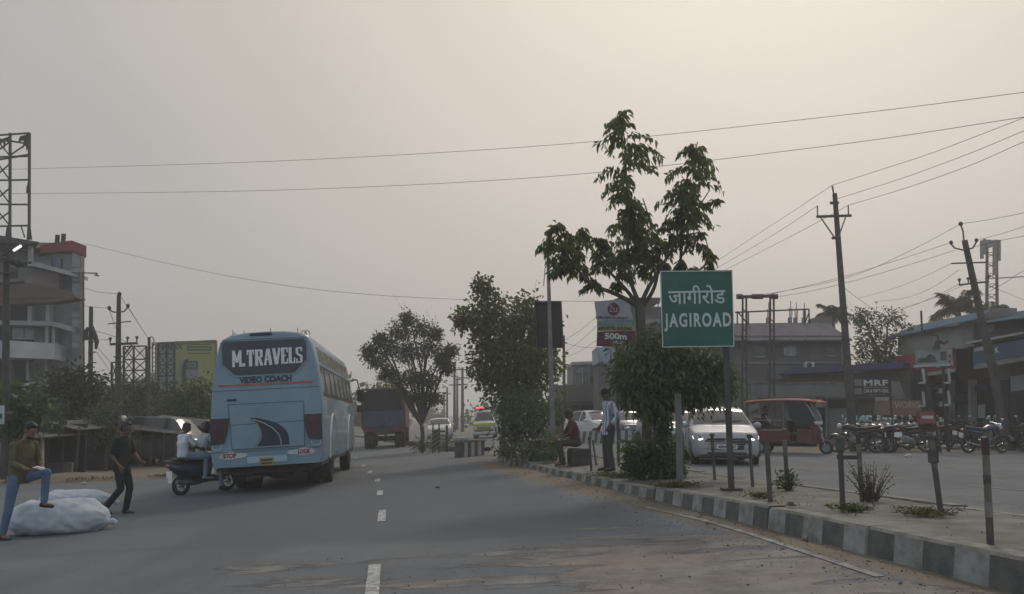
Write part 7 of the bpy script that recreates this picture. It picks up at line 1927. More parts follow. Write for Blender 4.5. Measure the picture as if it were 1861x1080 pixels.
def lattice(label, xs_, ys_, Y, dia=True):
    o = thing('lattice_frame', label, 'frame')
    for x in xs_: bar(MB(), x, 830, x, ys_[0], Y, .10).build('upright', IRON, o)
    for y in ys_: bar(MB(), xs_[0], y, xs_[-1], y - 1, Y, .08).build('rail', IRON, o)
    if dia:
        mb = MB()
        for i in range(len(xs_) - 1):
            for j in range(len(ys_) - 1): bar(mb, xs_[i], ys_[j], xs_[i + 1], ys_[j + 1], Y + .05, .05); bar(mb, xs_[i + 1], ys_[j], xs_[i], ys_[j + 1], Y + .05, .05)
        mb.build('lattice', IRON, o)
    return o
lattice('tall bare lattice frame right behind the two-armed pole', (225, 243, 266), (630, 654, 674, 695), 52)
lattice('low bare lattice frame at the left of the two-armed pole', (203, 213, 225), (659, 690, 720), 54)
lattice('bare lattice frame in front of the blue part of the yellow hoarding', (288, 303, 317), (624, 644, 664, 684), 55)
o = thing('antenna_ladder', 'pale ladder-like antenna frame beside the plain dark pole', 'frame'); mb = MB()
for x in (277, 283): bar(mb, x, 720, x, 622, 53, .07)
for y in range(626, 716, 8): bar(mb, 277, y, 283, y, 53, .05)
mb.build('lattice', POLEG, o)

# ------------------------------------------------------------------ stalls along the left verge
def shed(name, label, x0, x1, yt0, yt1, yb, Y, depth, roofm=TIN, posts=2, back=DARKIN, wall=None, rise=0.0):
    """open-fronted stall: tin roof from its back edge down to the front, posts, dark back, counter"""
    o = thing(name, label, 'stall')
    pl = YP(Y); a, c = on(x0, yt0, pl), on(x1, yt1, pl); g0 = G(a.x, Y) - .1; n = 14; mb = MB()
    up = []; dn = []
    for i in range(n + 1):
        u = i / n; p_ = a.lerp(c, u); q_ = p_ + V(0, depth, rise)
        w_ = .015 * (i % 2); up += [p_ + V(0, -.35, w_ - .05), q_ + V(0, 0, w_)]
    mb.add(up, [(2 * i, 2 * i + 1, 2 * i + 3, 2 * i + 2) for i in range(n)]); lo = [v - V(0, 0, .025) for v in up]; mb.add(lo, [(2 * i, 2 * i + 2, 2 * i + 3, 2 * i + 1) for i in range(n)])
    fr = []
    for i in range(n + 1): fr += [up[2 * i], lo[2 * i]]
    mb.add(fr, [(2 * i, 2 * i + 1, 2 * i + 3, 2 * i + 2) for i in range(n)]); mb.build('roof', roofm, o)
    for i in range(posts):
        u = (i + .06) / max(1, posts - 1) * .88 + .02 if posts > 1 else .5; p_ = a.lerp(c, u); m = MB(); m.tube([V(p_.x, Y - .15, g0), V(p_.x + .02, Y - .15, p_.z)], .045, 7); m.build('post', WOOD, o)
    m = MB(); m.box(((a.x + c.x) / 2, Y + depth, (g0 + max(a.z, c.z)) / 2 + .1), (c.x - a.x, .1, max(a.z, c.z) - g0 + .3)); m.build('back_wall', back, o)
    if wall: m = MB(); m.box(((a.x + c.x) / 2, Y + .1, g0 + .55), ((c.x - a.x) * .86, .12, 1.05)); m.build('counter', wall, o)
    return o
BRK = M('weathered_brick', (.17, .10, .075), (.11, .07, .055), scale=3.5, rough=.9, bump=.5, grime=.5)
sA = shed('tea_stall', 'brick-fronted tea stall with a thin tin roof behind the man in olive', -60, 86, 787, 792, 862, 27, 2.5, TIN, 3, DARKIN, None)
part('front_wall', BRK, sA, rect(20, 72, 800, 866), YP(27.1), 0, .15); part('doorway', DARKIN, sA, rect(36, 46, 806, 866), YP(27.0), 0, .06); part('white_jamb', CONCL, sA, rect(71, 76, 797, 860), YP(26.95), 0, .15); part('name_board', M('stall_board', (.13, .12, .12), (.09, .085, .085), rough=.8), sA, rect(-30, 58, 794, 802), YP(26.8), 0, .05)

for x in (4, 9, 14, 24, 30, 38): part('print_line', CONCL, sA, rect(x, x + 2.2, 795.5, 800.5), YP(26.8), .01, .01)
shed('stall', 'dark open stall with a tilted tin roof on crooked posts, left of the walking man', 92, 151, 763, 778, 858, 29, 2.6, TIN, 3, DARKIN, None)
shed('stall', 'long row stall with streaked tin roof left of the scooter riders', 232, 332, 776, 786, 838, 34, 3.2, TIN, 5, DARKIN, None, .45)
shed('stall', 'low stall with rust-dark roof behind the walking man', 150, 235, 790, 784, 846, 33, 2.5, RUST, 3, DARKIN, None, .12)
def small(name, label, cat, px, py, s, mat, rz=0, bev=.02, dz=0, lid=None):
    p = gp(px, py); m = MB(); m.box((0, 0, s[2] / 2), s, bev=bev); o = m.build(name, mat); o.location = (p.x, p.y, G(p.x, p.y) + dz); o.rotation_euler = (0, 0, rz); tag(o, label, cat); return o
small('crate', 'grey plastic crate on the ground beside the white tub at the tilted stall', 'crate', 108, 862, (.66, .4, .36), M('grey_crate', (.17, .17, .165), (.12, .12, .12), rough=.8), .1)
small('tub', 'white foam tub with blue print at the tilted stall', 'box', 124, 861, (.3, .3, .36), WHITE, .1)
small('sack', 'pink and white patterned sack standing beside the walking man at the far stalls', 'sack', 249, 838, (.5, .4, .8), M('pink_print_cloth', (.42, .22, .22), (.3, .3, .3), scale=9, rough=.9), .3, .12)
small('can', 'pale upright oil can beside the pink sack', 'can', 264, 838, (.3, .3, .62), CONCL, .2, .05)
small('sign_box', 'faded red and cream stand behind the walking man under the second globe lamp', 'stand', 228, 840, (.5, .4, 1.5), M('faded_red_cream', (.26, .16, .14), (.18, .11, .1), scale=2, rough=.8), .1, .03)
for i, (px, py, Y) in enumerate(((152, 757, 33.5), (186, 759, 31.8), (224, 761, 32.4))):
    o = pole('globe_lamp', ['white globe lamp at the left, half lost in the dark tree', 'white globe lamp in the middle, in front of the small round tree', 'white globe lamp at the right, next to the two-armed pole foot'][i], 'lamp', (px, py + 3), (px + 1, 850), Y, .03, .025, POLEC)
    m = MB(); m.ell(at(px, py, Y), .12 if i else .09); m.build('globe', M('white_globe', (.7, .7, .68), (.6, .6, .58), rough=.35), o, smooth=True)
wl = thing('low_house', 'pale yellowish house wall glimpsed between the left trees', 'house'); part('wall', M('yellowish_plaster', (.30, .27, .19), (.22, .2, .14), rough=.9, grime=.4), wl, rect(165, 200, 728, 850), YP(50), 0, 4); part('roof', RUST, wl, [(160, 730), (205, 730), (200, 722), (166, 722)], YP(49.5), 0, 4)
sb_ = thing('shop_banner', 'small pale blue hanging sign cut by the left edge', 'sign'); part('panel', M('pale_blue_sign', (.42, .46, .5), (.32, .36, .4), scale=3, rough=.7), sb_, rect(-22, 6, 737, 771), YP(24), 0, .05); part('dark_strip', NAVY, sb_, rect(-22, 4, 752, 761), YP(24), .005, .02); m = MB(); m.tube([at(-8, 740, 24.1), at(-8, 860, 24.1)], .04, 6); m.build('post', IRON, sb_)
# verge bank with grass at the asphalt's left edge
mb = MB(); rg = []
for i in range(46):
    u = i / 45; x = -20.5 + u * 12.0; y = 22.6 + u * 5.2 + .5 * math.sin(u * 9); h = .22 * math.sin(math.pi * u) ** .5 * (.7 + .3 * math.sin(u * 23))
    rg.append([Vector((x, y + dy, G(x, y + dy) + zz * h + .03 * mnoise.noise(Vector((x * 2, (y + dy) * 2, 1))) - (.04 if zz == 0 else 0))) for dy, zz in ((-.9, 0), (-.5, .55), (-.1, .9), (.5, 1), (1.3, .9), (2.2, .6), (3.0, 0))])
mb.loft(rg, cap=False, closed=False); tag(mb.build('verge', GMAT, smooth='all'), kind='structure')
P, D = [], []; rr = random.Random(8)
for i in range(1500):
    u = rr.random(); x = -20.5 + u * 12.0; y = 22.6 + u * 5.2 + .5 * math.sin(u * 9) - .55 + rr.gauss(0, .13); 
    if mnoise.noise(Vector((x * .8, 3, 0))) < -.05: continue
    P.append((x, y, G(x, y) + .05)); D.append((rr.gauss(0, .3), rr.gauss(0, .3), 1))
o = leaves('verge_grass', P, D, .14, .02, LF_DRY, None, 8); tag(o, kind='stuff')
VD = M('dark_van_paint', (.07, .075, .08), (.05, .055, .06), rough=.4, coat=.4)
simple_car('dark parked van with a shining white windscreen edge under the long tin roof', VD, at(296, 830, 35), 0, R(-12), L=3.67, W=1.48, prof=VANP, belt=1.06, name='parked_van', cat='van')

# ------------------------------------------------------------------ buildings beyond the median
b = thing('apartment_block', 'dark brown flat-roofed block behind the tree fork and green sign', 'building')
PB_ = YP(56)
part('wall', BRICKD, b, [(1118, 800), (1330, 800), (1330, 560), (1118, 556)], PB_, 0, 8); part('roof_slab', IRON, b, [(1105, 556), (1200, 548), (1200, 541), (1125, 541), (1104, 549)], YP(55.2), 0, 8)
part('balcony', CONC, b, [(1165, 590), (1199, 588), (1199, 580), (1165, 581)], YP(55.2), 0, .8); part('window', DARKIN, b, rect(1172, 1190, 596, 612), YP(55.9), 0, .1); part('window', DARKIN, b, rect(1212, 1240, 640, 660), YP(55.9), 0, .1)
mb = MB(); bar(mb, 1165, 552, 1199, 551, 55, .08); bar(mb, 1180, 541, 1180, 560, 55, .06); bar(mb, 1196, 541, 1196, 560, 55, .06); mb.build('railing', IRON, b)
b = thing('glass_building', 'bluish two-storey building in the gap left of the bush', 'building')
part('wall', M('bluish_wall', (.14, .17, .20), (.10, .125, .15), rough=.8, grime=.3), b, rect(1041, 1096, 662, 800), YP(66), 0, 7); part('roof_edge', CONCL, b, [(1039, 663), (1098, 661), (1098, 656), (1039, 658)], YP(65.6), 0, 7)
part('window_band', BLGL, b, rect(1046, 1094, 668, 678), YP(65.9), 0, .1); part('window_band', DGLASS, b, rect(1046, 1094, 684, 696), YP(65.9), 0, .1)
for x in (1058, 1070, 1082): part('mullion', CONCL, b, rect(x, x + 1.5, 667, 697), YP(65.8), 0, .1)
b = thing('white_shed_roof', 'white and blue gabled roof end below the red restaurant sign', 'building'); part('wall', BRICKD, b, [(1088, 800), (1108, 800), (1108, 664), (1088, 664)], YP(47.3), 0, 3); part('gable', CONCL, b, [(1086, 660), (1099, 656), (1099, 634), (1085, 632)], YP(47), 0, 3); part('roof', M('pale_blue_roof', (.3, .34, .42), (.24, .28, .34), rough=.7), b, [(1098, 662), (1128, 645), (1112, 632), (1085, 631)], YP(46.8), 0, 3)
# shops with coloured boards seen under the bush
b = thing('roadside_shop', 'row of small shops with maroon and blue boards behind the standing man', 'shop')
part('wall', BRICKD, b, rect(1010, 1240, 700, 806), YP(52), 0, 4)
for x0, x1, y0, y1, mt_ in ((1018, 1066, 756, 770, MARS), (1064, 1092, 745, 760, M('dull_blue_board', (.09, .11, .2), rough=.7)), (1120, 1150, 741, 752, CONCL), (1152, 1200, 735, 760, RUST), (1124, 1152, 756, 768, BRK)): part('shop_board', mt_, b, rect(x0, x1, y0, y1), YP(51.7), 0, .1)
part('awning', IRON, b, [(1016, 738), (1130, 735), (1130, 728), (1016, 730)], YP(51), 0, 1.5); part('opening', DARKIN, b, rect(1022, 1120, 772, 806), YP(51.9), 0, .1); part('opening', DARKIN, b, rect(1126, 1200, 770, 806), YP(51.9), 0, .1)
for x in (1060, 1110, 1152): part('post', IRON, b, rect(x, x + 2, 735, 806), YP(51.2), 0, .1)

# ------------------------------------------------------------------ purple-roofed house, right
b = thing('house', 'two-storey brown house with a purplish tin roof behind the rickshaw', 'house')
P42 = YP(42)
part('wall', BRICKD, b, rect(1290, 1538, 610, 815), P42, 0, 7)
a0, a1, r0_, r1_ = on(1285, 619, YP(41.4)), on(1549, 617, YP(41.4)), on(1285, 590, YP(45)), on(1506, 590, YP(45))
a2, a3 = a1 + V(0, 8, 0), a0 + V(0, 8, 0)
mb = MB(); mb.add([a0, a1, r1_, r0_, a2, a3], [(0, 1, 2, 3), (1, 4, 2), (3, 2, 4, 5)]); mb.add([q - V(0, 0, .06) for q in (a0, a1, r1_, r0_, a2, a3)], [(3, 2, 1, 0), (2, 4, 1), (5, 4, 2, 3)]); mb.add([a0, a1, a1 - V(0, 0, .06), a0 - V(0, 0, .06)], [(0, 1, 2, 3)]); mb.build('roof', PURP, b)
for k in range(9):
    u = k / 8.5; m = MB(); m.span(a0.lerp(a1, u * .82) + V(0, 0, .02), r0_.lerp(r1_, u) + V(0, 0, .02), .05, .03); m.build('roof_rib', PURP, b)
wf = part('window', BGL, b, rect(1426, 1446, 631, 646), YP(41.95), 0, .1)
mb = MB(); 
for x0, x1, y0, y1 in ((1424.5, 1427, 629.5, 647.5), (1444.5, 1447, 629.5, 647.5), (1424.5, 1447, 629.5, 631.5), (1424.5, 1447, 645.5, 647.5), (1434.5, 1436.5, 631, 646)): plate(mb, rect(x0, x1, y0, y1), YP(41.9), 0, .06)
mb.build('window_frame', CONCL, wf)
part('wall_board', M('worn_board', (.14, .14, .15), (.10, .10, .11), rough=.8), b, rect(1396, 1470, 668, 690), YP(41.9), 0, .05)
ac = thing('air_conditioner', 'white air conditioner unit on the wall of the purple-roofed house', 'air conditioner'); part('casing', WHITE, ac, rect(1464, 1480, 658, 669.5), YP(41.6), 0, .35)
m = MB(); c = on(1470.5, 664, YP(41.58)); m.tube([c, c - V(0, .03, 0)], .13, 16); m.build('fan_grille', BLK2, ac)
b2 = thing('unfinished_roof', 'flat unfinished concrete roof with bare rebar columns above the purple roof', 'building')
part('wall', CONC, b2, [(1336, 800), (1508, 800), (1508, 592), (1336, 592)], YP(52), 0, 5); part('roof_slab', CONC, b2, [(1330, 594), (1512, 592), (1512, 586), (1330, 588)], YP(51.8), 0, 5)
for x in (1397, 1437, 1447, 1462): 
    m = MB()
    for d in (-1.6, 0, 1.6): bar(m, x + d, 590, x + d * 1.6, 545 + abs(d) * 8 + (x % 7), 52, .035)
    m.build('rebar', IRON, b2); part('column_stub', CONC, b2, rect(x - 2.5, x + 2.5, 577, 590), YP(51.9), 0, .3)
part('water_tank', BRICKD, b2, rect(1488, 1512, 575, 592), YP(51.9), 0, 2)
WPN_ = M('sign_white_panel', (.36, .36, .40), (.28, .28, .31), scale=2, rough=.7)
for x0, x1, y0, y1 in ((1372, 1390, 632, 648), (1500, 1516, 632, 646)): part('window', DGLASS, b, rect(x0, x1, y0, y1), YP(41.95), 0, .1); part('window_sill', CONCL, b, rect(x0 - 1.5, x1 + 1.5, y1, y1 + 1.6), YP(41.9), 0, .12)
m = MB(); m.tube([at(1530, 620, 41.85), at(1531, 690, 41.85)], .05, 6); m.build('drain_pipe', POLEG, b)
part('stain_band', CONC, b, [(1290, 662), (1538, 660), (1538, 657), (1290, 659)], YP(41.93), 0, .05)
# long blue-edged shop roof with the lower tin awning and shop fronts
b = thing('shop_row', 'low row of dark shops under blue and grey tin awnings behind the bikes', 'shop')
PA = PL(1400, 42, 1645, 38.5)
part('wall', BRICKD, b, [(1395, 815), (1650, 815), (1650, 668), (1395, 690)], PA, -.6, 5)
part('blue_awning', NAVYR, b, [(1418, 682), (1646, 670), (1646, 659), (1440, 670)], PA, .4, 1.2)
part('upper_wall', M('brown_plaster', (.13, .11, .095), (.09, .08, .07), scale=1, rough=.9, grime=.4), b, [(1410, 700), (1646, 692), (1646, 671), (1418, 683)], PA, -.4, .3)
part('grey_awning', M('grey_tin_awning', (.17, .175, .18), (.12, .125, .13), scale=1, rough=.7, grime=.5), b, [(1325, 724), (1650, 722), (1640, 694), (1345, 698)], PA, .5, .06)
part('awning_edge', TIN, b, [(1470, 723), (1650, 726), (1650, 721), (1470, 720)], PA, .55, .06); part('awning_edge', TIN, b, [(1340, 700), (1525, 697), (1525, 694.5), (1340, 697)], PA, .56, .06)
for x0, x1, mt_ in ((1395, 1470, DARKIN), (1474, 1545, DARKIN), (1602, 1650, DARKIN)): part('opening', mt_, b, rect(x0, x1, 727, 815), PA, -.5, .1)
part('shop_front', M('mossy_yellow_board', (.14, .135, .08), (.09, .09, .06), scale=2, rough=.85), b, rect(1552, 1602, 724, 815), PA, -.3, .1)
part('shop_panel', M('dull_green_panel', (.09, .105, .09), (.06, .07, .06), scale=2, rough=.85), b, rect(1556, 1588, 742, 762), PA, -.2, .05)
ptext('AC', 1571, 762, 26, 9, PA, -.1, SLET, b, bold=.1); part('shop_panel', M('pale_panel', (.2, .2, .19), (.15, .15, .14), rough=.8), b, rect(1592, 1614, 757, 770), PA, -.15, .05)
wb = thing('works_banner', 'orange-brown shop banner reading WORKS under the grey awning', 'banner'); PWB = PL(1590, 37.6, 1675, 36.9)
part('panel', M('orange_brown_banner', (.29, .14, .09), (.21, .11, .075), scale=2, rough=.8, grime=.3), wb, [(1588, 754), (1674, 757), (1674, 728), (1590, 727)], PWB, 0, .06)
part('faded_panel', M('faded_tan_banner', (.22, .17, .12), (.16, .125, .09), scale=2, rough=.8), wb, [(1588, 754), (1616, 755), (1616, 727.5), (1590, 727)], PWB, .006, .03)
ptext('WORKS', 1649, 737, 46, 11, PWB, .012, M('banner_letter', (.42, .32, .25), (.35, .27, .21), rough=.8), wb, bold=.03); ptext('AU', 1614, 737, 18, 10, PWB, .012, M('banner_letter_faded', (.28, .2, .15), rough=.8), wb, bold=.02); part('print_line', MATS['banner_letter_faded'], wb, rect(1622, 1664, 747.6, 749.6), PWB, .012, .01)
M('emblem_grey', (.2, .19, .2), (.15, .15, .15), rough=.7)
ts = thing('tyre_shop_sign', 'dark maroon shop sign reading MRF on a pole among the bikes', 'sign'); PT = YP(34.5)
part('panel', M('sign_dark_maroon', (.055, .03, .036), (.04, .025, .03), scale=3, rough=.6), ts, rect(1549, 1617, 688, 722), PT, 0, .08)
ptext('MRF', 1591, 696.5, 44, 10, PT, .008, SLET, ts, bold=.05, spc=1.1); ptext("CAR & PMV'S HERE", 1592, 711, 45, 6, PT, .008, SLET, ts, bold=.02); part('print_line', MATS['emblem_grey'], ts, rect(1578, 1610, 716.8, 718), PT, .006, .01)
part('stripe', M('orange_stripe', (.26, .15, .1), rough=.7), ts, rect(1570, 1614, 703, 705.5), PT, .006, .02); part('emblem_panel', M('emblem_grey', (.2, .19, .2), (.15, .15, .15), rough=.7), ts, rect(1552, 1567, 690, 702), PT, .006, .02); part('emblem_panel', MATS['emblem_grey'], ts, rect(1553, 1566, 706, 717), PT, .006, .02)
part('hanging_label', CONCL, ts, rect(1591, 1615, 722, 728), PT, 0, .05)
for x in (1552, 1617): m = MB(); q = at(x, 700, 34.6); m.tube([V(q.x, 34.6, G(q.x, 34.6)), at(x, 688, 34.6)], .04, 7); m.build('post', IRON, ts)
# stack of goods at the far left of the shops
part('leaning_sheet', TIN, b, [(1345, 760), (1392, 742), (1388, 712), (1352, 726)], PA, .8, .05); part('leaning_sheet', CONC, b, [(1352, 800), (1398, 800), (1390, 752), (1358, 752)], PA, .6, .05)

SHUT = M('grey_roller_shutter', (.19, .195, .205), (.13, .135, .14), scale=1.5, rough=.7, grime=.5, bump=1.0, bscale=30, stretch=(.05, .05, 1))
for x0, x1, y0 in ((1398, 1432, 738), (1500, 1540, 742)): part('roller_shutter', SHUT, b, rect(x0, x1, y0, 812), PA, -.42, .05)
for x0, x1, y0, y1, mt_ in ((1478, 1496, 730, 740, WPN_), (1440, 1466, 729, 738, RUST), (1604, 1622, 762, 776, CONCL), (1626, 1646, 764, 790, SHUT)): part('shop_board', mt_, b, rect(x0, x1, y0, y1), PA, -.35, .05)
for x in (1472, 1497, 1543, 1600): part('pillar', CONC, b, rect(x, x + 3, 724, 814), PA, -.3, .15)
m = MB(); m.tube([on(x, y, PA, .1) for x, y in ((1452, 700), (1452, 725), (1454, 770), (1454, 812))], .04, 6); m.build('drain_pipe', POLEG, b)
# ------------------------------------------------------------------ blue-roofed corner shop at the right, receding from us
PF = PL(1632, 45, 1800, 36.5)
b = thing('corner_shop', 'long shop with a pale upper panel, red signboard and blue tin roof at the right', 'shop')
part('wall', M('shop_wall', (.09, .09, .095), (.06, .06, .065), scale=1, rough=.9, grime=.4), b, [(1640, 815), (1960, 845), (1960, 560), (1640, 640)], PF, -1.0, 6)
UP = M('pale_upper_panel', (.29, .29, .285), (.23, .23, .225), scale=.7, rough=.8, grime=.4)
mb = MB(); cols_ = [(1632, 609, 646), (1660, 602, 644), (1690, 598, 641), (1720, 594, 637), (1750, 588, 633), (1768, 579, 629), (1784, 574, 624)]
vs = []
for x, y0, y1 in cols_: q = on(x, y0, PF, .5 if x < 1755 else .5 - (x - 1755) * .02); q2 = on(x, y1, PF, .5 if x < 1755 else .5 - (x - 1755) * .02); vs += [q, q2]
mb.add(vs, [(2 * i, 2 * i + 1, 2 * i + 3, 2 * i + 2) for i in range(len(cols_) - 1)]); mb.add([v + PF[1] * -.3 for v in vs], [(2 * i, 2 * i + 2, 2 * i + 3, 2 * i + 1) for i in range(len(cols_) - 1)]); mb.build('upper_panel', UP, b)
part('side_panel', CONC, b, [(1784, 626), (1800, 622), (1800, 560), (1784, 572)], PF, -.1, 1)
mb = MB(); e0, e1, f0, f1 = on(1610, 615, PF, .9), on(1782, 578, PF, .9), on(1660, 592, PF, -3.2), on(1800, 563, PF, -3.2); mb.add([e0, e1, f1, f0], [(0, 1, 2, 3)]); mb.add([v - V(0, 0, .05) for v in (e0, e1, f1, f0)], [(3, 2, 1, 0)]); mb.add([e0, e1, e1 - V(0, 0, .06), e0 - V(0, 0, .06)], [(0, 1, 2, 3)]); mb.build('blue_roof', BLUER, b)
part('terrace_wall', M('terrace_brown', (.13, .115, .10), (.09, .08, .07), scale=1, rough=.9, grime=.4), b, [(1630, 616), (1800, 590), (1800, 562), (1748, 568), (1640, 578)], PF, -3.4, 4)
RSB = M('red_signboard', (.27, .055, .05), (.2, .045, .042), scale=1.5, rough=.65, grime=.25); WPN = M('sign_white_panel', (.36, .36, .40), (.28, .28, .31), scale=2, rough=.7)
sgn = thing('red_signboard', 'tilted red shop signboard with white panels under the pale upper panel', 'sign')
part('panel', RSB, sgn, [(1652, 692), (1767, 673), (1763, 632), (1645, 650)], PF, .75, .08)
part('border', CONCL, sgn, [(1652, 694), (1767, 676), (1767, 670), (1650, 687)], PF, .77, .06); part('border', CONCL, sgn, [(1648, 692), (1652, 691), (1648, 649), (1644, 650)], PF, .77, .06)
part('white_panel', WPN, sgn, [(1733, 669), (1764, 664), (1762, 634), (1738, 639)], PF, .78, .03); part('arrow', WPN, sgn, [(1653, 680), (1659, 679), (1657, 656), (1653, 652), (1651, 658)], PF, .78, .03)
part('print_line', NAVYR, sgn, [(1740, 651), (1761, 648), (1761, 644.5), (1740, 647)], PF, .80, .01); part('print_line', NAVYR, sgn, [(1738, 662), (1761, 659), (1761, 655.5), (1738, 658.5)], PF, .80, .01); part('stripe', MATS['red_lettering'], sgn, [(1736, 653.5), (1763, 650), (1763, 649), (1736, 652.5)], PF, .80, .01)
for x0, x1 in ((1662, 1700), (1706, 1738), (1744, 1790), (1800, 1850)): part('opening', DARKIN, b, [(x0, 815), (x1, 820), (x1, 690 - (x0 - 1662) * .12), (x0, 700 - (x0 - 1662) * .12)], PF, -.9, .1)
for x0, x1, y0, y1 in ((1664, 1697, 712, 812), (1708, 1735, 736, 814)): part('roller_shutter', SHUT, b, rect(x0, x1, y0, y1), PF, -.8, .05)
for pts, mt_ in (([(1668, 708), (1694, 706), (1694, 698), (1668, 700)], WPN_), ([(1746, 712), (1770, 709), (1770, 697), (1746, 700)], NAVYR), ([(1710, 730), (1732, 728), (1732, 716), (1710, 718)], RUST), ([(1752, 760), (1764, 760), (1764, 735), (1752, 736)], CONCL)): part('shop_board', mt_, b, pts, PF, -.6, .04)
for x in (1701, 1739): part('pillar', CONCL, b, [(x, 812), (x + 4, 812), (x + 4, 690), (x, 691)], PF, -.5, .3)
b = thing('blue_shop', 'dark shop with bluish roof and blue signboard at the right edge', 'shop')
part('wall', BRICKD, b, [(1795, 822), (1990, 840), (1990, 590), (1795, 612)], PF, -.3, 5)
mb = MB(); e0, e1, f0, f1 = on(1782, 588, PF, .9), on(1990, 560, PF, .9), on(1796, 574, PF, -2.6), on(1990, 545, PF, -2.6); mb.add([e0, e1, f1, f0], [(0, 1, 2, 3)]); mb.add([v - V(0, 0, .05) for v in (e0, e1, f1, f0)], [(3, 2, 1, 0)]); mb.build('blue_roof', BLUER, b)
part('upper_wall', M('purplish_dark_wall', (.085, .085, .105), (.06, .06, .075), scale=1, rough=.85, grime=.3), b, [(1785, 628), (1990, 595), (1990, 558), (1785, 590)], PF, .3, .3); part('window', BGL, b, [(1801, 606), (1821, 602), (1821, 590), (1800, 593)], PF, .34, .05)
part('ledge', CONCL, b, [(1795, 626), (1990, 592), (1990, 588), (1795, 622)], PF, .9, .6)
part('roof_block', BRICKD, b, [(1808, 560), (1990, 556), (1990, 535), (1808, 540)], PF, -4, 4)
bs = thing('blue_signboard', 'blue shop signboard with a letter K at the right edge', 'sign'); part('panel', M('sign_blue', (.05, .10, .17), (.04, .08, .135), scale=1.5, rough=.6), bs, [(1804, 662), (1990, 632), (1990, 600), (1804, 634)], PF, .8, .06); ptext('K', 1849, 637, 8, 10, PF, .81, SLET, bs, bold=.06); part('white_panel', WPN, bs, [(1806, 640), (1828, 636), (1828, 629), (1806, 633)], PF, .82, .02); part('border', CONC, bs, [(1804, 672), (1990, 640), (1990, 632), (1804, 662)], PF, .78, .06)
part('pale_window', M('pale_window_pane', (.36, .39, .42), (.28, .31, .34), rough=.4), b, [(1826, 712), (1856, 708), (1854, 680), (1825, 684)], PF, -.25, .05); part('opening', DARKIN, b, [(1800, 820), (1822, 820), (1822, 690), (1800, 692)], PF, -.25, .08); part('opening', DARKIN, b, [(1824, 824), (1990, 830), (1990, 700), (1824, 716)], PF, -.26, .08)  # the window is a plain pale-coloured plate
# double-post road hoarding standing before the shop, with stepped white brackets
hg = thing('double_post_board', 'small green and grey picture board on two bracketed posts with a bent lamp pipe', 'hoarding')
PG = YP(31.5)
GPB = M('board_grey_green', (.24, .255, .25), (.17, .185, .18), scale=1.2, rough=.6)
part('panel', GPB, hg, [(1666, 664), (1724, 662), (1724, 634), (1664, 637)], PG, 0, .08); part('green_picture', M('picture_dark_green', (.06, .085, .07), (.04, .06, .05), scale=1.5, rough=.6), hg, [(1667, 660), (1704, 658), (1698, 648), (1690, 643), (1682, 650), (1668, 652)], PG, .006, .02); part('green_picture', MATS['picture_dark_green'], hg, rect(1709, 1720, 639, 655), PG, .006, .02); part('border', CONCL, hg, [(1661, 668), (1727, 665), (1727, 660), (1661, 664)], PG, .02, .04)
for x0, x1 in ((1676, 1696), (1714, 1716)):
    m = MB(); q = at(x1, 700, 31.6); m.tube([V(q.x, 31.6, G(q.x, 31.6) - .1), at(x0 + (x1 - x0) * .4, 720, 31.6), at(x0, 664, 31.6)], [.17, .15, .12] if x0 < 1700 else [.06, .06, .06], 8); m.build('post', IRON, hg)
mb = None
for px, ys_ in ((1675, (690, 732, 768)), (1721, (690, 730))):
    for y in ys_:
        m = MB(); w_ = .07; bar(m, px + 2, y - 20, px + 5, y + 6, 31.3, w_); bar(m, px - 5, y + 6, px + 6, y + 6, 31.3, w_); m.build('white_bracket', CONCL, hg)
for y in (706, 730): part('meter_box', CONC, hg, rect(1707, 1713, y, y + 9), YP(31.3), 0, .12)
m = MB(); m.tube([at(1674, 565, 31.4), at(1676, 609, 31.4), at(1704, 609, 31.4), at(1706, 622, 31.4)], .035, 6); m.build('lamp_pipe', IRON, hg)
m = MB(); m.loft([[at(x, y, 31.4 + d) for d in (-.15, .15)] + [at(x2, y, 31.4 + d) for d in (.15, -.15)] for y, x, x2 in ((620, 1700, 1707), (634, 1695, 1709))]); m.build('lamp_head', IRON, hg); m = MB(); m.tube([at(1709, 622, 31.4), at(1716, 624, 31.4), at(1722, 621, 31.4)], .06, 6); m.build('lamp_head', IRON, hg)
# pavement step behind the bikes, and litter
mb = MB(); 
vsx = [gp(x, 806) for x in (1530, 1620, 1700, 1780, 1861, 1960)]
rg = [[Vector((p.x, p.y + d, G(p.x, p.y) + z)) for d, z in ((-.2, -.05), (-.2, .16), (3.0, .17))] for p in vsx]
mb.loft(rg, cap=False, closed=False); tag(mb.build('pavement', KTOP), kind='structure')
LIT_ = M('litter_plastic', (.55, .56, .58), (.42, .43, .45), scale=8, rough=.6)
def litter(label, px, py, s, seed, mat=LIT_, onmed=False, name='litter', cat='litter'):
    p = med(px, py) if onmed else gp(px, py); m = MB(); rr = random.Random(seed); m.ell((0, 0, s * .3), (s, s * .7, s * .42), seg=9, rings=6)
    m.v = [tuple(Vector(v) * (1 + rr.uniform(-.3, .3))) for v in m.v]; m.v = [(x, y, max(z, 0)) for x, y, z in m.v]
    o = m.build(name, mat); o.location = (p.x, p.y, p.z + .012); o.rotation_euler = (0, 0, rr.uniform(0, 3)); tag(o, label, cat)
litter('white plastic bag on the ground left of the side-on motorcycle', 1716, 816, .17, 1); litter('crumpled pale bag beside the white plastic bag', 1736, 815, .22, 2); litter('small pale wrapper near the side-on motorcycle front wheel', 1755, 819, .10, 3); litter('flat white scrap alone on the opposite road', 1650, 832, .12, 4); litter('pale scrap under the delivery motorcycle', 1665, 815, .12, 5)
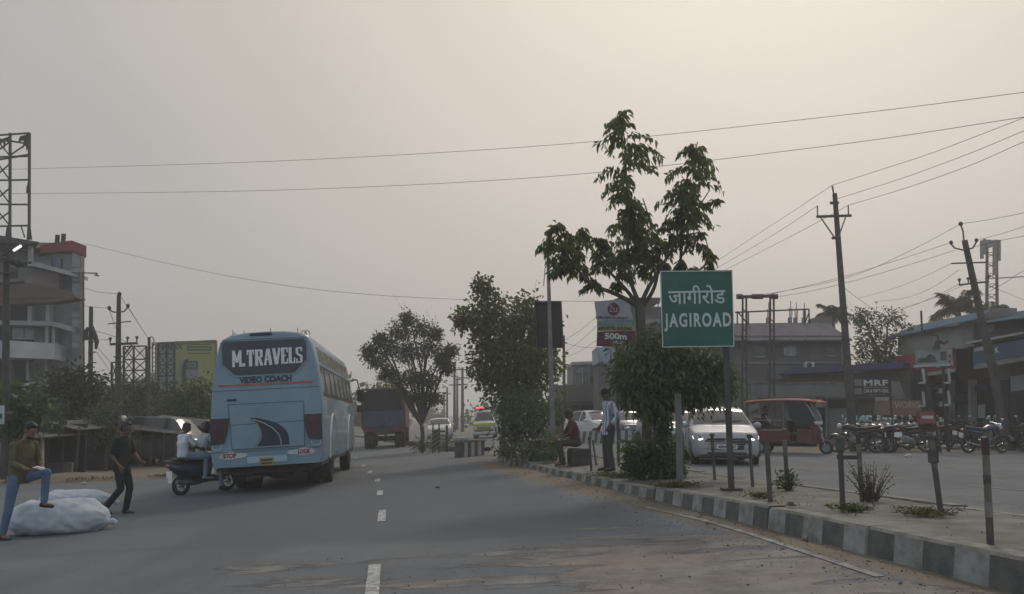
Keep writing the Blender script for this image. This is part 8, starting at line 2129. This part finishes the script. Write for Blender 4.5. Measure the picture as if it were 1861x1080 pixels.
litter('white scrap on the road in front of the left bank', 108, 905, .10, 6); litter('white scrap on the grassy bank behind the sacks', 152, 881, .09, 7)
STONE = M('grey_stone', (.12, .11, .10), (.075, .07, .065), scale=9, rough=.95, bump=.5)
litter('dark stone lying on the median right of the sign post', 1438, 922, .055, 8, STONE, True, 'stone', 'stone'); litter('small dark stone alone in the middle of our lane', 795, 888, .05, 9, STONE, False, 'stone', 'stone')
def debris(name, region, n, seed, smin, smax, mat):
    """loose grit nobody could count"""
    rr = random.Random(seed); m = MB()
    for i in range(n):
        x, y = region(rr); s = rr.uniform(smin, smax) * (1 if rr.random() < .9 else 2)
        m.ell((x, y, G(x, y) + .014 + s * .25), (s, s * rr.uniform(.6, 1), s * rr.uniform(.35, .6)), Matrix.Rotation(rr.uniform(0, 6), 3, 'Z'), 6, 4)
    o = m.build(name, mat, fix=False); tag(o, kind='stuff')
GRIT = M('dusty_grit', (.19, .175, .155), (.10, .092, .082), scale=9, rough=.95)
def reg_k(rr): y = 5 + 22 * rr.random() ** 1.3; return kerb_x(y) - .06 - abs(rr.gauss(0, .28 + .02 * y)), y
debris('gravel', reg_k, 1300, 4, .003, .011, GRIT)
def reg_p(rr): y = 6.0 + 4.5 * rr.random(); return rr.uniform(-2.5, 2.6), y
debris('loose_gravel', reg_p, 700, 5, .0025, .007, M('pale_stone', (.2, .18, .16), (.13, .12, .105), scale=9, rough=.95))
def reg_m(rr): y = 5 + 20 * rr.random(); return kerb_x(y) + .3 + 1.9 * rr.random(), y
rr = random.Random(6); m = MB()
for i in range(420):
    x, y = reg_m(rr); s = rr.uniform(.004, .011); m.ell((x, y, G(x, y) + kerb_h(y) + s * .2), (s, s * .8, s * .5), None, 6, 4)
tag(m.build('median_grit', GRIT, fix=False), kind='stuff')
# a little leaf litter and dry grass in the gutter
P, D = [], []
for i in range(900):
    y = 5 + 24 * rr.random(); c = mnoise.noise(Vector((0, y * .9, 4)))
    if c < .05: continue
    side = rr.random() < .45; x = kerb_x(y) + (-.05 - abs(rr.gauss(0, .06)) if side else .32 + abs(rr.gauss(0, .1)))
    P.append((x, y, G(x, y) + (.01 if side else kerb_h(y) - .01))); D.append((rr.gauss(0, .4), rr.gauss(0, .4), .9))
o = leaves('gutter_grass', P, D, .075, .011, LF_DRY, None, 12); tag(o, kind='stuff')
scn.cycles.use_denoising = True
scn.cycles.max_bounces = 6; scn.cycles.diffuse_bounces = 3; scn.cycles.glossy_bounces = 3; scn.cycles.transparent_max_bounces = 12
scn.cycles.transmission_bounces = 4; scn.cycles.volume_bounces = 0
scn.cycles.sample_clamp_indirect = 4
